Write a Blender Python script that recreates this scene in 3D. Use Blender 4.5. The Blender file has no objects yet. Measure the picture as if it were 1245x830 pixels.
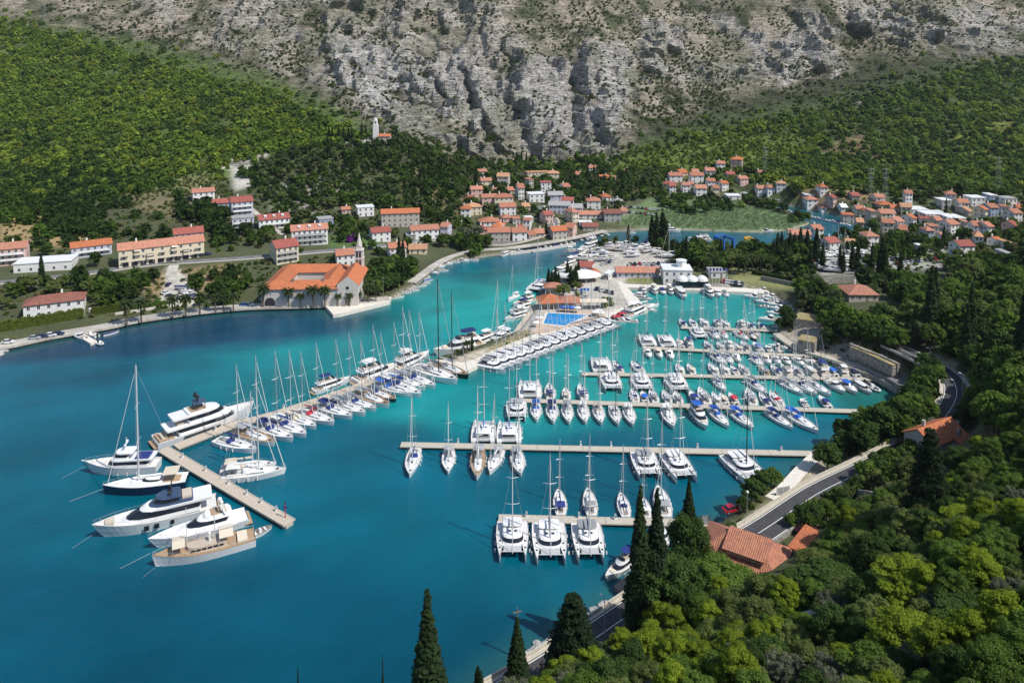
import bpy, math, random
import numpy as np
random.seed(7); rng = np.random.default_rng(7)
R = math.radians
S = bpy.context.scene
COL = S.collection
# ---------------------------------------------------------------- camera, sky, sun, exposure
F, CX, CYP, CH, CAMY = 896.0, 622.5, 135.7, 107.0, -38.0   # focal length in photo pixels, principal point, camera height and position
PITCH = R(4.0); cp, sp = math.cos(PITCH), math.sin(PITCH)
cam = bpy.data.objects.new('camera', bpy.data.cameras.new('camera')); COL.objects.link(cam)
cam.location = (0, CAMY, CH); cam.rotation_euler = (R(90) - PITCH, 0, 0)
cam.data.sensor_width = 36; cam.data.lens = F / 1245 * 36; cam.data.shift_y = -(415.0 - CYP) / 1245; cam.data.clip_start = 0.5; cam.data.clip_end = 6000
S.camera = cam
SUN_EL, SUN_AZ = 52.0, 120.0          # azimuth clockwise from +Y: the sun stands to the right of and behind the camera
w = bpy.data.worlds.new('World'); S.world = w; w.use_nodes = True
nt = w.node_tree; nt.nodes.clear()
sky = nt.nodes.new('ShaderNodeTexSky'); sky.sky_type = 'NISHITA'; sky.sun_disc = False
sky.sun_elevation = R(SUN_EL); sky.sun_rotation = R(SUN_AZ); sky.altitude = 100; sky.air_density = 1.0; sky.dust_density = 0.6
bg = nt.nodes.new('ShaderNodeBackground'); bg.inputs[1].default_value = 0.12
wo = nt.nodes.new('ShaderNodeOutputWorld'); nt.links.new(sky.outputs[0], bg.inputs[0]); nt.links.new(bg.outputs[0], wo.inputs[0])
sd = bpy.data.lights.new('sun', 'SUN'); sd.energy = 4.3; sd.angle = R(0.5); sd.color = (1.0, 0.955, 0.88)
sun = bpy.data.objects.new('sun', sd); COL.objects.link(sun)
sun.rotation_euler = (R(90 - SUN_EL), 0, R(180 - SUN_AZ)); sun.location = (200, -200, 400)
S.view_settings.view_transform = 'Standard'; S.view_settings.look = 'None'; S.view_settings.exposure = 0.12; S.view_settings.gamma = 1.0
S.view_settings.use_curve_mapping = False
S.cycles.max_bounces = 5; S.cycles.diffuse_bounces = 2; S.cycles.glossy_bounces = 2; S.cycles.transmission_bounces = 2
S.cycles.transparent_max_bounces = 4; S.cycles.use_denoising = True; S.cycles.sample_clamp_indirect = 4.0

# ---------------------------------------------------------------- geometry of the photograph: pixel (1245 x 830) <-> world
def ray(px, py):
    a, b = (px - CX) / F, -(py - CYP) / F
    return a, cp + b * sp, -sp + b * cp
def W(px, py, z=0.0):
    d = ray(px, py); t = (z - CH) / d[2]
    return (d[0] * t, d[1] * t + CAMY, z)
def D(px, py, dep):
    b = -(py - 415.0) / 830.0; y = dep * (0.9245 + b * 0.3811); d = ray(px, py); t = (y - CAMY) / d[1]   # dep only fixes the distance along the ground
    return (d[0] * t, y, CH + d[2] * t)
def P(x, y, z):
    dy, dz = y - CAMY, z - CH
    dep = dy * cp - dz * sp; up = dy * sp + dz * cp
    dep = np.maximum(dep, 1e-3) if isinstance(dep, np.ndarray) else max(dep, 1e-3)
    return CX + F * x / dep, CYP - F * up / dep, dep

# ---------------------------------------------------------------- numpy noise
def vn(x, y, z, seed=0):
    xi, yi, zi = np.floor(x).astype(np.int64), np.floor(y).astype(np.int64), np.floor(z).astype(np.int64)
    fx, fy, fz = x - xi, y - yi, z - zi
    u, v, w_ = fx * fx * (3 - 2 * fx), fy * fy * (3 - 2 * fy), fz * fz * (3 - 2 * fz)
    def h(a, b, c):
        q = (a * 374761393 + b * 668265263 + c * 1440662683 + seed * 974634777) & 0xffffffff
        q = ((q ^ (q >> 13)) * 1274126177) & 0xffffffff
        return ((q ^ (q >> 16)) & 0xffffff) / 16777216.0
    def L(a, b, t): return a + (b - a) * t
    return L(L(L(h(xi, yi, zi), h(xi+1, yi, zi), u), L(h(xi, yi+1, zi), h(xi+1, yi+1, zi), u), v),
             L(L(h(xi, yi, zi+1), h(xi+1, yi, zi+1), u), L(h(xi, yi+1, zi+1), h(xi+1, yi+1, zi+1), u), v), w_)
def fbm(x, y, z=0.0, o=4, seed=0):
    z = z + np.zeros_like(x); s, a, n = np.zeros_like(x), 0.5, 0
    for k in range(o):
        s = s + a * vn(x * 2**k, y * 2**k, z * 2**k, seed + k); n += a; a *= 0.5
    return s / n
def inpoly(x, y, poly):
    ins = np.zeros(np.shape(x), bool); n = len(poly); j = n - 1
    for i in range(n):
        xi, yi = poly[i][:2]; xj, yj = poly[j][:2]
        c = ((yi > y) != (yj > y)) & (x < (xj - xi) * (y - yi) / ((yj - yi) or 1e-9) + xi)
        ins ^= c; j = i
    return ins
def segdist(x, y, pts, closed=False):
    best = np.full(np.shape(x), 1e9); tt = np.zeros(np.shape(x)); n = len(pts)
    for i in range(n if closed else n - 1):
        a, b = pts[i], pts[(i + 1) % n]; dx, dy = b[0] - a[0], b[1] - a[1]; l = dx * dx + dy * dy + 1e-9
        t = np.clip(((x - a[0]) * dx + (y - a[1]) * dy) / l, 0, 1)
        d = np.hypot(x - a[0] - t * dx, y - a[1] - t * dy)
        m = d < best; best = np.where(m, d, best); tt = np.where(m, i + t, tt)
    return best, tt
def sm(a, b, x):
    t = np.clip((x - a) / (b - a), 0, 1); return t * t * (3 - 2 * t)

# ---------------------------------------------------------------- objects
CHD = {}
def link(o, parent=None):
    COL.objects.link(o); CHD[o] = []
    if parent is not None: o.parent = parent; CHD[parent].append(o)
    return o
def tag(o, label=None, cat=None, group=None, kind=None):
    if label: o['label'] = label
    if cat: o['category'] = cat
    if group: o['group'] = group
    if kind: o['kind'] = kind
    return o
def empty(name, loc=(0, 0, 0), rz=0.0):
    o = bpy.data.objects.new(name, None); o.empty_display_size = 0.5; link(o); o.location = loc; o.rotation_euler = (0, 0, rz); return o
def copy_tree(o, parent=None):
    c = o.copy(); link(c, parent)
    for ch in CHD[o]: copy_tree(ch, c)
    return c
class MB:
    def __init__(s): s.v = []; s.f = []; s.m = []; s.mi = 0
    def add(s, vs, fs):
        b = len(s.v); s.v += [tuple(p) for p in vs]; s.f += [tuple(b + i for i in f) for f in fs]; s.m += [s.mi] * len(fs); return s
    def box(s, x0, x1, y0, y1, z0, z1, tx=0.0, ty=0.0):
        """box; the top may be inset by tx, ty"""
        return s.add([(x0,y0,z0),(x1,y0,z0),(x1,y1,z0),(x0,y1,z0),(x0+tx,y0+ty,z1),(x1-tx,y0+ty,z1),(x1-tx,y1-ty,z1),(x0+tx,y1-ty,z1)],
                     [(3,2,1,0),(4,5,6,7),(0,1,5,4),(1,2,6,5),(2,3,7,6),(3,0,4,7)])
    def prism(s, poly, z0, z1):
        n = len(poly); vs = [(p[0], p[1], z0) for p in poly] + [(p[0], p[1], z1) for p in poly]
        a = sum(poly[i][0] * poly[(i+1) % n][1] - poly[(i+1) % n][0] * poly[i][1] for i in range(n))
        fs = [tuple(range(n, 2*n)), tuple(range(n-1, -1, -1))] + [(i, (i+1) % n, n + (i+1) % n, n + i) for i in range(n)]
        if a < 0: fs = [tuple(reversed(f)) for f in fs]
        return s.add(vs, fs)
    def tube(s, a, b, r0, r1=None, n=6):
        r1 = r0 if r1 is None else r1
        a, b = np.array(a, float), np.array(b, float); d = b - a; d /= (np.linalg.norm(d) + 1e-9)
        u = np.cross(d, (0, 0, 1.0) if abs(d[2]) < 0.9 else (1.0, 0, 0)); u /= np.linalg.norm(u); v = np.cross(d, u)
        vs = []
        for c, r in ((a, r0), (b, r1)):
            for k in range(n):
                t = 2 * math.pi * k / n; vs.append(tuple(c + r * (math.cos(t) * u + math.sin(t) * v)))
        return s.add(vs, [(k, (k+1) % n, n + (k+1) % n, n + k) for k in range(n)] + [tuple(range(n-1, -1, -1)), tuple(range(n, 2*n))])
    def parts(s, name, mats, parent):
        """each connected piece becomes a mesh of its own"""
        n = len(s.v); p = list(range(n))
        def fd(i):
            while p[i] != i: p[i] = p[p[i]]; i = p[i]
            return i
        for f in s.f:
            for k in f[1:]: p[fd(k)] = fd(f[0])
        gr = {}
        for f in s.f: gr.setdefault(fd(f[0]), []).append(f)
        o = None
        for fs in gr.values():
            ids = sorted({k for f in fs for k in f}); mp = {k: i for i, k in enumerate(ids)}; q = MB(); q.v = [s.v[k] for k in ids]; q.f = [tuple(mp[k] for k in f) for f in fs]; q.m = [0] * len(fs); o = q.build(name, mats, parent)
        return o
    def path(s, pts, r, n=5):
        for a, b in zip(pts[:-1], pts[1:]): s.tube(a, b, r, r, n)
        return s
    def loft(s, rings, closed=True, cap=(True, True)):
        n = len(rings[0]); vs = [p for r in rings for p in r]; fs = []
        for i in range(len(rings) - 1):
            for k in range(n if closed else n - 1):
                fs.append((i*n + k, i*n + (k+1) % n, (i+1)*n + (k+1) % n, (i+1)*n + k))
        if cap[0]: fs.append(tuple(range(n-1, -1, -1)))
        if cap[1]: fs.append(tuple((len(rings)-1)*n + k for k in range(n)))
        return s.add(vs, fs)
    def ball(s, c, r, n=8, m=5, sq=1.0):
        rings = []
        for i in range(1, m):
            t = math.pi * i / m
            rings.append([(c[0] + r * math.sin(t) * math.cos(2*math.pi*k/n), c[1] + r * math.sin(t) * math.sin(2*math.pi*k/n), c[2] - r * sq * math.cos(t)) for k in range(n)])
        return s.loft(rings)
    def build(s, name, mats, parent=None, smooth=False, loc=None, rz=None):
        me = bpy.data.meshes.new(name); me.from_pydata(s.v, [], s.f)
        for m in (mats if isinstance(mats, (list, tuple)) else [mats]): me.materials.append(m)
        if any(s.m): me.polygons.foreach_set('material_index', s.m)
        if smooth: me.polygons.foreach_set('use_smooth', [True] * len(me.polygons))
        me.update()
        o = bpy.data.objects.new(name, me); link(o, parent)
        if loc is not None: o.location = loc
        if rz is not None: o.rotation_euler = (0, 0, rz)
        return o
def npmesh(name, V, Q, mats, parent=None, col=None, midx=None):
    """quad mesh from arrays; col = per vertex colour"""
    me = bpy.data.meshes.new(name); nv, nf = len(V), len(Q)
    me.vertices.add(nv); me.vertices.foreach_set('co', np.asarray(V, np.float32).ravel())
    me.loops.add(nf * 4); me.loops.foreach_set('vertex_index', np.asarray(Q, np.int32).ravel())
    me.polygons.add(nf); me.polygons.foreach_set('loop_start', np.arange(0, nf*4, 4, dtype=np.int32)); me.polygons.foreach_set('loop_total', np.full(nf, 4, np.int32))
    for m in (mats if isinstance(mats, (list, tuple)) else [mats]): me.materials.append(m)
    if midx is not None: me.polygons.foreach_set('material_index', np.asarray(midx, np.int32))
    if col is not None:
        a = me.color_attributes.new('Col', 'FLOAT_COLOR', 'POINT'); c = np.ones((nv, 4), np.float32); c[:, :3] = col; a.data.foreach_set('color', c.ravel())
    me.update(calc_edges=True); me.validate()
    o = bpy.data.objects.new(name, me); link(o, parent); return o

# ---------------------------------------------------------------- materials
def mat(name, col, rough=0.6, metal=0.0, var=0.0, scale=1.0, bump=0.0, bscale=8.0, rnd=0.0, col2=None, coat=0.0, spec=None, attr=False, island=0.0, trans=0.0, ratio=0.5):
    m = bpy.data.materials.new(name); m.use_nodes = True; n = m.node_tree.nodes; l = m.node_tree.links; b = n['Principled BSDF']
    b.inputs['Roughness'].default_value = rough; b.inputs['Metallic'].default_value = metal; b.inputs['Coat Weight'].default_value = coat
    if spec is not None: b.inputs['Specular IOR Level'].default_value = spec
    tc = n.new('ShaderNodeTexCoord'); src = None
    if attr:
        a = n.new('ShaderNodeAttribute'); a.attribute_name = 'Col'; src = a.outputs['Color']
    else:
        c = n.new('ShaderNodeRGB'); c.outputs[0].default_value = (*col, 1); src = c.outputs[0]
    co = tc.outputs['Object']
    def noise(sc, det=4):
        t = n.new('ShaderNodeTexNoise'); t.inputs['Scale'].default_value = sc; t.inputs['Detail'].default_value = det; l.new(co, t.inputs['Vector']); return t.outputs['Fac']
    if col2 is not None:
        mx = n.new('ShaderNodeMix'); mx.data_type = 'RGBA'; r = n.new('ShaderNodeMapRange'); r.inputs[1].default_value = ratio - 0.12; r.inputs[2].default_value = ratio + 0.12
        l.new(noise(scale), r.inputs[0]); l.new(r.outputs[0], mx.inputs[0]); l.new(src, mx.inputs[6]); mx.inputs[7].default_value = (*col2, 1); src = mx.outputs[2]
    k = None
    def mul(fac, amp):
        nonlocal k
        r = n.new('ShaderNodeMapRange'); r.inputs[3].default_value = 1 - amp; r.inputs[4].default_value = 1 + amp; l.new(fac, r.inputs[0])
        if k is None: k = r.outputs[0]
        else:
            q = n.new('ShaderNodeMath'); q.operation = 'MULTIPLY'; l.new(k, q.inputs[0]); l.new(r.outputs[0], q.inputs[1]); k = q.outputs[0]
    if var:
        t = noise(scale * 2.7, 6); r = n.new('ShaderNodeMapRange'); r.inputs[1].default_value = 0.25; r.inputs[2].default_value = 0.75; l.new(t, r.inputs[0]); mul(r.outputs[0], var)
    if rnd: oi = n.new('ShaderNodeObjectInfo'); mul(oi.outputs['Random'], rnd)
    if island: g = n.new('ShaderNodeNewGeometry'); mul(g.outputs['Random Per Island'], island)
    if k is not None:
        vm = n.new('ShaderNodeVectorMath'); vm.operation = 'SCALE'; l.new(src, vm.inputs[0]); l.new(k, vm.inputs['Scale']); src = vm.outputs[0]
    l.new(src, b.inputs['Base Color'])
    if bump:
        bp = n.new('ShaderNodeBump'); bp.inputs['Strength'].default_value = min(1, bump); bp.inputs['Distance'].default_value = 0.1 if bump <= 1 else bump * 0.1
        l.new(noise(bscale, 5), bp.inputs['Height']); l.new(bp.outputs[0], b.inputs['Normal'])
    if trans:
        tr = n.new('ShaderNodeBsdfTranslucent'); l.new(src, tr.inputs[0]); ms = n.new('ShaderNodeMixShader'); ms.inputs[0].default_value = trans
        l.new(b.outputs[0], ms.inputs[1]); l.new(tr.outputs[0], ms.inputs[2]); l.new(ms.outputs[0], n['Material Output'].inputs[0])
    return m
M = {}
M['gel'] = mat('white_gelcoat', (0.80, 0.80, 0.80), 0.22, rnd=0.06, var=0.04, scale=0.5, coat=0.3)
M['deck'] = mat('deck_nonskid', (0.72, 0.71, 0.69), 0.6, rnd=0.08, var=0.08, scale=1.5)
M['teak'] = mat('teak', (0.42, 0.29, 0.18), 0.6, var=0.25, scale=2, rnd=0.1)
M['glass'] = mat('tinted_glass', (0.015, 0.02, 0.03), 0.08)
M['navy'] = mat('navy_canvas', (0.012, 0.03, 0.16), 0.8, rnd=0.3, var=0.2, scale=1)
M['blue'] = mat('blue_canvas', (0.02, 0.12, 0.48), 0.8, rnd=0.3, var=0.2, scale=1)
M['cream'] = mat('cream_canvas', (0.62, 0.55, 0.44), 0.8, rnd=0.15, var=0.1, scale=1)
M['grey'] = mat('grey_canvas', (0.33, 0.34, 0.36), 0.8, rnd=0.3, var=0.1, scale=1)
M['red'] = mat('red_canvas', (0.45, 0.03, 0.05), 0.75, rnd=0.2, var=0.1, scale=1)
M['canvas'] = mat('white_canvas', (0.72, 0.72, 0.70), 0.8, rnd=0.06)
M['dark'] = mat('dark_interior', (0.03, 0.03, 0.035), 0.7)
M['cockpit'] = mat('cockpit_sole', (0.30, 0.27, 0.24), 0.7, rnd=0.25, var=0.3, scale=3)
M['navyhull'] = mat('navy_hull', (0.008, 0.014, 0.05), 0.12, coat=0.5)
M['blackhull'] = mat('black_hull', (0.012, 0.012, 0.014), 0.15, coat=0.4)
M['boot'] = mat('antifouling', (0.02, 0.05, 0.15), 0.6, rnd=0.4)
M['alu'] = mat('mast_aluminium', (0.66, 0.67, 0.68), 0.4, metal=0.25)
M['blackmast'] = mat('black_mast', (0.02, 0.02, 0.022), 0.35)
M['wire'] = mat('steel_wire', (0.6, 0.6, 0.6), 0.4, metal=0.5)
M['silver'] = mat('silver_blue_paint', (0.06, 0.10, 0.18), 0.2, metal=0.3, coat=0.5)
M['net'] = mat('trampoline_net', (0.45, 0.46, 0.47), 0.9, var=0.2, scale=6)
M['rubber'] = mat('black_rubber', (0.02, 0.02, 0.02), 0.8)
M['tube'] = mat('grey_inflatable_tube', (0.45, 0.46, 0.48), 0.6, rnd=0.3)
M['conc'] = mat('pale_concrete', (0.48, 0.44, 0.37), 0.85, var=0.22, scale=0.8, bump=0.3, bscale=6)
M['planks'] = mat('pontoon_planks', (0.50, 0.43, 0.35), 0.85, var=0.25, scale=1.5)
M['quay'] = mat('white_quay_stone', (0.68, 0.64, 0.57), 0.85, var=0.14, scale=0.4, bump=0.2, bscale=3)
M['paleconc'] = mat('yard_concrete', (0.50, 0.47, 0.42), 0.9, var=0.2, scale=0.15, col2=(0.38, 0.35, 0.31))
M['asphalt'] = mat('asphalt', (0.055, 0.055, 0.06), 0.85, var=0.25, scale=0.3, bump=0.2, bscale=12)
M['oldasphalt'] = mat('faded_asphalt', (0.16, 0.16, 0.165), 0.85, var=0.2, scale=0.3)
M['paint'] = mat('road_paint', (0.75, 0.75, 0.72), 0.7, var=0.15, scale=3)
M['stone'] = mat('rubble_stone', (0.33, 0.31, 0.28), 0.9, var=0.4, scale=1.2, bump=1.5, bscale=2.2, col2=(0.17, 0.16, 0.14))
M['palestone'] = mat('pale_limestone', (0.62, 0.57, 0.53), 0.85, var=0.16, scale=0.6, bump=0.4, bscale=2.5, col2=(0.60, 0.55, 0.50))
M['boulder'] = mat('boulder_limestone', (0.48, 0.47, 0.45), 0.9, var=0.4, scale=0.5, bump=3, bscale=1.5, col2=(0.25, 0.24, 0.22))
M['drygrass'] = mat('dry_grass', (0.38, 0.29, 0.15), 0.95, var=0.4, scale=0.5, bump=0.5, col2=(0.24, 0.21, 0.10))
M['wood'] = mat('weathered_wood', (0.22, 0.18, 0.14), 0.8, var=0.3, scale=3)
M['steel'] = mat('galvanised_steel', (0.42, 0.43, 0.44), 0.5, metal=0.4)
M['white'] = mat('white_paint', (0.80, 0.80, 0.79), 0.6, rnd=0.04)
M['bark'] = mat('bark', (0.12, 0.09, 0.065), 0.9, var=0.3, scale=4, bump=0.6)
M['palmbark'] = mat('palm_bark', (0.13, 0.10, 0.07), 0.9, var=0.3, scale=6, bump=0.8)
M['rootstone'] = mat('rocky_scree', (0.42, 0.39, 0.35), 0.9, var=0.3, scale=1)
for nm, c in dict(wall_white=(0.76,0.75,0.73), wall_cream=(0.68,0.60,0.45), wall_yellow=(0.62,0.50,0.26), wall_blue=(0.33,0.42,0.56), wall_lilac=(0.50,0.50,0.58), wall_pink=(0.62,0.42,0.36), wall_grey=(0.42,0.41,0.40), wall_stone=(0.46,0.42,0.37), wall_red=(0.38,0.06,0.05)).items():
    M[nm] = mat(nm.replace('wall_', '') + '_plaster', c, 0.85, var=0.10, scale=0.4, rnd=0.05)
def roofmat(name, c, c2):
    m = mat(name, c, 0.85, var=0.3, scale=0.9, col2=c2, rnd=0.12); n = m.node_tree.nodes; l = m.node_tree.links
    t = n.new('ShaderNodeTexCoord'); wv = n.new('ShaderNodeTexWave'); wv.inputs['Scale'].default_value = 0.75; wv.inputs['Distortion'].default_value = 0.6; wv.inputs['Detail'].default_value = 2
    l.new(t.outputs['Object'], wv.inputs['Vector']); bp = n.new('ShaderNodeBump'); bp.inputs['Strength'].default_value = 0.7; bp.inputs['Distance'].default_value = 0.12
    l.new(wv.outputs[0], bp.inputs['Height']); l.new(bp.outputs[0], n['Principled BSDF'].inputs['Normal']); return m
M['roof_orange'] = roofmat('orange_tiles', (0.52, 0.165, 0.065), (0.42, 0.135, 0.06))
M['roof_terra'] = roofmat('terracotta_tiles', (0.46, 0.19, 0.11), (0.36, 0.15, 0.10))
M['roof_salmon'] = roofmat('salmon_tiles', (0.52, 0.23, 0.15), (0.40, 0.18, 0.12))
M['roof_red'] = roofmat('red_tiles', (0.38, 0.105, 0.075), (0.28, 0.085, 0.065))
M['roof_brown'] = roofmat('weathered_brown_tiles', (0.27, 0.10, 0.07), (0.19, 0.08, 0.06))
M['roof_pale'] = roofmat('pale_ochre_tiles', (0.55, 0.32, 0.18), (0.45, 0.22, 0.12))
M['roof_white'] = mat('white_sheet_roof', (0.74, 0.75, 0.76), 0.5, var=0.08, scale=0.3)
M['roof_grey'] = mat('grey_flat_roof', (0.33, 0.33, 0.33), 0.8, var=0.15, scale=0.4)
for nm, c in dict(car_white=(0.78,0.78,0.78), car_silver=(0.42,0.43,0.45), car_navy=(0.015,0.03,0.09), car_red=(0.45,0.012,0.03), car_black=(0.015,0.015,0.018), car_blue=(0.03,0.10,0.35), car_grey=(0.14,0.145,0.15)).items():
    M[nm] = mat(nm.replace('car_', '') + '_car_paint', c, 0.25, metal=0.15, coat=0.6)
# foliage
def leaf(name, c, isl=0.25, rnd=0.18): return mat(name, c, 0.65, island=isl, rnd=rnd, trans=0.46, spec=0.15)
M['leaf_dark'] = leaf('dark_foliage', (0.062, 0.112, 0.025))
M['leaf_mid'] = leaf('green_foliage', (0.115, 0.19, 0.030))
M['leaf_bright'] = leaf('yellow_green_foliage', (0.21, 0.28, 0.022))
M['leaf_olive'] = leaf('olive_foliage', (0.155, 0.20, 0.055))
M['leaf_grey'] = leaf('grey_green_foliage', (0.155, 0.17, 0.11))
M['leaf_cypress'] = leaf('cypress_foliage', (0.030, 0.056, 0.018))
M['leaf_conifer'] = leaf('conifer_foliage', (0.024, 0.046, 0.018))
M['leaf_palm'] = leaf('palm_fronds', (0.05, 0.075, 0.022))
M['leaf_purple'] = leaf('purple_leaved_shrub', (0.10, 0.04, 0.05))
M['leaf_bougain'] = leaf('purple_blossom', (0.16, 0.02, 0.22))
M['leaf_hedge'] = leaf('hedge_foliage', (0.14, 0.18, 0.03))
M['forest'] = mat('woodland_foliage', (0, 0, 0), 0.7, attr=True, island=0.14, trans=0.48, spec=0.1)
# ================================================================ terrain
WATER = [(-900,520),(-300,470),(0,428),(60,415),(130,402),(170,393),(240,383),(300,377),(315,376),(392,373),(405,381),(412,380),(473,367),(480,362),(490,356),(503,350),(515,340),(524,333),(536,326),(548,320),(560,317),(600,311),(615,309),(640,303),(680,297),(715,290),(740,282),(765,281),(800,279),(860,281),(925,283),(965,280),(985,272),(960,262),(930,254),(900,248),(910,243),(950,249),(1000,258),(1040,268),(1060,276),(1030,288),(990,297),(940,306),(900,309),(840,305),(800,301),(760,296),(742,292),
 (722,300),(706,312),(692,324),(680,338),(668,353),(628,405),(598,417),(568,427),(540,434),(519,441),(567,450),(572,446),(600,433),(620,424),(658,409),(736,388),(760,378),(772,377),(757,347),(800,349),(850,350),(905,353),(925,355),(945,364),(962,374),(968,384),(950,395),(942,402),(944,410),(955,420),(975,428),(992,433),(1012,441),(1042,450),(1075,461),(1090,474),(1100,487),(1094,503),(1075,517),(1045,529),(1012,541),(993,553),(972,567),(948,584),(922,600),(902,614),(880,631),(850,657),(812,688),(775,712),(742,734),(705,758),(668,782),(630,806),(598,832),(560,862),(480,930),(330,1040),(100,1150),(-500,1250),(-1800,1300)]
WPOLY = [W(a, b)[:2] for a, b in WATER]
ctrl = []
def cz(*a):
    for px, py, z in a: ctrl.append(W(px, py, z))
def cd(*a):
    for px, py, d in a: ctrl.append(D(px, py, d))
# left bank and town
cz((-300,450,2),(-100,420,2),(0,420,2),(60,405,2),(150,388,2),(240,376,2),(330,370,2),(400,371,1.6),(460,362,1.8),(500,340,2),(530,322,2),(600,303,2),(680,290,2),(730,280,2),(0,380,3),(80,370,3),(150,360,3.5),(220,350,3.5),(300,345,3),(330,345,2.5),(420,345,2.5),
   (0,342,6),(88,334,6),(174,322,6.5),(240,317,7),(300,313,7),(369,307,6.5),(449,300,6),(500,297,4),(-200,360,7),
   (0,310,8),(100,305,8),(190,300,8.5),(240,290,10),(340,295,8),(-200,310,10),(0,270,12),(100,270,12),(200,265,14),(300,270,12),(380,280,8),(440,275,8),(490,270,8),(540,275,5),(600,280,4),(660,265,7),(700,262,5),(750,262,4),(790,265,2),
   (250,240,18),(300,240,18),(340,255,14),(560,250,9),(600,240,12),(650,238,10),(700,240,8),(750,240,6),(850,245,4),(860,265,1.2),(930,265,1.2),(800,258,1.5))
# chapel hill
cz((290,212,24),(350,230,18),(400,225,20),(400,200,30),(457,205,28),(435,171,41),(475,171,41),(510,195,28),(540,225,14),(560,205,18),(600,215,12))
# slopes behind
cd((-300,270,430),(-300,200,540),(-300,120,680),(-300,40,820),(-300,0,890),(0,235,450),(0,200,520),(0,120,650),(0,70,740),(0,40,800),(0,0,880),(120,220,490),(200,180,560),(200,140,620),(200,90,730),(300,170,575),(380,160,590),(400,130,640),(400,90,720),(300,40,800),(200,0,870),(470,140,640),(500,110,690),(560,185,600),(560,150,650),(400,0,870),
   (640,200,622),(640,150,668),(640,100,706),(640,50,750),(640,0,810),(560,100,706),(560,50,760),(720,195,615),(720,150,660),(720,100,705),(720,60,750),(720,0,830),(850,190,600),(850,150,690),(850,110,770),(850,80,800),(850,60,815),(850,0,900),
   (1000,190,610),(1000,150,690),(1000,110,760),(1000,70,810),(1000,40,850),(1000,0,900),(1100,200,570),(1100,150,660),(1100,80,790),(1100,40,830),(1100,0,900),(1245,200,560),(1245,150,640),(1245,90,780),(1245,50,850),(1245,0,930),(1600,200,560),(1600,120,720),(1600,0,950))
cz((640,205,11),(720,205,11),(850,215,12),(760,225,8),(900,228,10),(1000,235,12),(1100,238,14),(1245,238,16),(1500,240,20),(1600,300,16),
   (1000,260,3),(1100,260,6),(1245,260,9),(950,290,3),(1050,300,3),(1150,300,5),(1245,300,9),(1000,330,3),(1100,330,5),(1245,330,12),(1180,360,9),(1245,380,16),(1400,380,26),
   (700,330,1.8),(760,320,1.8),(850,320,1.8),(800,340,1.8),(900,340,2),(950,345,2.5),(700,370,1.8),(740,360,1.8),(680,395,1.8),(560,440,1.5),(730,310,1.8),(830,305,1.8),
   (980,360,4),(960,392,3),(1000,400,6),(1060,380,7),(1000,430,2.5),(1060,445,3.5),(1100,460,4),(1060,420,7),(1120,420,9),(1150,400,12),(1095,500,3),(1060,530,3),
   (1000,552,2.5),(1040,556,4.5),(1130,525,7),(1150,505,8),(1162,480,9),(1160,462,9.5),(1245,470,20),(1200,440,14),(1400,480,40),(1120,440,9),
   (905,636,4),(990,600,4.5),(1040,575,5),(1095,548,6),(850,688,4),(767,745,4),(700,785,4),(630,828,4),(580,860,4),(500,930,4),
   (900,690,5),(960,680,7),(1010,650,8),(1060,610,9),(1100,580,10),(1150,560,11),(1200,540,16),(1245,530,24),(1400,560,45),
   (800,780,9),(860,750,12),(900,740,14),(1000,720,20),(1100,700,25),(1100,640,18),(1200,640,28),(1245,640,34),(1245,740,44),(1400,740,60),(700,830,9),(770,830,14),(850,830,22),(950,830,30),(1050,830,37),(1245,830,48),(1100,760,32),(1000,780,26))
ctrl += [(0,0,42),(-40,40,24),(-60,60,8),(-20,64,10),(0,50,24),(25,40,36),(-120,10,20),(-200,-60,30),(60,0,66),(120,0,95),(200,0,130),(0,-60,70),(200,100,75),(300,150,95),(300,260,55),(450,200,110),(600,400,60),(-500,-100,60),(100,40,62),(-600,300,30),(-900,300,60),
   (-900,1000,280),(-400,1000,270),(0,1000,290),(400,1000,280),(900,1000,280),(1300,1000,260),(-900,1400,420),(0,1400,440),(900,1400,430),(1300,400,90),(1300,700,120)]
ctrl = np.array(ctrl, float)
CXY = ctrl[:, :2] / 100.0
def kern(a, b): return np.sqrt((a[:, None, 0] - b[None, :, 0])**2 + (a[:, None, 1] - b[None, :, 1])**2 + 0.02)
K = -kern(CXY, CXY); n_ = len(CXY)
A_ = np.zeros((n_ + 1, n_ + 1)); A_[:n_, :n_] = K + np.eye(n_) * 0.03; A_[:n_, n_] = 1; A_[n_, :n_] = 1
SOL = np.linalg.solve(A_, np.append(ctrl[:, 2], 0))
def hbase(x, y):
    out = np.empty(x.size); X = np.stack([x.ravel(), y.ravel()], 1) / 100.0
    for i in range(0, len(X), 20000):
        out[i:i+20000] = -kern(X[i:i+20000], CXY) @ SOL[:n_] + SOL[n_]
    return out.reshape(x.shape)
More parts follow.
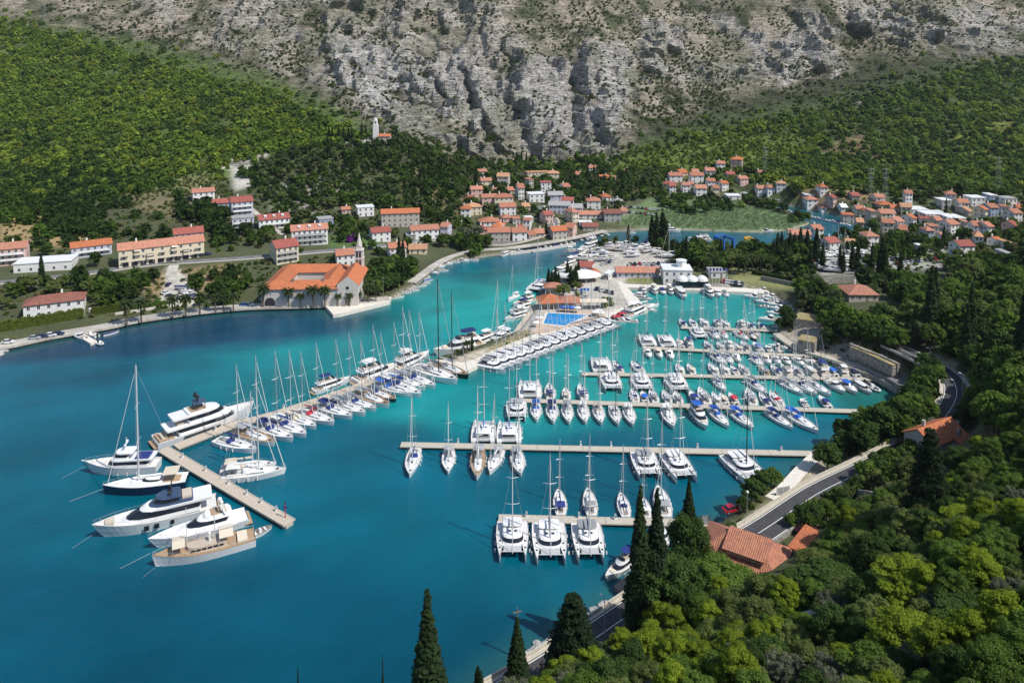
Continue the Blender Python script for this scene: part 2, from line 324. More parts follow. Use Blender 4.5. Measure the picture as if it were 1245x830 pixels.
# roads: (name, centre line as (px, py, z), half width m)
def smooth_path(pts, step=4.0):
    P_ = [np.array(W(a, b, z)) for a, b, z in pts]; out = []
    for i in range(len(P_) - 1):
        p0, p1, p2, p3 = P_[max(i-1, 0)], P_[i], P_[i+1], P_[min(i+2, len(P_)-1)]
        n = max(2, int(np.linalg.norm(p2 - p1) / step))
        for k in range(n):
            t = k / n
            out.append(0.5 * ((2*p1) + (-p0 + p2)*t + (2*p0 - 5*p1 + 4*p2 - p3)*t*t + (-p0 + 3*p1 - 3*p2 + p3)*t**3))
    out.append(P_[-1]); return np.array(out)
ROADS = {
 'coast_road': (smooth_path([(480,946,4),(560,880,4),(648,826,4),(700,792,4),(763,748,4),(850,688,4),(925,646,4),(992,601,4.4),(1042,576,5),(1095,549,6),(1132,525,7.2),(1152,503,8),(1163,482,9),(1160,464,9.5),(1144,449,9.6),(1120,436,9.6),(1085,420,8)]), 3.6),
 'village_road': (smooth_path([(-250,362,7),(-100,350,6.3),(0,343,6),(88,334,6),(174,322,6.5),(240,317,7),(300,313,7),(369,307,6.5),(449,300,6),(500,294,4.5),(545,290,4),(600,296,3),(640,290,3.4),(668,279,5),(672,268,6.5),(660,258,8),(655,250,9)]), 3.0),
 'promenade': (smooth_path([(-200,444,1.7),(-60,428,1.7),(0,420,1.6),(60,407.5,1.6),(130,395.5,1.6),(170,387,1.6),(240,377.5,1.6),(300,372,1.6),(350,370.5,1.6),(395,369,1.6),(440,366,1.6),(473,362,1.6)]), 3.2),
 'lower_lane': (smooth_path([(500,343,2),(515,332,2),(530,321,2),(548,312,2),(575,305,2),(610,302,2.2),(650,297,2.2),(700,288,2.2),(735,280,2.2)]), 2.4),
 'farm_track': (smooth_path([(212,322,7),(208,332,5),(213,345,3.5),(206,358,3),(200,368,2)]), 2.8),
 'shore_path': (smooth_path([(944,405,1.8),(960,417,1.8),(985,427,2),(1014,436,2),(1050,446,2.2),(1078,456,2.4),(1097,470,2.6),(1112,484,3)]), 1.8),
 'car_ramp': (smooth_path([(1086,458,3.4),(1096,464,3.4),(1110,474,3.6),(1120,486,4.4)]), 2.6),
 'jetty_lane': (smooth_path([(998,548,1.6),(985,560,1.8),(970,575,2.4),(955,592,3.2),(938,606,3.8)]), 1.7),
 'hill_drive': (smooth_path([(300,250,15),(315,262,13),(328,275,11),(345,285,9)]), 2.0),
}
def axis(segs):
    out = [segs[0][0]]
    for a, b, s in segs:
        n = int(round((b - a) / s)); out += [a + (b - a) * (k + 1) / n for k in range(n)]
    return np.array(out)
XS = axis([(-1100,-700,16),(-700,-360,6),(-360,-120,2.6),(-120,260,2.0),(260,600,2.8),(600,1300,14)])
YS = axis([(-140,10,6),(10,420,2.0),(420,600,2.8),(600,960,2.6),(960,1460,12)])
GX, GY = np.meshgrid(XS, YS)
H = hbase(GX, GY)
dw, _ = segdist(GX, GY, WPOLY, True); wat = inpoly(GX, GY, WPOLY)
sdist = np.where(wat, -dw, dw)
nz = fbm(GX / 14, GY / 14, o=3, seed=3) - 0.5
flat = sm(8, 40, H); H = H + nz * (0.6 + 7 * flat)
H = np.maximum(H, 1.25)
for nm, (pth, hw) in ROADS.items():
    d, t = segdist(GX, GY, pth[:, :2]); zz = np.interp(t, np.arange(len(pth)), pth[:, 2]) - 0.15
    k = sm(hw + 9, hw + 1.8, d); H = H * (1 - k) + zz * k
PADS = []
def pad(x, y, z, r0, r1):
    global H
    k = sm(r1, r0, np.hypot(GX - x, GY - y)); H = H * (1 - k) + z * k
Hland = H
# cliffs: fold, terrace and roughen the rock band
PXg, PYg, DPg = P(GX, GY, H)
def region(poly, soft=14.0):
    d, _ = segdist(PXg, PYg, poly, True); ins = inpoly(PXg, PYg, poly); return sm(-soft, soft, np.where(ins, d, -d))
GP = (PYg < 260) & (GY > 420)
ROCK = region([(-500,-300),(1900,-300),(1900,60),(1245,48),(1160,52),(1110,70),(1060,60),(1000,90),(950,108),(880,118),(800,150),(760,175),(690,196),(620,203),(560,196),(500,172),(455,150),(400,118),(330,88),(240,62),(120,38),(40,22),(-500,0)], 16) * (GY > 480)
CLIFF = np.zeros_like(ROCK)
for poly, a in (([(150,-20),(560,-20),(640,50),(700,45),(790,55),(780,125),(748,196),(620,204),(520,184),(470,154),(400,118),(300,70),(200,30)], 0.62), ([(780,25),(1000,5),(1300,10),(1300,62),(1130,72),(990,90),(860,108),(775,100)], 0.75), ([(380,30),(470,55),(560,70),(620,90),(660,60),(700,52),(770,60),(770,120),(740,190),(620,202),(520,180),(470,150),(400,100)], 1.0), ([(880,30),(1000,18),(1090,10),(1090,45),(1000,75),(900,75)], 0.9), ([(1105,5),(1180,12),(1260,20),(1260,60),(1150,42)], 0.8), ([(360,-20),(520,-20),(620,10),(600,50),(480,40),(380,30)], 0.6), ([(780,40),(870,50),(870,90),(790,90)], 0.6)):
    CLIFF = np.maximum(CLIFF, a * region(poly, 14) * (GY > 480))
CLIFF *= sm(0.36, 0.54, fbm(GX / 38 + H / 60, GY / 60, H / 38, 4, 71) + 0.12 * (CLIFF > 0.95))
warp = fbm(GX / 60, GY / 60, o=3, seed=11) * 50
g1 = fbm((GX + warp) / 34, GY / 160, H / 90, 3, 21); g1 = 1 - np.abs(2 * g1 - 1)
g1 = sm(0.62, 0.98, g1)
def gully(px, py, px2, py2, wd, dep):
    d, t = segdist(PXg, PYg, [(px, py), (px2, py2)]); return dep * np.exp(-(d / wd)**2) * (GY > 560)
deep = gully(560,95,600,185,7,16) + gully(628,140,640,195,9,18) + gully(697,85,700,160,6,16) + gully(470,60,450,80,8,8) + gully(905,45,880,60,8,10) + gully(1010,20,1000,45,7,8) + gully(1110,10,1120,40,7,8)
rough = fbm(GX / 11, GY / 11, H / 11, 5, 5) - 0.5
rid = 1 - np.abs(2 * fbm(GX / 22, GY / 22, H / 22, 4, 8) - 1)
t_ = (H + 0.22 * GX + 14 * fbm(GX / 50, GY / 50, o=2, seed=4)) / 9.0; fr = t_ - np.floor(t_)
terr = (sm(0.25, 0.6, fr) - fr) * 9.0
but = 1 - np.abs(2 * fbm((GX + warp * 0.7) / 75, GY / 260, H / 170, 3, 41) - 1)
YD = -(CLIFF * (rid * 12 + rough * 15 + (but - 0.6) * 34) + ROCK * (but - 0.6) * 14 - CLIFF * g1 * 13 - deep * 0.85 * (0.3 + CLIFF))
H = H + CLIFF * terr * 0.9 + ROCK * (rough * 8 + (rid - 0.5) * 7) * (0.5 + CLIFF) + CLIFF * (but - 0.6) * 14 - CLIFF * g1 * 4
H = np.where(GY > 500, H, np.maximum(H, 1.25))
shore = np.clip(sdist * 1.1, -3.0, 60)
H = np.where(sdist < 60, np.minimum(H, np.where(sdist > 0, np.maximum(shore + 0.0, 0.02), shore)), H)
H = np.where(wat, np.minimum(H, -0.02 + np.minimum(shore, 0)), H)
Hmax = H
def hz(x, y):
    """terrain height at a world point"""
    i = int(np.clip(np.searchsorted(XS, x) - 1, 0, len(XS) - 2)); j = int(np.clip(np.searchsorted(YS, y) - 1, 0, len(YS) - 2))
    u = (x - XS[i]) / (XS[i+1] - XS[i]); v = (y - YS[j]) / (YS[j+1] - YS[j])
    return float((H[j, i] * (1-u) + H[j, i+1] * u) * (1-v) + (H[j+1, i] * (1-u) + H[j+1, i+1] * u) * v)
def hzv(x, y):
    i = np.clip(np.searchsorted(XS, x) - 1, 0, len(XS) - 2); j = np.clip(np.searchsorted(YS, y) - 1, 0, len(YS) - 2)
    u = (x - XS[i]) / (XS[i+1] - XS[i]); v = (y - YS[j]) / (YS[j+1] - YS[j])
    return (H[j, i] * (1-u) + H[j, i+1] * u) * (1-v) + (H[j+1, i] * (1-u) + H[j+1, i+1] * u) * v
def G(px, py):
    """first terrain point seen through a pixel of the photograph"""
    d = ray(px, py); ts = TS
    x, y, z = d[0] * ts, d[1] * ts + CAMY, CH + d[2] * ts
    k = np.nonzero(z <= np.maximum(hzv(x, y), 0))[0]
    if not len(k): return (x[-1], y[-1], 0.0)
    a = ts[max(k[0] - 1, 0)]; b = ts[k[0]]
    for _ in range(10):
        m = (a + b) / 2
        if CH + d[2] * m <= max(hz(d[0] * m, d[1] * m + CAMY), 0): b = m
        else: a = m
    return (d[0] * b, d[1] * b + CAMY, max(hz(d[0] * b, d[1] * b + CAMY), 0.0))
TS = np.arange(30, 1400, 1.5)
# ground cover colour, by region of the photograph (what grows or lies there)
COLR = np.zeros(GX.shape + (3,)); COLR[:] = (0.065, 0.075, 0.03)
def cover(poly, c, soft=5.0, a=1.0, cond=None):
    m = region(poly, soft) * a
    if cond is not None: m = m * cond
    COLR[:] = COLR * (1 - m[..., None]) + np.array(c) * m[..., None]
far = (GY > 330)
n1 = fbm(GX / 25, GY / 25, o=4, seed=31)
cover([(-500,0),(0,20),(120,38),(330,88),(455,150),(400,190),(200,235),(-500,262)], (0.11, 0.16, 0.035), 10, cond=far)
cover([(620,205),(700,196),(800,165),(880,140),(950,128),(1060,110),(1150,80),(1245,70),(1900,70),(1900,240),(1000,235)], (0.08, 0.12, 0.03), 12, cond=far)
cover([(700,215),(760,190),(860,165),(960,165),(1000,185),(900,205),(800,218)], (0.15, 0.21, 0.03), 12, cond=far)
cover([(1175,150),(1230,145),(1245,165),(1245,195),(1190,190),(1160,170)], (0.22, 0.25, 0.035), 8, cond=far)
cover([(1035,165),(1055,163),(1060,185),(1090,195),(1050,190),(990,185)], (0.28, 0.20, 0.10), 4, 0.8, far)
rk = ROCK * sm(0.30, 0.55, n1 + 0.15 * CLIFF)
tan = np.array((0.40, 0.345, 0.265)); greyr = np.array((0.52, 0.50, 0.475))
rc = tan * (1 - CLIFF[..., None] * 0.85) + greyr * CLIFF[..., None] * 0.85
rm = np.clip(np.maximum(rk, CLIFF * 0.95), 0, 1)[..., None]
COLR[:] = COLR * (1 - rm) + rc * rm
gv = (sm(0.50, 0.62, fbm(GX / 45, GY / 70, H / 45, 4, 33)) * ROCK * 0.45)[..., None]; COLR[:] = COLR * (1 - gv) + np.array((0.13, 0.145, 0.06)) * gv
# screes and pale bare patches
for poly in ([(943,85),(966,78),(967,100),(948,108)], [(1010,85),(1024,82),(1020,95),(1010,96)], [(1078,35),(1092,36),(1090,48),(1078,46)], [(1122,40),(1138,60),(1132,62),(1118,45)], [(745,92),(768,100),(762,106)], [(455,48),(475,50),(462,75),(458,70)], [(530,60),(540,65),(548,80),(540,78)], [(580,50),(612,46),(600,54)], [(1060,122),(1050,130),(1038,128),(1050,120)], [(255,192),(325,188),(318,200),(262,206)], [(370,172),(450,168),(450,176),(372,182)], [(270,50),(300,65),(296,70),(270,56)], [(280,205),(300,200),(310,225),(285,232)], [(590,212),(600,205),(615,240),(605,238)]):
    cover(poly, (0.50, 0.47, 0.42), 3, 0.9, far)
cover([(120,238),(200,230),(230,246),(245,262),(215,268),(150,250)], (0.16, 0.14, 0.07), 6, cond=far)
cover([(0,250),(60,250),(95,275),(120,300),(60,300),(0,305)], (0.30, 0.22, 0.10), 5)
cover([(215,218),(250,214),(262,226),(225,236)], (0.20, 0.19, 0.08), 5, cond=far)
cover([(200,330),(280,320),(300,345),(240,365),(190,366),(170,350),(150,345)], (0.24, 0.18, 0.09), 4)
cover([(205,322),(240,345),(240,372),(196,372),(200,350)], (0.52, 0.49, 0.43), 3)
cover([(500,205),(560,215),(610,235),(560,262),(520,250)], (0.17, 0.14, 0.07), 8, 0.7)
cover([(330,225),(420,215),(440,240),(380,260),(330,255)], (0.36, 0.34, 0.30), 8, 0.6)
cover([(400,285),(470,282),(470,300),(400,306)], (0.07, 0.12, 0.03), 4)
cover([(790,240),(880,245),(945,255),(960,262),(985,272),(960,280),(925,283),(860,281),(790,277),(740,270)], (0.12, 0.18, 0.075), 4)
cover([(780,215),(830,212),(840,225),(800,235),(770,232)], (0.22, 0.22, 0.06), 5, 0.8, far)
cover([(968,228),(1010,225),(1070,235),(1060,245),(980,240)], (0.28, 0.20, 0.10), 4, 0.8, far)
# marina peninsula: yards and gravel
cover([(700,300),(760,292),(812,300),(815,335),(760,345),(765,378),(736,388),(658,409),(640,412),(628,405),(668,353),(690,324)], (0.44, 0.41, 0.36), 3)
cover([(760,292),(960,306),(980,345),(870,345),(815,335),(812,300)], (0.10, 0.11, 0.045), 4)
cover([(520,444),(600,420),(640,408),(660,408),(570,448)], (0.50, 0.45, 0.36), 2)
cover([(640,400),(700,395),(680,408),(640,420),(600,432),(590,425)], (0.24, 0.20, 0.10), 2)
cover([(760,338),(808,335),(812,346),(762,347)], (0.18, 0.19, 0.06), 2)
cover([(890,325),(945,335),(985,350),(945,352),(890,345)], (0.20, 0.21, 0.08), 3)
cover([(815,347),(905,349),(935,352),(900,345),(820,344)], (0.42, 0.40, 0.37), 2)
cover([(1000,300),(1150,300),(1150,325),(1000,335),(980,320)], (0.35, 0.34, 0.31), 4)
cover([(1110,308),(1160,306),(1160,318),(1110,320)], (0.14, 0.18, 0.06), 4)
cover([(960,385),(1000,392),(1100,445),(1110,480),(1060,455),(990,430),(945,408)], (0.34, 0.30, 0.24), 3)
cover([(1135,430),(1165,440),(1160,458),(1140,448)], (0.45, 0.36, 0.24), 3)
cover([(870,655),(905,630),(950,600),(1000,550),(1012,560),(985,590),(940,625),(905,650)], (0.38, 0.33, 0.24), 3)
nearr = (GX > -80) & (GY < 230) & (PXg > 600)
cover([(760,740),(880,690),(1000,640),(1245,540),(1700,560),(1700,1100),(560,1100),(700,812)], (0.055, 0.075, 0.02), 8, cond=nearr)
COLR *= (0.75 + 0.5 * fbm(GX / 7, GY / 7, o=3, seed=77))[..., None]
wet = np.clip(1 - sdist / 1.5, 0, 1)[..., None]; COLR[:] = COLR * (1 - wet) + np.array((0.30, 0.27, 0.22)) * wet
COLR = np.clip(COLR, 0.01, 0.7)
gm = mat('ground_cover', (0,0,0), 0.95, attr=True, var=0.35, scale=0.35, bump=2.5, bscale=1.2)
# mountain rock: veined, bedded limestone
mm = mat('mountain_rock', (0,0,0), 0.95, attr=True, var=0.30, scale=0.05, bump=0)
n = mm.node_tree.nodes; l = mm.node_tree.links; b = n['Principled BSDF']
src = b.inputs['Base Color'].links[0].from_socket
geo = n.new('ShaderNodeNewGeometry'); tcm = n.new('ShaderNodeTexCoord')
mp = n.new('ShaderNodeMapping'); mp.inputs['Rotation'].default_value = (0, R(14), 0); mp.inputs['Scale'].default_value = (0.07, 0.07, 0.50); l.new(tcm.outputs['Object'], mp.inputs[0])
nb = n.new('ShaderNodeTexNoise'); nb.inputs['Scale'].default_value = 1.0; nb.inputs['Detail'].default_value = 6; nb.inputs['Distortion'].default_value = 1.1; l.new(mp.outputs[0], nb.inputs['Vector'])
nc = n.new('ShaderNodeTexNoise'); nc.inputs['Scale'].default_value = 0.35; nc.inputs['Detail'].default_value = 7; nc.inputs['Roughness'].default_value = 0.7; l.new(tcm.outputs['Object'], nc.inputs['Vector'])
ad = n.new('ShaderNodeMath'); ad.operation = 'ADD'; l.new(nb.outputs[0], ad.inputs[0]); l.new(nc.outputs[0], ad.inputs[1])
bp = n.new('ShaderNodeBump'); bp.inputs['Strength'].default_value = 1.0; bp.inputs['Distance'].default_value = 5.5; l.new(ad.outputs[0], bp.inputs['Height']); l.new(bp.outputs[0], b.inputs['Normal'])
mr = n.new('ShaderNodeMapRange'); mr.inputs[1].default_value = 0.82; mr.inputs[2].default_value = 1.15; mr.inputs[3].default_value = 0.45; mr.inputs[4].default_value = 1.35; l.new(ad.outputs[0], mr.inputs[0])
vm = n.new('ShaderNodeVectorMath'); vm.operation = 'SCALE'; l.new(src, vm.inputs[0]); l.new(mr.outputs[0], vm.inputs['Scale']); l.new(vm.outputs[0], b.inputs['Base Color'])
J0 = int(np.searchsorted(YS, 520)); NXg = len(XS)
def sheet(name, j0, j1, m):
    V = np.stack([GX[j0:j1], (GY + YD * sm(520, 560, GY))[j0:j1], H[j0:j1]], -1).reshape(-1, 3); nr = j1 - j0
    idx = np.arange(nr * NXg).reshape(nr, NXg)
    Q = np.stack([idx[:-1, :-1], idx[:-1, 1:], idx[1:, 1:], idx[1:, :-1]], -1).reshape(-1, 4)
    o = npmesh(name, V, Q, m, col=COLR[j0:j1].reshape(-1, 3)); o.data.polygons.foreach_set('use_smooth', [name == 'ground'] * len(Q)); tag(o, kind='structure'); return o
sheet('ground', 0, J0 + 1, gm); sheet('mountain', J0, len(YS), mm)
# ---- water
wx = axis([(-1400,-300,55),(-300,300,3),(300,1200,60)]); wy = axis([(-400,60,40),(60,560,3),(560,700,40)])
WX, WY = np.meshgrid(wx, wy); wpx, wpy, _d = P(WX, WY, 0 * WX)
dsh, _ = segdist(WX, WY, WPOLY, True)
wc = np.zeros(WX.shape + (3,)); wc[:] = (0.0, 0.098, 0.148)
def wblob(px, py, rx, ry, c, a, rot=0.0):
    x, y = wpx - px, wpy - py; cr, sr = math.cos(rot), math.sin(rot); u, v = x * cr + y * sr, -x * sr + y * cr
    k = a * sm(1.25, 0.75, np.hypot(u / rx, v / ry) + 0.5 * (fbm(WX / 30, WY / 30, o=3, seed=9) - 0.5)); wc[:] = wc * (1 - k[..., None]) + np.array(c) * k[..., None]
wblob(700, 430, 420, 95, (0.006, 0.28, 0.27), 0.95)
wblob(430, 450, 260, 55, (0.003, 0.18, 0.205), 0.6)
wblob(900, 440, 220, 70, (0.016, 0.27, 0.25), 0.6)
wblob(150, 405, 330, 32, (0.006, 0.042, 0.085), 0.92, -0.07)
wblob(1060, 485, 45, 28, (0.01, 0.12, 0.10), 0.7)
wblob(720, 790, 120, 40, (0.012, 0.045, 0.06), 0.8, -0.6)
wblob(200, 800, 480, 120, (0.0, 0.055, 0.095), 0.85)
cr2, sr2 = math.cos(0.35), math.sin(0.35); su, sv = WX*cr2 + WY*sr2, -WX*sr2 + WY*cr2
wc *= (1 + 0.55*(fbm(su / 60, sv / 16, o=4, seed=15) - 0.5) + 0.25*(fbm(su / 14, sv / 5, o=3, seed=16) - 0.5))[..., None]
ks = sm(9, 0.5, dsh)[..., None] * 0.5; wc = wc * (1 - ks) + np.array((0.03, 0.11, 0.09)) * ks
wm = mat('sea_water', (0,0,0), 0.06, attr=True, var=0.30, scale=0.010); n = wm.node_tree.nodes; l = wm.node_tree.links; b = n['Principled BSDF']; b.inputs['IOR'].default_value = 1.33
tcw = n.new('ShaderNodeTexCoord'); hs = []
for sc, am in ((0.35, 0.5), (1.3, 0.30), (5.0, 0.09)):
    mpw = n.new('ShaderNodeMapping'); mpw.inputs['Scale'].default_value = (sc, sc * 1.7, sc); mpw.inputs['Rotation'].default_value = (0, 0, 0.5); l.new(tcw.outputs['Object'], mpw.inputs[0])
    nn = n.new('ShaderNodeTexNoise'); nn.inputs['Scale'].default_value = 1; nn.inputs['Detail'].default_value = 3; l.new(mpw.outputs[0], nn.inputs['Vector'])
    ml = n.new('ShaderNodeMath'); ml.operation = 'MULTIPLY'; ml.inputs[1].default_value = am; l.new(nn.outputs[0], ml.inputs[0]); hs.append(ml.outputs[0])
a1 = n.new('ShaderNodeMath'); l.new(hs[0], a1.inputs[0]); l.new(hs[1], a1.inputs[1]); a2 = n.new('ShaderNodeMath'); l.new(a1.outputs[0], a2.inputs[0]); l.new(hs[2], a2.inputs[1])
bw = n.new('ShaderNodeBump'); bw.inputs['Strength'].default_value = 0.75; bw.inputs['Distance'].default_value = 0.30; l.new(a2.outputs[0], bw.inputs['Height']); l.new(bw.outputs[0], b.inputs['Normal'])
idx = np.arange(WX.size).reshape(WX.shape)
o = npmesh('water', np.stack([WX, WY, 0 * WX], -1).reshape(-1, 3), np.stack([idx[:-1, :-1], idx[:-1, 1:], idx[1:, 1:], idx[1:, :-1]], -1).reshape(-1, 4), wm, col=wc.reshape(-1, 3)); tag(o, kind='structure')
# ---- roads
def strip(name, pth, hw, m, dz=0.0, off=0.0, thick=0.0, kind='structure', parent=None):
    p = np.asarray(pth); t = np.gradient(p[:, :2], axis=0); t /= np.linalg.norm(t, axis=1)[:, None] + 1e-9; nrm = np.stack([-t[:, 1], t[:, 0]], 1)
    b_ = MB(); rings = []
    for i in range(len(p)):
        a = p[i, :2] + nrm[i] * (off + hw); c = p[i, :2] + nrm[i] * (off - hw); z = p[i, 2] + dz
        rings.append([(a[0], a[1], z), (c[0], c[1], z)] + ([(c[0], c[1], z - thick), (a[0], a[1], z - thick)] if thick else []))
    b_.loft(rings, closed=bool(thick), cap=(bool(thick), bool(thick)))
    if not thick: b_.f = [tuple(f) for f in b_.f]
    o = b_.build(name, m, parent)
    if kind: tag(o, kind=kind)
    return o
def dashes(name, pth, m, on=3.0, gap=5.0, hw=0.09, dz=0.0, parent=None):
    p = np.asarray(pth); s = np.concatenate([[0], np.cumsum(np.linalg.norm(np.diff(p, axis=0), axis=1))]); b_ = MB(); q = 0.0
    while q + on < s[-1]:
        a = [np.interp(q, s, p[:, k]) for k in range(3)]; c = [np.interp(q + on, s, p[:, k]) for k in range(3)]
        d = np.array(c[:2]) - np.array(a[:2]); d /= np.linalg.norm(d); nn = np.array([-d[1], d[0]]) * hw
        b_.add([(a[0]+nn[0], a[1]+nn[1], a[2]+dz), (a[0]-nn[0], a[1]-nn[1], a[2]+dz), (c[0]-nn[0], c[1]-nn[1], c[2]+dz), (c[0]+nn[0], c[1]+nn[1], c[2]+dz)], [(0,1,2,3)]); q += on + gap
    o = b_.build(name, m); tag(o, kind='structure'); return o
cr = ROADS['coast_road'][0]
strip('road', cr, 3.3, M['asphalt'], 0.0)
for s_, o_ in ((1, 3.05), (-1, 3.05)): strip('road_marking', cr, 0.09, M['paint'], 0.008, s_ * o_)
strip('road_marking', cr, 0.08, M['paint'], 0.008)
strip('pavement', cr, 0.40, M['conc'], 0.12, 3.75, 0.5); strip('pavement', cr, 0.35, M['conc'], 0.12, -3.65, 0.5)
strip('road', ROADS['village_road'][0], 3.0, M['oldasphalt'], 0.0); strip('pavement', ROADS['village_road'][0], 0.6, M['conc'], 0.12, -3.6, 0.8)
dashes('road_marking', ROADS['village_road'][0], M['paint'], dz=0.008)
strip('promenade', ROADS['promenade'][0], 3.1, M['paleconc'], 0.0, 0, 0.8)
strip('path', ROADS['lower_lane'][0], 2.2, M['paleconc'], 0.0, 0, 0.6)
strip('path', ROADS['farm_track'][0], 2.3, M['paleconc'], 0.0)
strip('path', ROADS['shore_path'][0], 1.5, M['conc'], 0.0, 0, 0.9)
strip('path', ROADS['jetty_lane'][0], 1.6, M['quay'], 0.0, 0, 0.8)
strip('road', ROADS['car_ramp'][0], 2.6, M['oldasphalt'], 0.02)
strip('path', ROADS['hill_drive'][0], 1.8, M['paleconc'], 0.0)
# ================================================================ boats (bow towards +X, origin on the waterline amidships)
def hull_rings(L, B, fs, fb, tw, yoff=0.0, p=2.2, flare=0.86, mx=0.42, n=14, rake=0.04, zmid=0.5):
    rings = []; edge = []
    for i in range(n + 1):
        t = i / n
        f = tw + (1 - tw) * math.sin(min(1, t / mx) * math.pi / 2) if t < mx else 1 - ((t - mx) / (1 - mx)) ** p
        f = max(f, 0.015); wd = B / 2 * f; zd = fs + (fb - fs) * t ** 1.7; x = (t - 0.5) * L
        xl = x - (rake * L) * t ** 3; fl = flare - 0.25 * t ** 3
        rings.append([(x, yoff - wd, zd), (x - (x-xl)*0.45, yoff - wd * (0.5 + fl / 2), zd * zmid), (xl, yoff - wd * fl, 0.0), (xl, yoff - wd * fl * 0.6, -0.35), (xl, yoff, -0.5),
                      (xl, yoff + wd * fl * 0.6, -0.35), (xl, yoff + wd * fl, 0.0), (x - (x-xl)*0.45, yoff + wd * (0.5 + fl / 2), zd * zmid), (x, yoff + wd, zd)])
        edge.append((x, wd, zd))
    return rings, edge
def hull(name, L, B, fs, fb, tw, m, parent, yoff=0.0, stripe=None, **k):
    rings, edge = hull_rings(L, B, fs, fb, tw, yoff, **k); b = MB(); b.loft(rings, closed=False, cap=(True, False))
    o = b.build(name, [m, stripe or M['boot']], parent, smooth=False)
    # waterline band takes the second material
    for i, p in enumerate(o.data.polygons):
        if i < len(rings[0] * 0) : pass
    me = o.data
    for p in me.polygons:
        if p.center.z < 0.0: p.material_index = 1
    return o, edge
def deck(name, edge, m, parent, yoff=0.0, drop=0.06, ins=0.93, cam_=0.06, x1=1.0):
    b = MB(); rings = []
    for x, wd, zd in edge: rings.append([(x * 0.985, yoff - wd * ins, zd - drop), (x * 0.985, yoff, zd - drop + cam_), (x * 0.985, yoff + wd * ins, zd - drop)])
    b.loft(rings, closed=False, cap=(False, False)); rail = []
    for s_ in (-1, 1):
        r2 = [[(x, yoff + s_ * wd, zd - 0.02), (x, yoff + s_ * wd, zd + 0.07), (x * 0.985, yoff + s_ * wd * ins, zd + 0.07), (x * 0.985, yoff + s_ * wd * ins, zd - drop - 0.02)] for x, wd, zd in edge]
        b.loft(r2, closed=True)
    return b.build(name, m, parent)
def outline(xr, xf, wd, nose, rc=0.0):
    h = [(xr, wd - rc), (xr + rc, wd), (xf - nose, wd), (xf - nose * 0.45, wd * 0.86), (xf - nose * 0.12, wd * 0.55), (xf, wd * 0.2)]
    return h + [(x, -y) for x, y in reversed(h)]
def block(b, levels, yoff=0.0):
    """levels: (z, xr, xf, halfwidth, nose)"""
    rings = [[(x, y + yoff, z) for x, y in reversed(outline(xr, xf, wd, ns, min(0.3, wd * 0.2)))] for z, xr, xf, wd, ns in levels]
    return b.loft(rings)
def rigging(b, x, z, h, w_, L, fs):
    for s_ in (-1, 1): b.path([(x - 0.3, s_ * w_, fs), (x, s_ * 0.9, z + h * 0.55), (x, 0, z + h * 0.98)], 0.022, 3)
    b.tube((-L * 0.49, 0, fs), (x, 0, z + h), 0.022, n=3)
def mast_set(root, x, z, h, L, spread, mm_, furl, cover, boomL, two=True, r=0.13):
    b = MB(); b.tube((x, 0, z), (x - 0.01 * h, 0, z + h), r, r * 0.7, 8); b.tube((x - 0.01 * h, 0, z + h), (x - 0.01 * h, 0, z + h + 0.7), 0.025, n=3)
    o = b.build('mast', mm_, root)
    s2 = MB()
    for f in ((0.36, 0.66) if two else (0.55,)): 
        for s_ in (-1, 1): s2.tube((x, 0, z + h * f), (x - 0.35, s_ * spread * (1.15 - 0.35 * f), z + h * f + 0.05), 0.055, 0.035, 4)
    s2.parts('spreader', mm_, o)
    if boomL:
        b = MB(); b.tube((x, 0, z + 1.5), (x - boomL, 0, z + 1.65), 0.09, n=6); bo = b.build('boom', mm_, root)
        b = MB(); rings = []
        for t, hh, ww in ((0, 0.55, 0.17), (0.15, 0.5, 0.2), (0.6, 0.32, 0.17), (1.0, 0.14, 0.1)):
            xx = x - 0.15 - t * (boomL - 0.2); zz = z + 1.55 + 0.12 * t
            rings.append([(xx, -ww, zz), (xx, -ww * 0.7, zz + hh * 0.6), (xx, 0, zz + hh), (xx, ww * 0.7, zz + hh * 0.6), (xx, ww, zz)])
        b.loft(rings); b.build('sail_cover', M[cover], bo)
    if furl:
        b = MB(); xb = furl[0]; b.tube((xb, 0, furl[1]), (x - 0.01 * h + (xb - x) * 0.06, 0, z + h * 0.93), 0.085, 0.05, 5); b.build('furled_sail', M[furl[2]], root)
def rails(root, edge, m=None, yoff=0.0, h=0.6, t0=0, r=0.018):
    for s_ in (-1, 1):
        b = MB(); pts = [(x * 0.985, yoff + s_ * wd * 0.96, zd + h) for x, wd, zd in edge[t0:]]; b.path(pts, r, 3)
        for x, wd, zd in edge[t0::2]: b.tube((x * 0.985, yoff + s_ * wd * 0.96, zd), (x * 0.985, yoff + s_ * wd * 0.96, zd + h), r, n=3)
        b.build('railing', m or M['wire'], root)
def fenders(root, edge, side=(-1, 1), m='canvas', idx=(4, 6, 8)):
    for s_ in side:
        for i in idx:
            x, wd, zd = edge[i]; b = MB(); b.tube((x, s_ * (wd + 0.13), 0.25), (x, s_ * (wd + 0.13), 0.95), 0.13, n=6); b.build('fender', M[m], root)
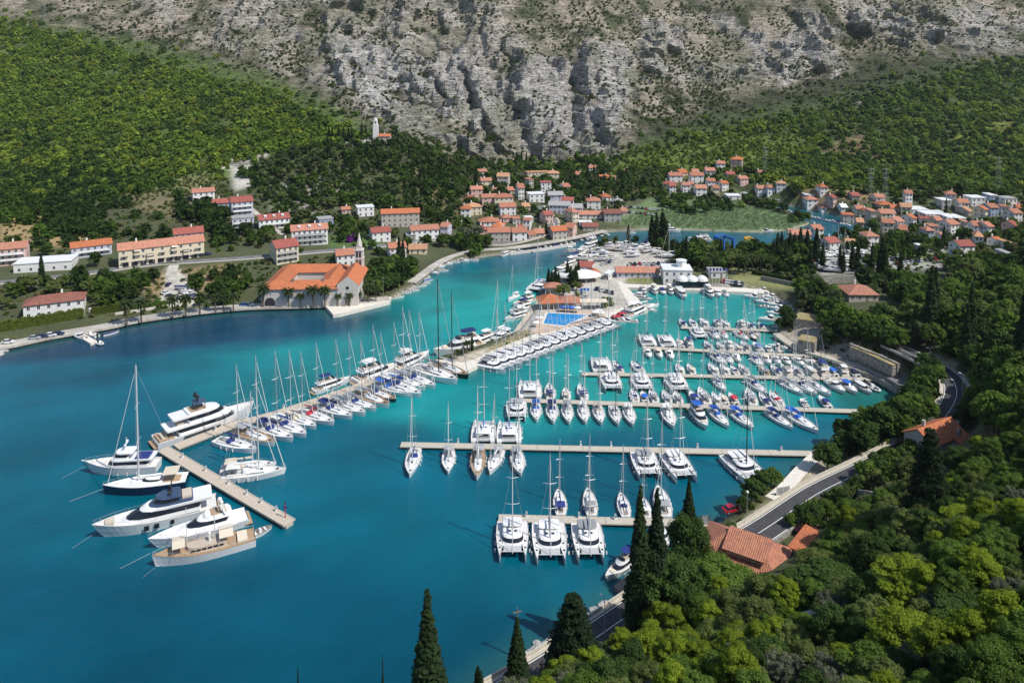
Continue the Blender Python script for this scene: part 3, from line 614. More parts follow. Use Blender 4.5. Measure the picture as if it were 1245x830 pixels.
def make_mono(hullm='gel', cover='canvas', bim='grey', dk='deck', mastm='alu', furl='canvas', hood='navy', L=13.0, h=19.0, detail=True):
    r = empty('sailing_yacht'); B = L * 0.315
    _, e = hull('hull', L, B, 1.05, 1.35, 0.72, M[hullm], r, mx=0.42, p=2.1, rake=0.03)
    deck('deck', e, M[dk], r)
    b = MB(); block(b, [(1.0, -1.2, 4.1, 1.15, 2.6), (1.38, -1.1, 3.6, 1.0, 2.4), (1.55, -1.0, 2.9, 0.85, 2.0)]); c = b.build('coachroof', M['gel'], r)
    b = MB(); 
    for s_ in (-1, 1): b.add([(-0.8, s_*1.12, 1.22), (2.2, s_*1.05, 1.26), (1.9, s_*0.98, 1.42), (-0.7, s_*1.06, 1.42)], [(0,1,2,3)])
    b.parts('cabin_window', M['glass'], c)
    b = MB(); b.box(1.2, 1.8, -0.3, 0.3, 1.52, 1.60); b.box(4.4, 5.0, -0.3, 0.3, 1.22, 1.36); b.parts('hatch', M['glass'], r)
    b = MB(); b.box(-5.7, -1.3, -0.62, 0.62, 0.75, 1.12); b.build('cockpit', M['cockpit'], r)
    b = MB()
    for s_ in (-1, 1): b.box(-5.3, -1.3, s_*0.95 - 0.3, s_*0.95 + 0.3, 1.0, 1.38, 0.05, 0.06)
    b.box(-4.0, -2.4, -0.16, 0.16, 1.05, 1.5); b.parts('cockpit_seat', M['teak'] if dk == 'teak' else M['deck'], r)
    for s_ in (-1, 1):
        b = MB()
        for k in range(10):
            a0, a1 = k * math.pi / 5, (k+1) * math.pi / 5
            b.tube((-4.7, s_*0.7 + 0.42*math.cos(a0), 1.75 + 0.42*math.sin(a0)), (-4.7, s_*0.7 + 0.42*math.cos(a1), 1.75 + 0.42*math.sin(a1)), 0.03, n=3)
        b.build('steering_wheel', M['wire'], r)
    b = MB(); block(b, [(1.4, -2.2, -0.55, 1.15, 0.7), (2.0, -2.15, -1.05, 0.95, 0.5)]); b.build('sprayhood', M[hood], r)
    if bim:
        b = MB(); rings = [[(x, -1.35, 2.85 - d), (x, -0.8, 3.02 - d), (x, 0.8, 3.02 - d), (x, 1.35, 2.85 - d), (x, 1.35, 2.80 - d), (x, -1.35, 2.80 - d)] for x, d in ((-5.4, 0.12), (-4.6, 0), (-3.4, 0), (-2.6, 0.12))]
        b.loft(rings); bo = b.build('bimini', M[bim], r); b = MB()
        for s_ in (-1, 1):
            for x in (-5.2, -2.8): b.tube((-4.0, s_*1.4, 1.1), (x, s_*1.33, 2.8), 0.025, n=3)
        b.build('bimini_frame', M['wire'], bo)
    mast_set(r, 1.0, 1.5, h, L, 1.25, M[mastm], (6.2, 1.4, furl), cover, 4.9)
    b = MB(); rigging(b, 1.0, 1.5, h, 1.75, L, 1.1); b.build('rigging', M['wire'], r)
    rails(r, e); fenders(r, e)
    return r
def make_cat(bim='canvas', cover='navy', mastm='alu', tramp='net', L=12.8, h=19.0, top='gel'):
    r = empty('catamaran')
    for s_ in (-1, 1):
        o, e = hull('hull', L, 1.75, 1.35, 1.75, 0.75, M['gel'], r, yoff=s_*2.75, mx=0.35, p=1.9, flare=0.8, rake=0.015, n=12)
        deck('hull_deck', e, M['deck'], o, yoff=s_*2.75)
        b = MB(); b.box(-2.6, 2.8, s_*2.75 + s_*0.79, s_*2.75 + s_*0.86, 0.85, 1.10); b.build('hull_window', M['glass'], o)
        b = MB(); b.box(0.8, 1.3, s_*2.75 - 0.22, s_*2.75 + 0.22, 1.4, 1.53); b.box(3.2, 3.7, s_*2.75 - 0.2, s_*2.75 + 0.2, 1.48, 1.63); b.parts('hatch', M['glass'], o)
        b = MB(); b.box(-6.35, -5.4, s_*2.75 - 0.5, s_*2.75 + 0.5, 0.5, 0.9); b.build('stern_step', M['deck'], o)
    b = MB(); b.box(-5.2, 2.5, -2.4, 2.4, 0.75, 1.42); b.build('bridge_deck', M['gel'], r)
    b = MB(); b.box(-4.9, -1.9, -1.9, 1.9, 1.42, 1.5); b.build('cockpit', M['cockpit'], r)
    b = MB(); b.box(-4.9, -4.3, -1.9, 1.9, 1.45, 1.9); b.box(-4.3, -2.4, -1.95, -1.3, 1.45, 1.85); b.parts('cockpit_seat', M['grey'], r)
    b = MB(); block(b, [(1.4, -2.0, 2.7, 2.55, 1.6), (1.78, -2.0, 2.45, 2.45, 1.6)]); block(b, [(2.28, -2.0, 1.6, 2.25, 1.5), (2.55, -2.1, 1.25, 2.1, 1.4), (2.62, -2.0, 1.0, 1.9, 1.3)]); c = b.build('cabin', M['gel'], r)
    b = MB(); block(b, [(1.78, -1.9, 2.40, 2.42, 1.6), (2.28, -1.9, 1.62, 2.22, 1.5)]); b.build('cabin_window', M['glass'], c)
    b = MB(); b.box(-0.9, -0.3, -0.9, -0.3, 2.6, 2.68); b.box(-0.9, -0.3, 0.4, 1.0, 2.6, 2.68); b.parts('roof_hatch', M['glass'], c)
    b = MB(); block(b, [(2.95, -5.0, -1.6, 2.2, 0.5), (3.08, -4.9, -1.7, 2.1, 0.5)])
    t = b.build('hardtop', M[top], r); b = MB()
    for x in (-4.7, -2.1):
        for s_ in (-1, 1): b.tube((x, s_*1.95, 1.5), (x, s_*1.9, 2.96), 0.05, n=4)
    b.parts('hardtop_post', M['wire'], t)
    b = MB()
    for s_ in (-1, 1): b.box(2.5, 4.75, s_*1.02 - 0.92, s_*1.02 + 0.92, 1.40, 1.43)
    b.parts('trampoline', M[tramp], r)
    b = MB(); b.tube((4.85, -2.75, 1.6), (4.85, 2.75, 1.6), 0.11, n=6); b.tube((2.5, 0, 1.45), (5.5, 0, 1.62), 0.10, n=6); b.build('crossbeam', M['alu'], r)
    mast_set(r, 0.9, 2.5, h, L, 1.5, M[mastm], (4.9, 1.7, 'canvas'), cover, 4.9, r=0.14)
    b = MB(); rigging(b, 0.9, 2.5, h, 3.2, L, 1.6); b.build('rigging', M['wire'], r)
    for s_ in (-1, 1): b = MB(); b.path([(-5.3, s_*3.55, 2.0), (0, s_*3.6, 2.05), (3.5, s_*3.4, 2.2), (5.9, s_*2.9, 2.35)], 0.02, 3); b.build('railing', M['wire'], r)
    for s_ in (-1, 1):
        for x in (-2.5, 0.5, 3.0): b = MB(); b.tube((x, s_*3.78, 0.25), (x, s_*3.78, 0.95), 0.14, n=6); b.build('fender', M['canvas'], r)
    return r
def make_motor(L=15.0, hullm='gel', fly=True, top='canvas', band='glass', dk='deck', radar=False, seats='cream'):
    k = L / 15.0; r = empty('motor_yacht'); B = 4.4 * k; z0 = 1.35 * k
    _, e = hull('hull', L, B, 1.35 * k, 2.0 * k, 0.86, M[hullm], r, mx=0.45, p=2.3, flare=0.8, rake=0.07)
    deck('deck', e, M[dk], r)
    b = MB(); b.box(-L*0.56, -L*0.47, -B*0.42, B*0.42, 0.35, 0.5); b.build('swim_platform', M['teak'], r)
    def lv(*a): return [(z*k, x0*k, x1*k, w_*k, n_*k) for z, x0, x1, w_, n_ in a]
    b = MB(); block(b, lv((1.3, -4.4, 4.4, 1.75, 2.6), (2.0, -4.4, 3.7, 1.7, 2.4))); block(b, lv((2.75, -4.6, 2.1, 1.6, 1.6), (3.0, -6.2, 1.8, 1.75, 1.5), (3.08, -6.2, 1.7, 1.75, 1.5))); c = b.build('superstructure', M['gel'], r)
    b = MB(); block(b, lv((2.0, -4.0, 3.72, 1.68, 2.4), (2.75, -4.0, 2.1, 1.57, 1.6))); b.build('cabin_window', M['glass'], c)
    b = MB(); 
    for s_ in (-1, 1): b.add([(-2.5*k, s_*B*0.485, 0.85*k), (2.6*k, s_*B*0.47, 0.95*k), (2.3*k, s_*B*0.475, 1.2*k), (-2.5*k, s_*B*0.492, 1.15*k)], [(0,1,2,3)])
    b.parts('hull_window', M['glass'], r)
    b = MB(); b.box(-6.8*k, -4.6*k, -1.6*k, 1.6*k, 1.25*k, 1.42*k); b.build('cockpit', M['teak'], r)
    b = MB(); b.box(-6.7*k, -6.1*k, -1.4*k, 1.4*k, 1.4*k, 1.8*k); b.build('cockpit_seat', M[seats], r)
    b = MB(); b.box(3.0*k, 4.9*k, -0.85*k, 0.85*k, 1.9*k, 2.1*k, 0.1, 0.1); b.build('sunpad', M[seats], r)
    if fly:
        b = MB(); block(b, lv((3.05, -5.6, 1.6, 1.55, 1.2), (3.6, -5.6, 1.1, 1.55, 1.1))); f = b.build('flybridge', M['gel'], r)
        b = MB(); block(b, lv((3.6, -5.3, 0.85, 1.4, 1.0), (3.62, -5.3, 0.85, 1.4, 1.0))); b.build('flybridge_floor', M['cockpit'], f)
        b = MB(); b.box(-5.1*k, -3.4*k, -1.3*k, -0.7*k, 3.6*k, 3.95*k); b.box(-5.1*k, -4.5*k, -0.7*k, 1.3*k, 3.6*k, 3.95*k); b.box(-1.2*k, -0.5*k, -1.0*k, 1.0*k, 3.6*k, 4.0*k); b.parts('seat', M[seats], f)
        b = MB(); block(b, lv((3.6, 0.2, 1.05, 1.45, 0.9), (3.95, 0.0, 0.65, 1.3, 0.7))); b.build('windscreen', M['glass'], f)
        if top:
            b = MB(); block(b, lv((5.25, -4.8, -0.6, 1.5, 0.9), (5.36, -4.7, -0.7, 1.4, 0.9))); t = b.build('hardtop', M[top], r)
            b = MB()
            for s_ in (-1, 1): b.tube((-4.6*k, s_*1.45*k, 3.5*k), (-4.2*k, s_*1.35*k, 5.26*k), 0.1*k, n=4); b.tube((-1.2*k, s_*1.45*k, 3.5*k), (-1.5*k, s_*1.3*k, 5.26*k), 0.06*k, n=4)
            b.parts('hardtop_post', M['gel'], t)
        if radar:
            b = MB(); b.ball((-3.8*k, -0.8*k, 5.85*k), 0.45*k); b.ball((-3.8*k, 0.8*k, 5.85*k), 0.45*k); b.tube((-3.0*k, 0, 5.3*k), (-3.2*k, 0, 7.0*k), 0.1*k, n=4); b.build('radar_dome', M['canvas'], r)
    else:
        b = MB(); b.path([(-4.8*k, -1.7*k, 2.2*k), (-4.2*k, -1.4*k, 3.6*k), (-4.2*k, 1.4*k, 3.6*k), (-4.8*k, 1.7*k, 2.2*k)], 0.12*k, 4); b.build('radar_arch', M['gel'], r)
        if top:
            b = MB(); block(b, lv((3.3, -6.6, -4.0, 1.5, 0.3), (3.42, -6.5, -4.1, 1.4, 0.3))); b.build('canopy', M[top], r)
    rails(r, e, t0=6, h=0.7); fenders(r, e)
    return r
def make_cruiser(L=8.5, cov='navy', hullm='gel', cab=True):
    r = empty('cabin_cruiser'); B = L * 0.34
    _, e = hull('hull', L, B, 0.85, 1.25, 0.85, M[hullm], r, mx=0.4, p=2.4, flare=0.8, rake=0.06, n=10); deck('deck', e, M['deck'], r)
    q = L / 8.5; b = MB(); block(b, [(0.9, -0.6*q, 2.7*q, B*0.34, 1.6*q), (1.45, -0.5*q, 2.2*q, B*0.3, 1.4*q)]); b.build('foredeck_cabin', M['gel'], r)
    b = MB(); block(b, [(1.4, -0.9*q, 0.9*q, B*0.36, 0.8*q), (2.0, -0.9*q, 0.3*q, B*0.32, 0.6*q)]); b.build('windscreen', M['glass'], r)
    b = MB(); block(b, [(2.0, -2.6*q if cov else -1.2*q, 0.35*q, B*0.35, 0.5*q), (2.12, -2.5*q if cov else -1.2*q, 0.25*q, B*0.33, 0.5*q)]); b.build('canopy' if cov else 'hardtop', M[cov] if cov else M['gel'], r)
    b = MB(); b.box(-L*0.46, -0.9*q, -B*0.34, B*0.34, 0.82, 0.92); b.build('cockpit', M['cockpit'], r)
    b = MB(); b.box(-L*0.44, -L*0.37, -B*0.32, B*0.32, 0.9, 1.3); b.build('seat', M['canvas'], r)
    b = MB(); b.box(-L*0.53, -L*0.47, -0.25, 0.25, 0.3, 1.35, 0.03, 0.03); b.build('outboard_engine', M['dark'], r)
    rails(r, e, t0=5, h=0.5); return r
def make_open(L=5.5, hullm='gel', inner='cockpit', cov=None):
    r = empty('small_boat'); B = L * 0.37
    _, e = hull('hull', L, B, 0.55, 0.8, 0.8, M[hullm], r, mx=0.4, n=8, rake=0.05); deck('floor', e, M[inner], r, drop=0.25, ins=0.88)
    q = L / 5.5
    if cov:
        b = MB(); rings = [[(x, -w_, z - 0.1), (x, 0, z + 0.18), (x, w_, z - 0.1)] for x, w_, z in [(a*0.97, w2*0.98, z2 + 0.1) for a, w2, z2 in e]]; b.loft(rings, closed=False, cap=(False, False)); b.build('boat_cover', M[cov], r)
    else:
        b = MB(); b.box(-0.2*q, 0.4*q, -0.4*q, 0.4*q, 0.4, 1.1, 0.1, 0.08); b.build('console', M['gel'], r)
        b = MB(); b.box(-1.3*q, -0.8*q, -0.8*q, 0.8*q, 0.35, 0.7); b.box(1.0*q, 1.4*q, -0.7*q, 0.7*q, 0.4, 0.7); b.parts('bench', M['deck'], r)
    b = MB(); b.box(-L*0.55, -L*0.48, -0.2, 0.2, 0.1, 1.05, 0.03, 0.03); b.build('outboard_engine', M['dark'], r); return r
def make_rib(L=6.5, tubem='tube'):
    r = empty('inflatable_boat'); B = L * 0.38; b = MB(); n = 16; pts = []
    for s_ in (-1, 1):
        pts = [(-L*0.5, s_*B*0.4, 0.4), (0, s_*B*0.42, 0.42), (L*0.25, s_*B*0.36, 0.5), (L*0.42, s_*B*0.18, 0.6), (L*0.48, 0, 0.65)]
        b.path(pts, 0.26, 8)
    b.build('tube', M[tubem], r, smooth=True)
    b = MB(); b.box(-L*0.48, L*0.3, -B*0.35, B*0.35, 0.0, 0.35); b.build('hull', M['dark'], r)
    b = MB(); b.box(-0.4, 0.3, -0.45, 0.45, 0.35, 1.3, 0.1, 0.05); b.build('console', M['gel'], r)
    b = MB(); b.box(-1.5, -0.8, -0.5, 0.5, 0.35, 0.9); b.build('seat', M['dark'], r)
    b = MB(); b.box(-L*0.55, -L*0.49, -0.2, 0.2, 0.2, 1.2); b.build('outboard_engine', M['dark'], r); return r
PROTO = {}
def get(key, fn, *a, **k):
    if key not in PROTO: PROTO[key] = fn(*a, **k); return PROTO[key]
    return copy_tree(PROTO[key])
THINGS = []          # (object, px, py) for the labels made unique at the end
def put(o, x, y, z, rz, label, cat, group=None, s=1.0, px=None):
    o.location = (x, y, z); o.rotation_euler = (0, 0, rz); o.scale = (s, s, s)
    if 'group' in o: del o['group']
    tag(o, label, cat, group); q = P(x, y, z); THINGS.append([o, q[0], q[1]]); return o
MONO = {'w': dict(), 'b': dict(cover='navy', bim='navy'), 'B': dict(cover='blue', bim='blue', hood='blue'), 'g': dict(bim='grey', hood='grey'), 'n': dict(bim=None, hood='navy', cover='navy'),
        'c': dict(bim='cream', hood='cream', cover='cream'), 'r': dict(cover='red', bim=None, hood='red', furl='canvas'), 't': dict(dk='teak', bim='grey', hood='grey'), 'N': dict(hullm='navyhull', bim=None, hood='navy', dk='teak'),
        'k': dict(hullm='blackhull', bim=None, hood='grey', dk='teak', mastm='blackmast', furl='grey'), 'K': dict(bim=None, hood='grey', mastm='blackmast', furl='grey', cover='grey'), 'o': dict(bim='canvas', hood='canvas'), 'y': dict(bim='canvas', hood='navy', cover='blue')}
MDESC = {'w': 'white sailing yacht', 'b': 'white sailing yacht with navy canopy', 'B': 'white sailing yacht under bright blue covers', 'g': 'white sailing yacht with grey canopy', 'n': 'white sailing yacht with navy sprayhood', 'c': 'white sailing yacht with cream canopy',
         'r': 'white sailing yacht with red covers', 't': 'teak-decked sailing yacht with grey canopy', 'N': 'dark blue sailing yacht', 'k': 'black-hulled sailing yacht', 'K': 'white sailing yacht with black mast', 'o': 'white sailing yacht with white canopy', 'y': 'white sailing yacht with blue boom cover'}
CAT = {'w': dict(), 'b': dict(cover='blue', bim='canvas'), 'g': dict(top='grey'), 'n': dict(cover='navy', tramp='net'), 'o': dict(cover='canvas'), 'k': dict(mastm='blackmast', cover='grey')}
CDESC = {'w': 'white catamaran', 'b': 'white catamaran with blue boom cover', 'g': 'white catamaran with grey roof', 'n': 'white catamaran with navy boom cover', 'o': 'white catamaran with white boom cover', 'k': 'white catamaran with dark mast'}
MOT = {'w': dict(), 'o': dict(top=None), 'b': dict(top='navy'), 'B': dict(top='blue'), 's': dict(fly=False, top=None), 'S': dict(fly=False, top='navy'), 'C': dict(fly=False, top='cream', seats='cream'), 'r': dict(radar=True), 'd': dict(fly=False, top='grey', hullm='gel')}
MODESC = {'w': 'white flybridge motor yacht', 'o': 'white open-topped motor yacht', 'b': 'white motor yacht with navy top', 'B': 'white motor yacht with bright blue top', 's': 'sleek white motor cruiser', 'S': 'white motor cruiser with navy canopy', 'C': 'white motor cruiser with cream canopy', 'r': 'white motor yacht with radar domes', 'd': 'white motor cruiser with grey canopy'}
def boat(code, x, y, rz, L, label=None, where='', group=None):
    k, v = code[0], code[1:]
    if k == 'M': o = get(code, make_mono, **MONO[v]); s = L / 13.0; d = MDESC[v]; c = 'sailing yacht'
    elif k == 'C': o = get(code, make_cat, **CAT[v]); s = L / 12.8; d = CDESC[v]; c = 'catamaran'
    elif k == 'Y': o = get(code, make_motor, **MOT[v]); s = L / 15.0; d = MODESC[v]; c = 'motor yacht'
    elif k == 'D': o = get(code, make_cruiser, cov={'n': 'navy', 'w': None, 'b': 'blue', 'c': 'cream', 'g': 'grey', 'r': 'red'}[v]); s = L / 8.5; d = {'n': 'small white cruiser with navy canopy', 'w': 'small white cabin cruiser', 'b': 'small cruiser with blue canopy', 'c': 'small cruiser with cream canopy', 'g': 'small cruiser with grey canopy', 'r': 'small cruiser with red canopy'}[v]; c = 'motorboat'
    elif k == 'O': o = get(code, make_open, cov={'w': None, 'n': 'navy', 'c': 'cream', 'b': 'blue', 't': None}[v], inner='teak' if v == 't' else 'cockpit'); s = L / 5.5; d = {'w': 'small open white boat', 'n': 'small boat under navy cover', 'c': 'small boat under cream cover', 'b': 'small boat under blue cover', 't': 'small open boat with wooden floor'}[v]; c = 'small boat'
    elif k == 'R': o = get(code, make_rib, tubem={'g': 'tube', 'k': 'rubber', 'w': 'canvas'}[v]); s = L / 6.5; d = {'g': 'grey inflatable dinghy', 'k': 'black inflatable dinghy', 'w': 'white inflatable dinghy'}[v]; c = 'dinghy'
    put(o, x, y, 0.0, rz, label or (d + ' ' + where).strip(), c, group, s); o.scale = (s, s * rng.uniform(0.94, 1.06), s * rng.uniform(0.92, 1.08)); return o
def boat_sb(code, stern, bow, z=1.0, label=None, where='', group=None, L=None):
    a, b = W(*stern, z), W(*bow, z); x, y = (a[0]+b[0])/2, (a[1]+b[1])/2; dx, dy = b[0]-a[0], b[1]-a[1]
    return boat(code, x, y, math.atan2(dy, dx), L or math.hypot(dx, dy), label, where, group)
# ================================================================ pontoons and moored boats
def pontoon(p0, p1, wd, label, z=0.85, m='conc', piles=True, group='marina pontoons'):
    a, b = np.array(W(*p0, z)), np.array(W(*p1, z)); d = b - a; L = np.linalg.norm(d); rz = math.atan2(d[1], d[0])
    r = empty('pontoon', (a[0], a[1], 0), rz); tag(r, label, 'pontoon', group)
    k = MB(); n = max(1, int(L / 12)); s = L / n
    for i in range(n): k.box(i*s + 0.04, (i+1)*s - 0.04, -wd/2, wd/2, z - 0.14, z)
    k.build('deck', M['planks'] if m == 'planks' else M[m], r)
    k = MB()
    for i in range(n): k.box(i*s + 0.3, (i+1)*s - 0.3, -wd/2 + 0.25, wd/2 - 0.25, -0.3, z - 0.14)
    k.build('float', M['dark'], r)
    k = MB()
    for s_ in (-1, 1): k.box(0, L, s_*(wd/2 + 0.05) - 0.05, s_*(wd/2 + 0.05) + 0.05, z - 0.22, z + 0.05)
    k.build('edge_beam', M['conc'], r)
    return r, a, d / L, L, rz
PT = {}
for key, p0, p1, wd, nm in (('a', (606,629), (868,636), 2.4, 'lowest'), ('b', (487,540), (993,551), 2.4, 'second lowest'), ('c', (622,486), (1090,501), 2.2, 'third lowest'), ('d', (707,454), (1082,461), 2.0, 'fourth lowest'), ('e', (783,422), (992,433), 2.0, 'fifth lowest'), ('f', (828,398), (950,402), 1.8, 'uppermost')):
    PT[key] = pontoon(p0, p1, wd, f'long pale concrete pontoon, {nm} of the parallel pontoons on the right') + (nm,)
def row(key, side, items):
    """items: (pixel x of the mooring point, code, length, yaw)"""
    _, a, d, L, rz, nm = PT[key]; wd = {'a': 2.4, 'b': 2.4}.get(key, 2.0)
    p0 = P(*a); p1 = P(*(a + d * L))
    for it in items:
        px, code, ln = it[:3]; yaw = it[3] if len(it) > 3 else 0.0
        lo, hi = 0.0, L
        for _ in range(30):
            m_ = (lo + hi) / 2
            if P(*(a + d * m_))[0] < px: lo = m_
            else: hi = m_
        q = a + d * lo; ang = (-math.pi/2 if side == 'near' else math.pi/2) + R(yaw)
        off = wd/2 + 0.6 + ln/2
        nrm = np.array([math.cos(ang), math.sin(ang)]); base = np.array([0, -1 if side == 'near' else 1]) * (wd/2 + 0.6)
        x, y = q[0] + base[0] + nrm[0]*ln/2, q[1] + base[1] + nrm[1]*ln/2
        boat(code, x, y, ang, ln, where=('before' if side == 'near' else 'behind') + f' the {nm} pontoon', group=f'boats moored at the {nm} pontoon')
row('a', 'near', [(623,'Cw',12.6), (666,'Cn',13.2), (711,'Cg',12.6), (800,'Dw',8), (818,'Dg',8)])
row('a', 'far', [(683,'Mb',10.5), (721,'Mg',11), (763,'Mn',9.6), (789,'My',8.5), (812,'Mw',12.5,-2)])
row('b', 'near', [(507,'Mn',13.5), (547,'Mg',11.5,3), (583,'Mt',14), (609,'Mg',11.5,-14), (627,'Mg',12,6), (779,'Cg',12.2), (813,'Co',13,7), (886,'Ck',13.5,14)])
row('b', 'far', [(587,'Cb',12.6), (619,'Cb',12.2)])
row('c', 'near', [(628,'Cg',11.5), (651,'MB',11.2), (670,'Mb',12), (688,'Mg',12), (707,'Mo',11.5), (725,'Mc',11.6), (744,'MK',11.8), (761,'Mo',11.8), (807,'Mo',12.4), (840,'YB',12.6,6), (862,'MB',11.5,12), (886,'MB',12.2,16), (930,'Mb',11.5,20), (952,'MB',13.5,22)])
row('c', 'far', [(645,'Co',12.5), (670,'Mb',11), (690,'Mc',8.5), (712,'Mb',11,4), (775,'Mn',9), (787,'Db',7.5), (799,'Mg',9.5), (815,'Mg',9), (829,'Mw',8.5), (849,'Dn',8.5), (863,'Mw',11.5), (877,'Mo',8.5), (886,'Dc',7.5), (898,'Dr',8), (919,'Mw',12,-8), (938,'Mb',9.5), (953,'Mr',10.5), (985,'Dw',6), (1012,'Dn',8)])
row('d', 'near', [(740,'Cw',11.6), (776,'Co',11.4), (817,'Cw',11.8), (866,'Mw',10,8), (906,'Mw',12,14), (946,'Mg',11.5,18), (961,'Mn',12,18), (977,'MK',12,18), (1003,'Dw',9.5,12), (1019,'Db',9.5,8), (1034,'Yd',9.5,12), (1049,'Rw',7.5,10)])
row('d', 'far', [(734,'Co',11.8), (757,'Mb',9.5,10), (783,'Mn',10,14), (831,'Mo',8.5), (845,'Mc',8.5), (873,'Mo',9.5), (887,'Mo',9), (899,'Mn',8), (911,'Mg',9.5), (936,'Mt',8.5), (951,'Mb',9), (964,'Yo',9), (977,'Mw',9.5), (994,'YC',9.5), (1008,'Yb',13), (1020,'Db',8), (1032,'Yw',10,-8), (1047,'Dn',8.5)])
row('e', 'near', [(785,'Dw',8), (798,'Dc',8), (811,'Dw',8.5), (862,'Mw',12,14), (880,'Mw',9.5), (891,'Dw',7.5), (913,'Mw',10.5), (926,'Dc',8), (938,'Dw',7.5), (950,'Dw',7.5), (962,'Dw',8,10), (975,'Ow',7.5,12)])
row('e', 'far', [(791,'Cw',11), (815,'Cw',11.5), (831,'Dc',8), (842,'Yb',10), (866,'Mw',8.5), (881,'Mo',8), (892,'Yw',9), (903,'Mc',8), (913,'Mw',9.5), (928,'Db',9), (941,'Dw',7), (953,'Ow',6.5)])
row('f', 'near', [(845,'Co',10), (862,'Mw',10.5,5), (875,'Mr',9.5), (892,'Mr',10.5,14), (907,'MN',9.5,5), (917,'Ow',5.5)])
row('f', 'far', [(834,'Mb',8.5), (847,'Mn',9), (861,'Mo',10), (877,'Yb',8), (887,'My',9.5), (907,'Yw',8.5), (918,'Mb',8), (931,'Dn',7)])
# the T-shaped main pier
def pier_line(pts, wd, label, z=1.05, m='planks', group=None):
    p3 = [W(a, b, z) for a, b in pts]; r = empty('pier', (p3[0][0], p3[0][1], 0)); tag(r, label, 'pier', group)
    o0 = np.array([p3[0][0], p3[0][1], 0]); q = np.array(p3) - o0
    def mk(name, mm_, hw, za, zb, off=0.0):
        t = np.gradient(q[:, :2], axis=0); t /= np.linalg.norm(t, axis=1)[:, None]; nn = np.stack([-t[:, 1], t[:, 0]], 1); b = MB(); rings = []
        for i in range(len(q)):
            A, B_ = q[i, :2] + nn[i]*(off+hw), q[i, :2] + nn[i]*(off-hw); rings.append([(A[0], A[1], zb), (B_[0], B_[1], zb), (B_[0], B_[1], za), (A[0], A[1], za)])
        b.loft(rings); return b.build(name, mm_, r)
    mk('deck', M[m], wd/2, z - 0.25, z); mk('kerb', M['conc'], 0.12, z - 0.3, z + 0.1, wd/2 + 0.12); mk('kerb', M['conc'], 0.12, z - 0.3, z + 0.1, -wd/2 - 0.12); mk('foundation', M['conc'], wd/2 - 0.35, -0.5, z - 0.25)
    return r
pier_line([(519,443),(450,464),(381,488),(334,503),(288,515),(250,529),(214,543)], 2.9, 'long pale pier running from the white quay towards the big yachts')
pier_line([(198,545),(240,570),(300,605),(352,635)], 2.8, 'short pale pier with big yachts on both sides, at the lower left', z=1.06)
pier_line([(628,405),(640,388),(655,369),(668,352)], 2.6, 'narrow beige walkway along the left edge of the peninsula')
# right-hand row along the main pier (stern at the pier, bow down right)
for code, s_, b_ in (('Mn',(262,534),(312,547)),('Mt',(286,523),(335,539)),('Mb',(312,517),(357,534)),('My',(330,511),(373,529)),('Mc',(346,504),(385,519)),('Mr',(360,499),(407,514)),('Mb',(386,492),(429,507)),('Mg',(402,488),(445,503)),('Mw',(417,484),(458,497)),('Mt',(431,478),(474,493)),('MN',(441,473),(482,486)),('MB',(455,466),(500,480)),('My',(463,463),(513,481)),('Mg',(474,459),(518,472)),('Mw',(486,455),(530,470))):
    boat_sb(code, s_, b_, where='on the right of the long pier', group='yachts moored along the right of the long pier')
boat_sb('MK', (503,446), (557,465), label='long white sailing yacht with very tall black mast beside the white quay tip')
boat_sb('Mk', (524,442), (570,458), label='black-hulled sailing yacht with teak deck against the white quay tip')
boat_sb('Yb', (381,475), (426,460), label='white motor yacht with navy top, leftmost of three behind the long pier')
boat_sb('Yw', (431,464), (485,445), label='white motor yacht with white hardtop, second of three behind the long pier')
boat_sb('Yr', (479,449), (522,430), label='white motor yacht with radar domes, third behind the long pier')
boat_sb('Mo', (270,578), (347,570), z=1.2, L=16, label='nearer of two white sailing yachts rafted on the right of the short pier')
boat_sb('Mc', (268,569), (336,562), z=1.2, L=14, label='farther of two white sailing yachts rafted on the right of the short pier')
boat_sb('Yb', (588,417), (527,430), label='large white motor yacht with navy top along the left of the white quay')
boat_sb('Co', (617,404), (596,414), label='white catamaran left of the pool quay with tall mast', L=13)
boat_sb('Yw', (600,409), (570,421), label='white motor yacht with white hardtop between larger yacht and catamaran on the quay', L=14)
# catamaran fleet along the lower edge of the peninsula
N_ = 14
for i in range(N_):
    t = i / (N_ - 1); sx, sy = 583 + (724 - 583) * t, 440 + (391.5 - 440) * t
    ang = 26 - 4 * t; a = W(sx, sy, 1.0); hd = -0.50 - 0.02 * i; ln = 12.3 - 0.8 * t
    x, y = a[0] + math.cos(hd) * ln * 0.5, a[1] + math.sin(hd) * ln * 0.5
    boat(('Cg','Cw','Cn','Co','Cw','Cg')[i % 6], x, y, hd, ln, where='in the packed row below the pool', group='catamarans moored below the swimming pool')
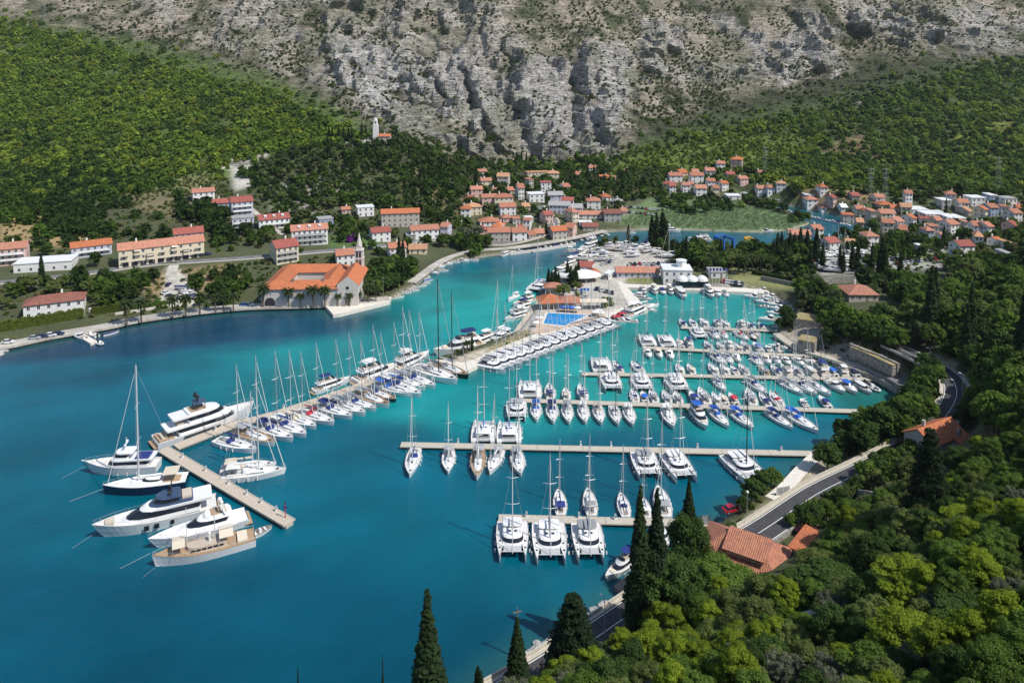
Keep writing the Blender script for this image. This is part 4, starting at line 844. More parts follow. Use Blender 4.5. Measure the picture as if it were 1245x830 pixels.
# boats round the head of the basin
for px, py, code, ln in ((780,349,'Yo',9),(793,349.5,'Yw',9.5),(803,350,'Dn',8.5),(812,350,'Yw',9.5),(824,351,'Ys',14),(858,351.5,'Yw',12),(868,352,'Dw',9.5),(879,353,'Mw',8)):
    x, y, _ = W(px, py, 0.8); boat(code, x, y - ln * 0.5 - 0.8, -math.pi/2 + 0.05, ln, where='stern-to at the quay by the white marina office', group='boats at the quay below the marina office')
boat_sb('Yw', (757,386), (792,371), label='big white motor yacht across the end of the white ramp', L=17)
boat_sb('Mw', (776,374), (794,371), label='white sailing yacht with tall mast right of the white ramp', L=14)
boat_sb('Ds', (0,0), (1,1)) if False else None
for px, py, code, ln, a in ((774,357,'Ow',5,0.3),(782,363,'Yw',9,-0.4),(789,377,'Dw',7,-0.3),(745,391,'Dr',11,3.2),(752,386,'Dr',10,3.3),(763,391,'Dw',9,3.1)):
    x, y, _ = W(px, py, 0.5); boat(code, x, y, a, ln, where='beside the white ramp', group='motorboats around the white ramp')
# small craft packed along the right shore of the upper basin
for px, py, code, ln in ((911,356,'Ow',8),(917,361.5,'Dw',9.5),(920,349,'Dg',7.5),(928,353,'Dw',8),(931,358,'Dw',8),(938,361,'Dw',8.5),(931,368,'Dw',9),(941,365,'Ow',7.5),(930,373,'Ow',7.5),(944,370,'Dw',8),(952,368,'Ow',7),(948,375.5,'Dw',8.5),(958,373,'Ow',7),(936,389,'Dw',10),(943,381,'Dg',8),(955,379,'Ow',7),(964,377,'Ow',6.5),(924,366,'Ow',6.5),(948,360,'Ow',6),(940,354,'Ow',6)):
    x, y, _ = W(px, py, 0.5); boat(code, x, y, math.pi + rng.uniform(-0.25, 0.1), ln, where='at the right shore of the upper basin', group='small craft packed at the right shore of the upper basin')
for px, py, code, ln, a in ((948,397,'Ow',6,2.6),(952,423,'Ow',6.5,2.8),(945,421,'Dw',6.5,2.8)):
    x, y, _ = W(px, py, 0.5); boat(code, x, y, a, ln, where='at the corner below the stone bastion', group='small boats below the stone bastion')
# left edge of the peninsula
boat_sb('Cb', (664,342), (645,357), label='white catamaran with dark hull shadow and tall mast at the walkway top', L=15)
boat_sb('Mo', (630,357), (618,364), label='white sailing yacht lying alone left of the narrow walkway', L=9.5)
for px, py, code in ((637,367,'Yw'),(633,376,'Yb'),(628,385,'Yw')):
    x, y, _ = W(px, py, 0.8); boat(code, x, y, R(222), 13, where='beside the narrow walkway', group='motor yachts along the narrow walkway')
for px, py, code, ln in ((677,335,'Yw',13),(682,329,'Yo',14),(690,323,'Yw',14),(696,318,'Yb',14),(702,313,'Yw',14),(709,308,'Yo',13),(716,300,'Yr',17)):
    x, y, _ = W(px, py, 0.8); boat(code, x, y, R(228), ln, where='along the upper left edge of the peninsula', group='motor yachts along the upper left edge of the peninsula')
# village shore
for px, py, code, ln, a in ((484,361,'Ot',6,0.4),(493,355.5,'Ow',6,0.3),(502,353,'Ow',6.5,0.3),(513,347.5,'Ow',5.5,0.5),(518,344,'Ow',5,0.5),(521,340.5,'Ob',5,0.5),(526,332,'Dw',8,-0.4),(531,325,'Dw',9,0.2),(538,329,'Ow',6.5,0.2),(543,321,'Dc',7,0.2),(553,318.5,'Ow',6,0.2),(563,317,'Dw',7,0.1),(576,316,'Ow',6,0.1),(617,309,'Yo',10,0.8),(632,306,'Dw',7,-0.2)):
    x, y, _ = W(px, py, 0.4); boat(code, x, y, a, ln, where='moored at the village shore', group='small boats along the village shore')
for i in range(16):
    px = 645 + i * 6.2; py = 303.5 - i * 1.28; x, y, _ = W(px, py, 0.4); boat(('Ow','On','Ow','Dw')[i % 4], x, y - 3, -1.3 + rng.uniform(-0.2, 0.2), 5.5, where='along the far bank of the inlet', group='small boats along the far bank of the inlet')
for px, py, code, ln, a in ((745,280,'Ow',6,0),(768,283,'Ow',6,0.2),(816,281,'Yw',13,0),(850,292,'Yo',14,3.1),(846,295,'Yw',12,3.0),(933,281,'Dw',9,0.1)):
    x, y, _ = W(px, py, 0.4); boat(code, x, y, a, ln, where='in the channel behind the peninsula', group='boats in the channel behind the peninsula')
for i in range(22):
    px = 938 + i * 4.4; py = 252.5 + i * 1.02; x, y, _ = W(px, py, 0.4); boat(('Ow','Dw','On','Ow')[i % 4], x, y, -1.0, 6.5, where='in the distant channel behind the reeds', group='boats lined up in the distant channel')
boat_sb('Dw', (108,411), (86,405), label='white cabin boat at the small stone landing in front of the hedge', L=8.5)
boat_sb('Ow', (122,408), (98,402), label='low white boat behind the small stone landing on the left', L=8)
boat_sb('Rw', (116,411), (127,419), label='white inflatable dinghy at the tip of the small landing', L=5.5)
boat_sb('On', (127,405), (143,401), label='half-covered rowing boat with red awning by the promenade', L=6)
boat_sb('Yb', (771,676), (740,698), z=1.2, label='white motor cruiser with bright blue top near the dark cypresses', L=10.5)
# ---------------------------------------------------------------- the big yachts
def big(label, name, stern, bow, z=1.5):
    a, b = W(*stern, z), W(*bow, z); r = empty(name); r['_L'] = math.hypot(b[0]-a[0], b[1]-a[1]); L = r['_L']; del r['_L']
    r.location = ((a[0]+b[0])/2, (a[1]+b[1])/2, 0); r.rotation_euler = (0, 0, math.atan2(b[1]-a[1], b[0]-a[0])); tag(r, label, 'yacht'); q = P(*r.location); THINGS.append([r, q[0], q[1]]); return r, L
def superdecks(r, L, B, decks, m='gel'):
    """decks: (name, z0, z1, xr, xf, halfwidth, nose, rake, roof_overhang_rear)"""
    for nm, z0, z1, xr, xf, hw, ns, rk_, ov in decks:
        h = z1 - z0; b = MB(); block(b, [(z0, xr, xf, hw, ns), (z0 + h*0.34, xr, xf - rk_*0.34, hw*0.98, ns)]); block(b, [(z0 + h*0.80, xr - ov, xf - rk_*0.8, hw*0.97, ns*0.9), (z1, xr - ov, xf - rk_, hw*0.99, ns*0.9)])
        o = b.build(nm, M[m], r); b = MB(); block(b, [(z0 + h*0.34, xr + 0.2, xf - rk_*0.30, hw*0.965, ns), (z0 + h*0.80, xr + 0.2, xf - rk_*0.78, hw*0.94, ns*0.9)]); b.build('window_band', M['glass'], o)
# 1 white tri-deck superyacht
r, L = big('largest white three-deck superyacht with dark window bands beside the long pier', 'superyacht', (188,536), (309,497)); B = 7.2
_, e = hull('hull', L, B, 1.9, 4.1, 0.9, M['gel'], r, mx=0.5, p=2.6, flare=0.82, rake=0.06, n=18); deck('deck', e, M['deck'], r, drop=0.5)
b = MB(); 
for s_ in (-1, 1): b.add([(-L*0.26, s_*B*0.497, 1.35), (L*0.10, s_*B*0.49, 1.55), (L*0.10, s_*B*0.498, 2.0), (-L*0.26, s_*B*0.502, 1.75)], [(0,1,2,3)])
b.parts('hull_window', M['glass'], r)
superdecks(r, L, B, [('main_deck_house', 2.0, 4.4, -L*0.30, L*0.30, 3.1, 5, 1.8, 3.2), ('upper_deck_house', 4.4, 6.8, -L*0.20, L*0.20, 2.8, 4.5, 2.4, 4.2), ])
b = MB(); block(b, [(6.8, -L*0.2, L*0.08, 2.5, 4), (7.3, -L*0.2, L*0.05, 2.4, 4)]); s3 = b.build('sun_deck', M['gel'], r); b = MB(); b.box(-L*0.17, -L*0.02, -2.0, 2.0, 7.3, 7.36); b.build('sun_deck_floor', M['teak'], s3)
b = MB(); block(b, [(9.1, -L*0.13, L*0.0, 2.0, 2), (9.3, -L*0.125, -0.3, 1.9, 2)]); ht = b.build('hardtop', M['silver'], r); b = MB()
for x in (-L*0.11, -L*0.03):
    for s_ in (-1, 1): b.tube((x, s_*1.7, 7.3), (x, s_*1.6, 9.15), 0.12, n=4)
b.build('hardtop_post', M['dark'], ht)
b = MB(); b.tube((-L*0.08, 0, 9.2), (-L*0.11, 0, 12.2), 0.35, 0.12, 6); b.box(-L*0.115, -L*0.085, -1.4, 1.4, 10.6, 10.8); b.ball((-L*0.09, -1.1, 11.2), 0.45); b.ball((-L*0.09, 1.1, 11.2), 0.45); b.build('radar_mast', M['dark'], r)
b = MB(); b.box(-L*0.535, -L*0.47, -2.8, 2.8, 0.5, 0.75); b.build('swim_platform', M['teak'], r)
b = MB(); b.box(-L*0.48, -L*0.34, -2.9, 2.9, 1.9, 2.05); b.build('aft_deck', M['teak'], r); b = MB(); b.box(-L*0.45, -L*0.40, -1.8, 1.8, 2.05, 2.6); b.box(-L*0.30, -L*0.24, -1.6, 1.6, 4.45, 5.0); b.build('sofa', M['cream'], r)
rails(r, e, t0=10, h=0.9, r=0.03)
# 2 white trawler yacht
r, L = big('white long-range motor yacht with blue aft awning, nearest the pier junction', 'trawler_yacht', (193,563), (104,568)); B = 5.6
_, e = hull('hull', L, B, 1.9, 3.2, 0.85, M['gel'], r, mx=0.5, p=2.2, flare=0.8, rake=0.09, n=16); deck('deck', e, M['deck'], r, drop=0.4)
superdecks(r, L, B, [('deck_house', 2.0, 3.9, -L*0.40, L*0.20, 2.3, 2.5, 1.2, 1.0), ('pilot_house', 3.9, 5.6, -L*0.12, L*0.12, 1.9, 2, 1.0, 1.2)])
b = MB(); b.box(-L*0.40, -L*0.2, -1.8, 1.8, 4.0, 4.25, 0.3, 0.3); b.build('upper_deck_awning', M['navy'], r)
b = MB(); b.tube((-L*0.05, 0, 5.6), (-L*0.07, 0, 9.0), 0.16, 0.08, 6); b.box(-L*0.07, -L*0.05, -1.1, 1.1, 7.2, 7.3); b.ball((-L*0.06, -0.9, 7.6), 0.35); b.build('radar_mast', M['gel'], r)
b = MB(); b.tube((L*0.48, 0, 3.2), (L*0.55, 0, 3.5), 0.12, n=5); b.build('bow_pulpit', M['gel'], r); rails(r, e, t0=6, h=0.8, r=0.03)
fenders(r, e)
# 3 dark blue sloop
r, L = big('long dark blue sailing yacht with one very tall white mast', 'sailing_superyacht', (228,582), (125,594)); B = 5.8
_, e = hull('hull', L, B, 2.1, 2.5, 0.8, M['navyhull'], r, mx=0.45, p=2.0, flare=0.92, rake=0.02, n=18, stripe=M['red']); deck('deck', e, M['deck'], r, ins=0.95)
b = MB(); block(b, [(2.0, -L*0.22, L*0.22, 1.9, 6), (2.6, -L*0.2, L*0.16, 1.6, 5)]); c = b.build('coachroof', M['gel'], r); b = MB(); block(b, [(2.6, -L*0.18, L*0.04, 1.5, 3), (3.1, -L*0.17, -L*0.0, 1.35, 3)]); b.build('raised_saloon', M['glass'], c)
b = MB(); block(b, [(3.1, -L*0.19, L*0.0, 1.5, 2.5), (3.23, -L*0.18, -0.2, 1.4, 2.5)]); b.build('saloon_roof', M['gel'], c)
b = MB(); b.box(-L*0.42, -L*0.2, -1.4, 1.4, 1.8, 2.2); b.build('cockpit', M['teak'], r); b = MB(); b.box(-L*0.40, -L*0.22, -2.0, 2.0, 4.2, 4.3); b.build('cockpit_awning', M['cream'], r)
b = MB(); b.box(L*0.24, L*0.34, -0.9, 0.9, 2.35, 2.75, 0.3, 0.2); b.build('deck_tender', M['canvas'], r)
mast_set(r, L*0.08, 1.9, 30.0, L, 2.3, M['alu'], (L*0.45, 2.0, 'canvas'), 'canvas', L*0.36, r=0.24)
b = MB(); rigging(b, L*0.08, 1.9, 30, 2.7, L, 1.6); b.build('rigging', M['wire'], r); rails(r, e, h=0.7, r=0.025)
# 4 motor yacht with blue top
r, L = big('big white motor yacht with dark blue upper deck and black hull windows', 'motor_yacht', (264,611), (112,648)); B = 7.0
_, e = hull('hull', L, B, 2.2, 3.5, 0.9, M['gel'], r, mx=0.5, p=2.4, flare=0.8, rake=0.09, n=18); deck('deck', e, M['deck'], r, drop=0.4)
for x0, x1 in ((-0.02, 0.02), (0.06, 0.10), (-0.14, -0.11)):
    b = MB()
    for s_ in (-1, 1): b.add([(L*x0, s_*B*0.485, 0.9), (L*x1, s_*B*0.475, 0.9), (L*x1, s_*B*0.497, 2.1), (L*x0, s_*B*0.503, 2.1)], [(0,1,2,3)])
    b.parts('hull_window', M['glass'], r)
superdecks(r, L, B, [('main_deck_house', 2.4, 5.0, -L*0.36, L*0.30, 2.9, 6, 5.5, 2.5)])
b = MB(); block(b, [(5.0, -L*0.30, L*0.06, 2.5, 4), (5.5, -L*0.30, L*0.04, 2.4, 4)]); up = b.build('flybridge', M['silver'], r); b = MB(); block(b, [(5.5, -L*0.18, L*0.03, 2.2, 3.5), (6.4, -L*0.18, -L*0.02, 2.0, 3)]); b.build('upper_windscreen', M['glass'], up)
b = MB(); block(b, [(6.4, -L*0.2, -L*0.0, 2.3, 2.5), (6.65, -L*0.19, -L*0.01, 2.2, 2.5)]); b.build('hardtop', M['silver'], r)
b = MB(); b.tube((-L*0.12, 0, 6.6), (-L*0.13, 0, 10.0), 0.28, 0.1, 6); b.box(-L*0.13, -L*0.115, -1.3, 1.3, 7.6, 7.75); b.ball((-L*0.11, -1.2, 7.3), 0.45); b.ball((-L*0.11, 1.2, 7.3), 0.45); b.build('radar_mast', M['dark'], r)
b = MB(); b.box(-L*0.29, -L*0.21, -1.7, 1.7, 5.5, 6.0); b.box(L*0.33, L*0.40, -1.2, 1.2, 3.0, 3.5); b.build('sofa', M['cream'], r)
b = MB(); b.box(-L*0.55, -L*0.47, -2.9, 2.9, 0.5, 0.8); b.build('swim_platform', M['teak'], r); rails(r, e, t0=9, h=0.8, r=0.03)
# 5 white sports yacht
r, L = big('streamlined white sports yacht between the blue-topped yacht and the wooden one', 'sports_yacht', (300,625), (180,661)); B = 6.0
_, e = hull('hull', L, B, 1.8, 2.7, 0.9, M['gel'], r, mx=0.45, p=2.2, flare=0.8, rake=0.09, n=18); deck('deck', e, M['gel'], r, drop=0.1)
b = MB(); block(b, [(2.0, -L*0.30, L*0.28, 2.5, 8), (2.9, -L*0.30, L*0.14, 2.3, 6)]); block(b, [(3.7, -L*0.34, L*0.02, 2.1, 4), (3.95, -L*0.34, 0.0, 2.0, 4)]); c = b.build('superstructure', M['gel'], r)
b = MB(); block(b, [(2.9, -L*0.28, L*0.13, 2.25, 6), (3.7, -L*0.28, L*0.02, 2.0, 4)]); b.build('cabin_window', M['glass'], c)
b = MB(); block(b, [(3.95, -L*0.32, -L*0.04, 1.9, 2), (4.5, -L*0.32, -L*0.06, 1.8, 2)]); f = b.build('flybridge', M['gel'], r); b = MB(); b.box(-L*0.28, -L*0.12, -1.5, 1.5, 4.5, 4.56); b.build('flybridge_floor', M['teak'], f); b = MB(); b.box(-L*0.27, -L*0.22, -1.3, 1.3, 4.56, 5.0); b.build('seat', M['cream'], f)
b = MB(); b.path([(-L*0.26, -2.0, 4.4), (-L*0.22, -1.6, 6.4), (-L*0.22, 1.6, 6.4), (-L*0.26, 2.0, 4.4)], 0.25, 5); b.ball((-L*0.22, 0, 7.0), 0.5); b.ball((-L*0.23, 1.2, 6.9), 0.4); b.build('radar_arch', M['gel'], r)
b = MB(); b.box(-L*0.54, -L*0.46, -2.5, 2.5, 0.5, 0.8); b.build('swim_platform', M['teak'], r); rails(r, e, t0=8, h=0.8, r=0.03)
# 6 classic wooden motor sailer
r, L = big('classic wooden motor sailer with teak deck, tan awnings and two short masts', 'motor_sailer', (310,650), (185,681)); B = 6.2
_, e = hull('hull', L, B, 1.7, 2.6, 0.75, M['gel'], r, mx=0.5, p=2.0, flare=0.82, rake=0.03, n=18); deck('deck', e, M['teak'], r, drop=0.15, ins=0.95)
b = MB(); block(b, [(1.7, -L*0.22, L*0.18, 1.9, 3), (2.9, -L*0.22, L*0.17, 1.75, 2.5)]); c = b.build('deck_house', mat('varnished_teak_house', (0.50, 0.42, 0.34), 0.5, var=0.15, scale=1), r); b = MB()
for s_ in (-1, 1):
    for k in range(6): b.box(-L*0.18 + k*L*0.055, -L*0.18 + k*L*0.055 + 0.9, s_*1.86 - 0.03, s_*1.86 + 0.03, 2.2, 2.6)
b.build('cabin_window', M['glass'], c)
for x0, x1, wd in ((L*0.19, L*0.31, 2.2), (-L*0.28, -L*0.14, 2.3)):
    b = MB(); b.loft([[(x, -wd, 4.1), (x, 0, 4.5), (x, wd, 4.1), (x, wd, 4.04), (x, 0, 4.44), (x, -wd, 4.04)] for x in (x0, x1)]); a_ = b.build('awning', M['cream'], r); b = MB()
    for x in (x0, x1):
        for s_ in (-1, 1): b.tube((x, s_*wd*0.95, 2.0), (x, s_*wd*0.95, 4.1), 0.05, n=4)
    b.build('awning_post', M['wire'], a_)
for x, h in ((L*0.17, 9.0), (-L*0.10, 8.0)): b = MB(); b.tube((x, 0, 2.4), (x, 0, 2.4 + h), 0.12, 0.07, 6); b.tube((x, 0, 4.9), (x - 4.5, 0, 5.1), 0.09, n=5); b.build('mast', M['alu'], r)
b = MB(); b.box(-L*0.06, -L*0.04, -0.4, 0.4, 2.9, 4.6); b.build('funnel', M['gel'], r); b = MB(); b.box(-L*0.42, -L*0.32, -1.8, 1.8, 1.7, 2.2); b.build('stern_bench', M['cream'], r)
rails(r, e, M['gel'], h=0.7, r=0.035)
boat_sb('Ow', (304,650), (327,640), z=0.8, label='white tender tied at the stern of the classic wooden motor sailer', L=6)
boat_sb('Ow', (237,570), (252,577), z=0.8, label='small white tender behind the dark blue sailing yacht', L=4)
# mooring lines of the big yachts, service pedestals, posts
for (a, za), b_ in ((((104,566), 2.6), (72,583)), (((125,594), 1.6), (78,612)), (((112,650), 2.2), (85,668)), (((183,672), 1.8), (140,694)), (((188,690), 1.8), (172,703))):
    k = MB(); k.tube(W(*a, za), W(*b_, -0.3), 0.045, n=4); o = k.build('mooring_line', M['wire'], None); tag(o, 'slack mooring line running from a big yacht bow into the water', 'mooring line', 'mooring lines of the big yachts')
def pedestal():
    r = empty('service_pedestal'); b = MB(); b.box(-0.22, 0.22, -0.22, 0.22, 0, 1.15, 0.02, 0.02); b.build('cabinet', M['white'], r); b = MB(); b.box(-0.27, 0.27, -0.27, 0.27, 1.15, 1.28, 0.06, 0.06); b.build('cap', M['steel'], r); b = MB(); b.box(-0.12, 0.12, -0.235, -0.22, 0.6, 0.9); b.build('socket_panel', M['navy'], r); return r
for px, py, z in ((640,628,0.85),(704,629,0.85),(748,631,0.85),(557,538,0.85),(706,541,0.85),(743,542,0.85),(848,544,0.85),(950,548,0.85),(222,556,1.06),(250,572,1.06),(278,588,1.06),(300,601,1.06),(318,611,1.06),(336,621,1.06),(262,523,1.05),(300,508,1.05),(345,496,1.05),(404,477,1.05)):
    x, y, _ = W(px, py, z); put(get('pedestal', pedestal), x, y, z, 0.1, 'white service pedestal standing on a pontoon', 'pedestal', 'service pedestals on the pontoons')
def beacon(): 
    r = empty('navigation_light'); b = MB(); b.tube((0,0,0), (0,0,3.4), 0.12, 0.09, 8); b.build('post', M['red'], r); b = MB(); b.tube((0,0,3.4), (0,0,3.8), 0.22, 0.18, 8); b.build('lamp', M['dark'], r); b = MB(); b.box(-0.4, 0.4, -0.03, 0.03, 2.2, 2.8); b.build('board', M['navy'], r); return r
x, y, _ = W(347, 629, 1.06); put(beacon(), x, y, 1.06, 0, 'red navigation light post at the outer tip of the short pier', 'beacon')
# ================================================================ buildings
KEEP = []            # (x, y, r) where no tree may stand
def win_mesh(w_, h_):
    k = ('win', w_, h_)
    if k not in PROTO:
        b = MB(); b.mi = 0; b.box(-w_/2 - 0.1, w_/2 + 0.1, -0.05, 0.02, -h_/2 - 0.12, h_/2 + 0.1); b.mi = 1; b.box(-w_/2, w_/2, -0.075, 0.0, -h_/2, h_/2)
        b.mi = 0; b.box(-0.04, 0.04, -0.085, 0.0, -h_/2, h_/2)
        me = bpy.data.meshes.new('window'); me.from_pydata(b.v, [], b.f); me.materials.append(M['white']); me.materials.append(M['glass']); me.polygons.foreach_set('material_index', b.m); PROTO[k] = me
    return PROTO[k]
def window(parent, x, y, z, rz, w_=1.0, h_=1.3, name='window'):
    o = bpy.data.objects.new(name, win_mesh(w_, h_)); link(o, parent); o.location = (x, y, z); o.rotation_euler = (0, 0, rz); return o
def roof(parent, kind, w_, d, z, m, over=0.5, pitch=0.42, name='roof'):
    """ridge along X; w_ = length, d = depth"""
    b = MB(); hw, hd = w_/2 + over, d/2 + over; rh = hd * pitch; t = 0.18
    if kind == 'gable':
        for s_ in (-1, 1):
            b.add([(-hw, s_*hd, z), (hw, s_*hd, z), (hw, 0, z + rh), (-hw, 0, z + rh), (-hw, s_*hd, z - t), (hw, s_*hd, z - t), (hw, 0, z + rh - t), (-hw, 0, z + rh - t)],
                  [(0,1,2,3), (7,6,5,4), (0,4,5,1), (1,5,6,2), (3,7,4,0)] if s_ < 0 else [(3,2,1,0), (4,5,6,7), (1,5,4,0), (2,6,5,1), (0,4,7,3)])
    elif kind == 'hip':
        r = max(0.0, hw - hd); 
        top = [(-r, 0, z + rh), (r, 0, z + rh)] if r > 0.2 else [(-0.1, 0, z + rh), (0.1, 0, z + rh)]
        e = [(-hw, -hd, z), (hw, -hd, z), (hw, hd, z), (-hw, hd, z)]; e2 = [(a, c, z - t) for a, c, _ in e]
        b.add(e + top + e2, [(0,1,5,4), (1,2,5), (2,3,4,5), (3,0,4), (0,6,7,1), (1,7,8,2), (2,8,9,3), (3,9,6,0), (9,8,7,6)])
    elif kind == 'flat':
        b.box(-hw + 0.2, hw - 0.2, -hd + 0.2, hd - 0.2, z, z + 0.35)
    elif kind == 'shed':
        b.add([(-hw, -hd, z), (hw, -hd, z), (hw, hd, z + hd*0.5), (-hw, hd, z + hd*0.5), (-hw, -hd, z-t), (hw, -hd, z-t), (hw, hd, z + hd*0.5-t), (-hw, hd, z + hd*0.5-t)], [(0,1,2,3), (7,6,5,4), (0,4,5,1), (1,5,6,2), (2,6,7,3), (3,7,4,0)])
    return b.build(name, m, parent)
def body(parent, w_, d, h, m, kind='gable', pitch=0.42, over=0.5, name='walls'):
    b = MB(); z0 = -4.0
    if kind == 'gable':
        p = [(-d/2, z0), (d/2, z0), (d/2, h), (0, h + (d/2 + over) * pitch - over * pitch * 0 - 0.2), (-d/2, h)]
        b.loft([[(x, y, z) for y, z in p] for x in (-w_/2, w_/2)])
    else: b.box(-w_/2, w_/2, -d/2, d/2, z0, h)
    return b.build(name, m, parent)
M['roof_terra'] = M['roof_terra']
def house(px, py, wpx, d=9.0, st=2, yaw=0.0, kind='gable', rc='orange', wc='white', desc=None, label=None, win=True, chim=True, balc=False, z=None, dorm=0, name='house', n_win=None, keep=True, sh=2.8, pitch=0.42, cat='house'):
    """base centre of the front wall at the pixel; wpx = width of the front in photograph pixels"""
    x, y, gz = G(px, py) if z is None else W(px, py, z); dep = P(x, y, gz)[2]; ra = R(yaw) + math.atan((px - CX) / F); w_ = wpx * dep / F; w_ = max(0.55 * w_, (w_ - d * abs(math.sin(ra))) / max(0.5, math.cos(ra)))
    h = st * sh; r = empty(name); hy = R(yaw); cx, cy_ = x - math.sin(hy) * d/2, y + math.cos(hy) * d/2
    wm_ = body(r, w_, d, h, M['wall_' + wc], kind, pitch)
    rf = roof(r, kind, w_, d, h, M['roof_' + rc], pitch=pitch)
    if chim and kind != 'flat':
        k = MB(); cx2 = w_ * rng.uniform(-0.3, 0.3); k.box(cx2 - 0.35, cx2 + 0.35, d*0.15 - 0.3, d*0.15 + 0.3, h, h + d * 0.25 + 0.9); k.build('chimney', M['wall_white'], rf)
    if dorm:
        for i in range(dorm):
            xx = (i - (dorm-1)/2) * w_ / (dorm + 0.5); k = MB(); k.box(xx - 0.7, xx + 0.7, -d*0.36, -d*0.12, h + 0.2, h + d*0.15 + 0.55); dm = k.build('dormer', M['wall_white'], rf); window(dm, xx, -d*0.36, h + d*0.05 + 0.75, 0, 0.8, 0.6)
    if win:
        n = n_win or max(2, min(7, int(w_ / 2.7)))
        for s_ in range(st):
            for i in range(n):
                xx = (i + 0.5) / n * w_ - w_/2
                if s_ == 0 and i == n // 2: continue
                window(r, xx, -d/2 - 0.02, s_*sh + 1.5, 0)
            for i in range(2 if d < 12 else 3):
                yy = (i + 0.5) / (2 if d < 12 else 3) * d - d/2
                for sd_, ro in ((-1, -math.pi/2), (1, math.pi/2)):
                    if sd_ * (yaw + math.degrees(math.atan((px - CX) / F))) < 8: window(r, sd_*(w_/2 + 0.02), yy, s_*sh + 1.5, ro)
        k = MB(); k.box((n//2 + 0.5)/n*w_ - w_/2 - 0.5, (n//2 + 0.5)/n*w_ - w_/2 + 0.5, -d/2 - 0.06, -d/2, 0, 2.1); k.build('door', M['wood'], r)
    if balc:
        for s_ in range(1, st):
            k = MB(); k.box(-w_*0.42, w_*0.42, -d/2 - 1.3, -d/2, s_*sh - 0.15, s_*sh); bo = k.build('balcony', M['white'], r); k = MB(); k.box(-w_*0.42, w_*0.42, -d/2 - 1.3, -d/2 - 1.22, s_*sh, s_*sh + 0.9); k.build('balustrade', M['wall_grey'] if rng.random() < 0.4 else M['white'], bo)
    rcn = {'terra': 'orange', 'orange': 'orange', 'salmon': 'salmon pink', 'red': 'red', 'brown': 'brown', 'pale': 'ochre', 'white': 'white flat', 'grey': 'grey flat'}[rc]; wcn = {'wall_stone': 'stone'}.get('wall_' + wc, wc)
    put(r, cx, cy_, gz, hy, label or (desc or f'{wcn} {"low" if st == 1 else ("two-storey" if st == 2 else "tall")} house with {rcn} roof'), cat)
    if keep: KEEP.append((cx, cy_, max(w_, d) * 0.62 + 2.0)); KEEP.append((cx, cy_ - d * 0.7, min(w_, 12) * 0.5))
    r['_k'] = 1; del r['_k']; return r, w_, h
# left waterfront
house(66, 384, 66, 10, 2, 25, 'hip', 'brown', 'white', label='long white waterfront villa under a weathered hipped roof behind the hedge', n_win=6)
house(12, 323, 38, 10, 3, 24, 'gable', 'salmon', 'pink', label='pink three-storey house cut by the left edge of the photo', balc=True)
r, w_, h = house(52, 330, 68, 12, 1, 16, 'flat', 'white', 'white', label='low white flat-roofed building with tall glass front on the left', sh=4.2, n_win=5, name='commercial_building', cat='building')
house(112, 312, 44, 9, 2, 33, 'gable', 'orange', 'lilac', label='pale lilac two-storey house with bright orange roof above the large dark tree', balc=True)
# terraced house
x, y, gz = G(196, 320)
r, w_, h = house(198, 319, 96, 11, 3, 30, 'gable', 'salmon', 'cream', label='long cream terraced house with balconies and arches under a salmon roof', n_win=9, name='terraced_house', balc=False)
for s_ in (1, 2):
    for i in range(7):
        k = MB(); xx = -w_*0.43 + i * w_*0.143; k.box(xx - 1.5, xx + 1.5, -6.9, -5.5, s_*2.8 - 0.12, s_*2.8); bo = k.build('balcony', M['white'], r); k = MB(); k.box(xx - 1.5, xx + 1.5, -6.9, -6.82, s_*2.8, s_*2.8 + 0.9); k.build('balustrade', M['wall_cream'], bo)
        if (i + s_) % 3 == 0: k = MB(); k.loft([[(xx - 1.4, -5.5, s_*2.8 + 2.5), (xx + 1.4, -5.5, s_*2.8 + 2.5), (xx + 1.4, -5.5, s_*2.8 + 2.42), (xx - 1.4, -5.5, s_*2.8 + 2.42)], [(xx - 1.4, -7.3, s_*2.8 + 1.9), (xx + 1.4, -7.3, s_*2.8 + 1.9), (xx + 1.4, -7.3, s_*2.8 + 1.82), (xx - 1.4, -7.3, s_*2.8 + 1.82)]]); k.build('awning', M['cream'], r)
for i in range(10): k = MB(); xx = -w_*0.46 + i * w_*0.1; k.box(xx, xx + w_*0.07, -5.58, -5.5, 0.0, 2.2); k.build('ground_floor_opening', M['dark'], r)
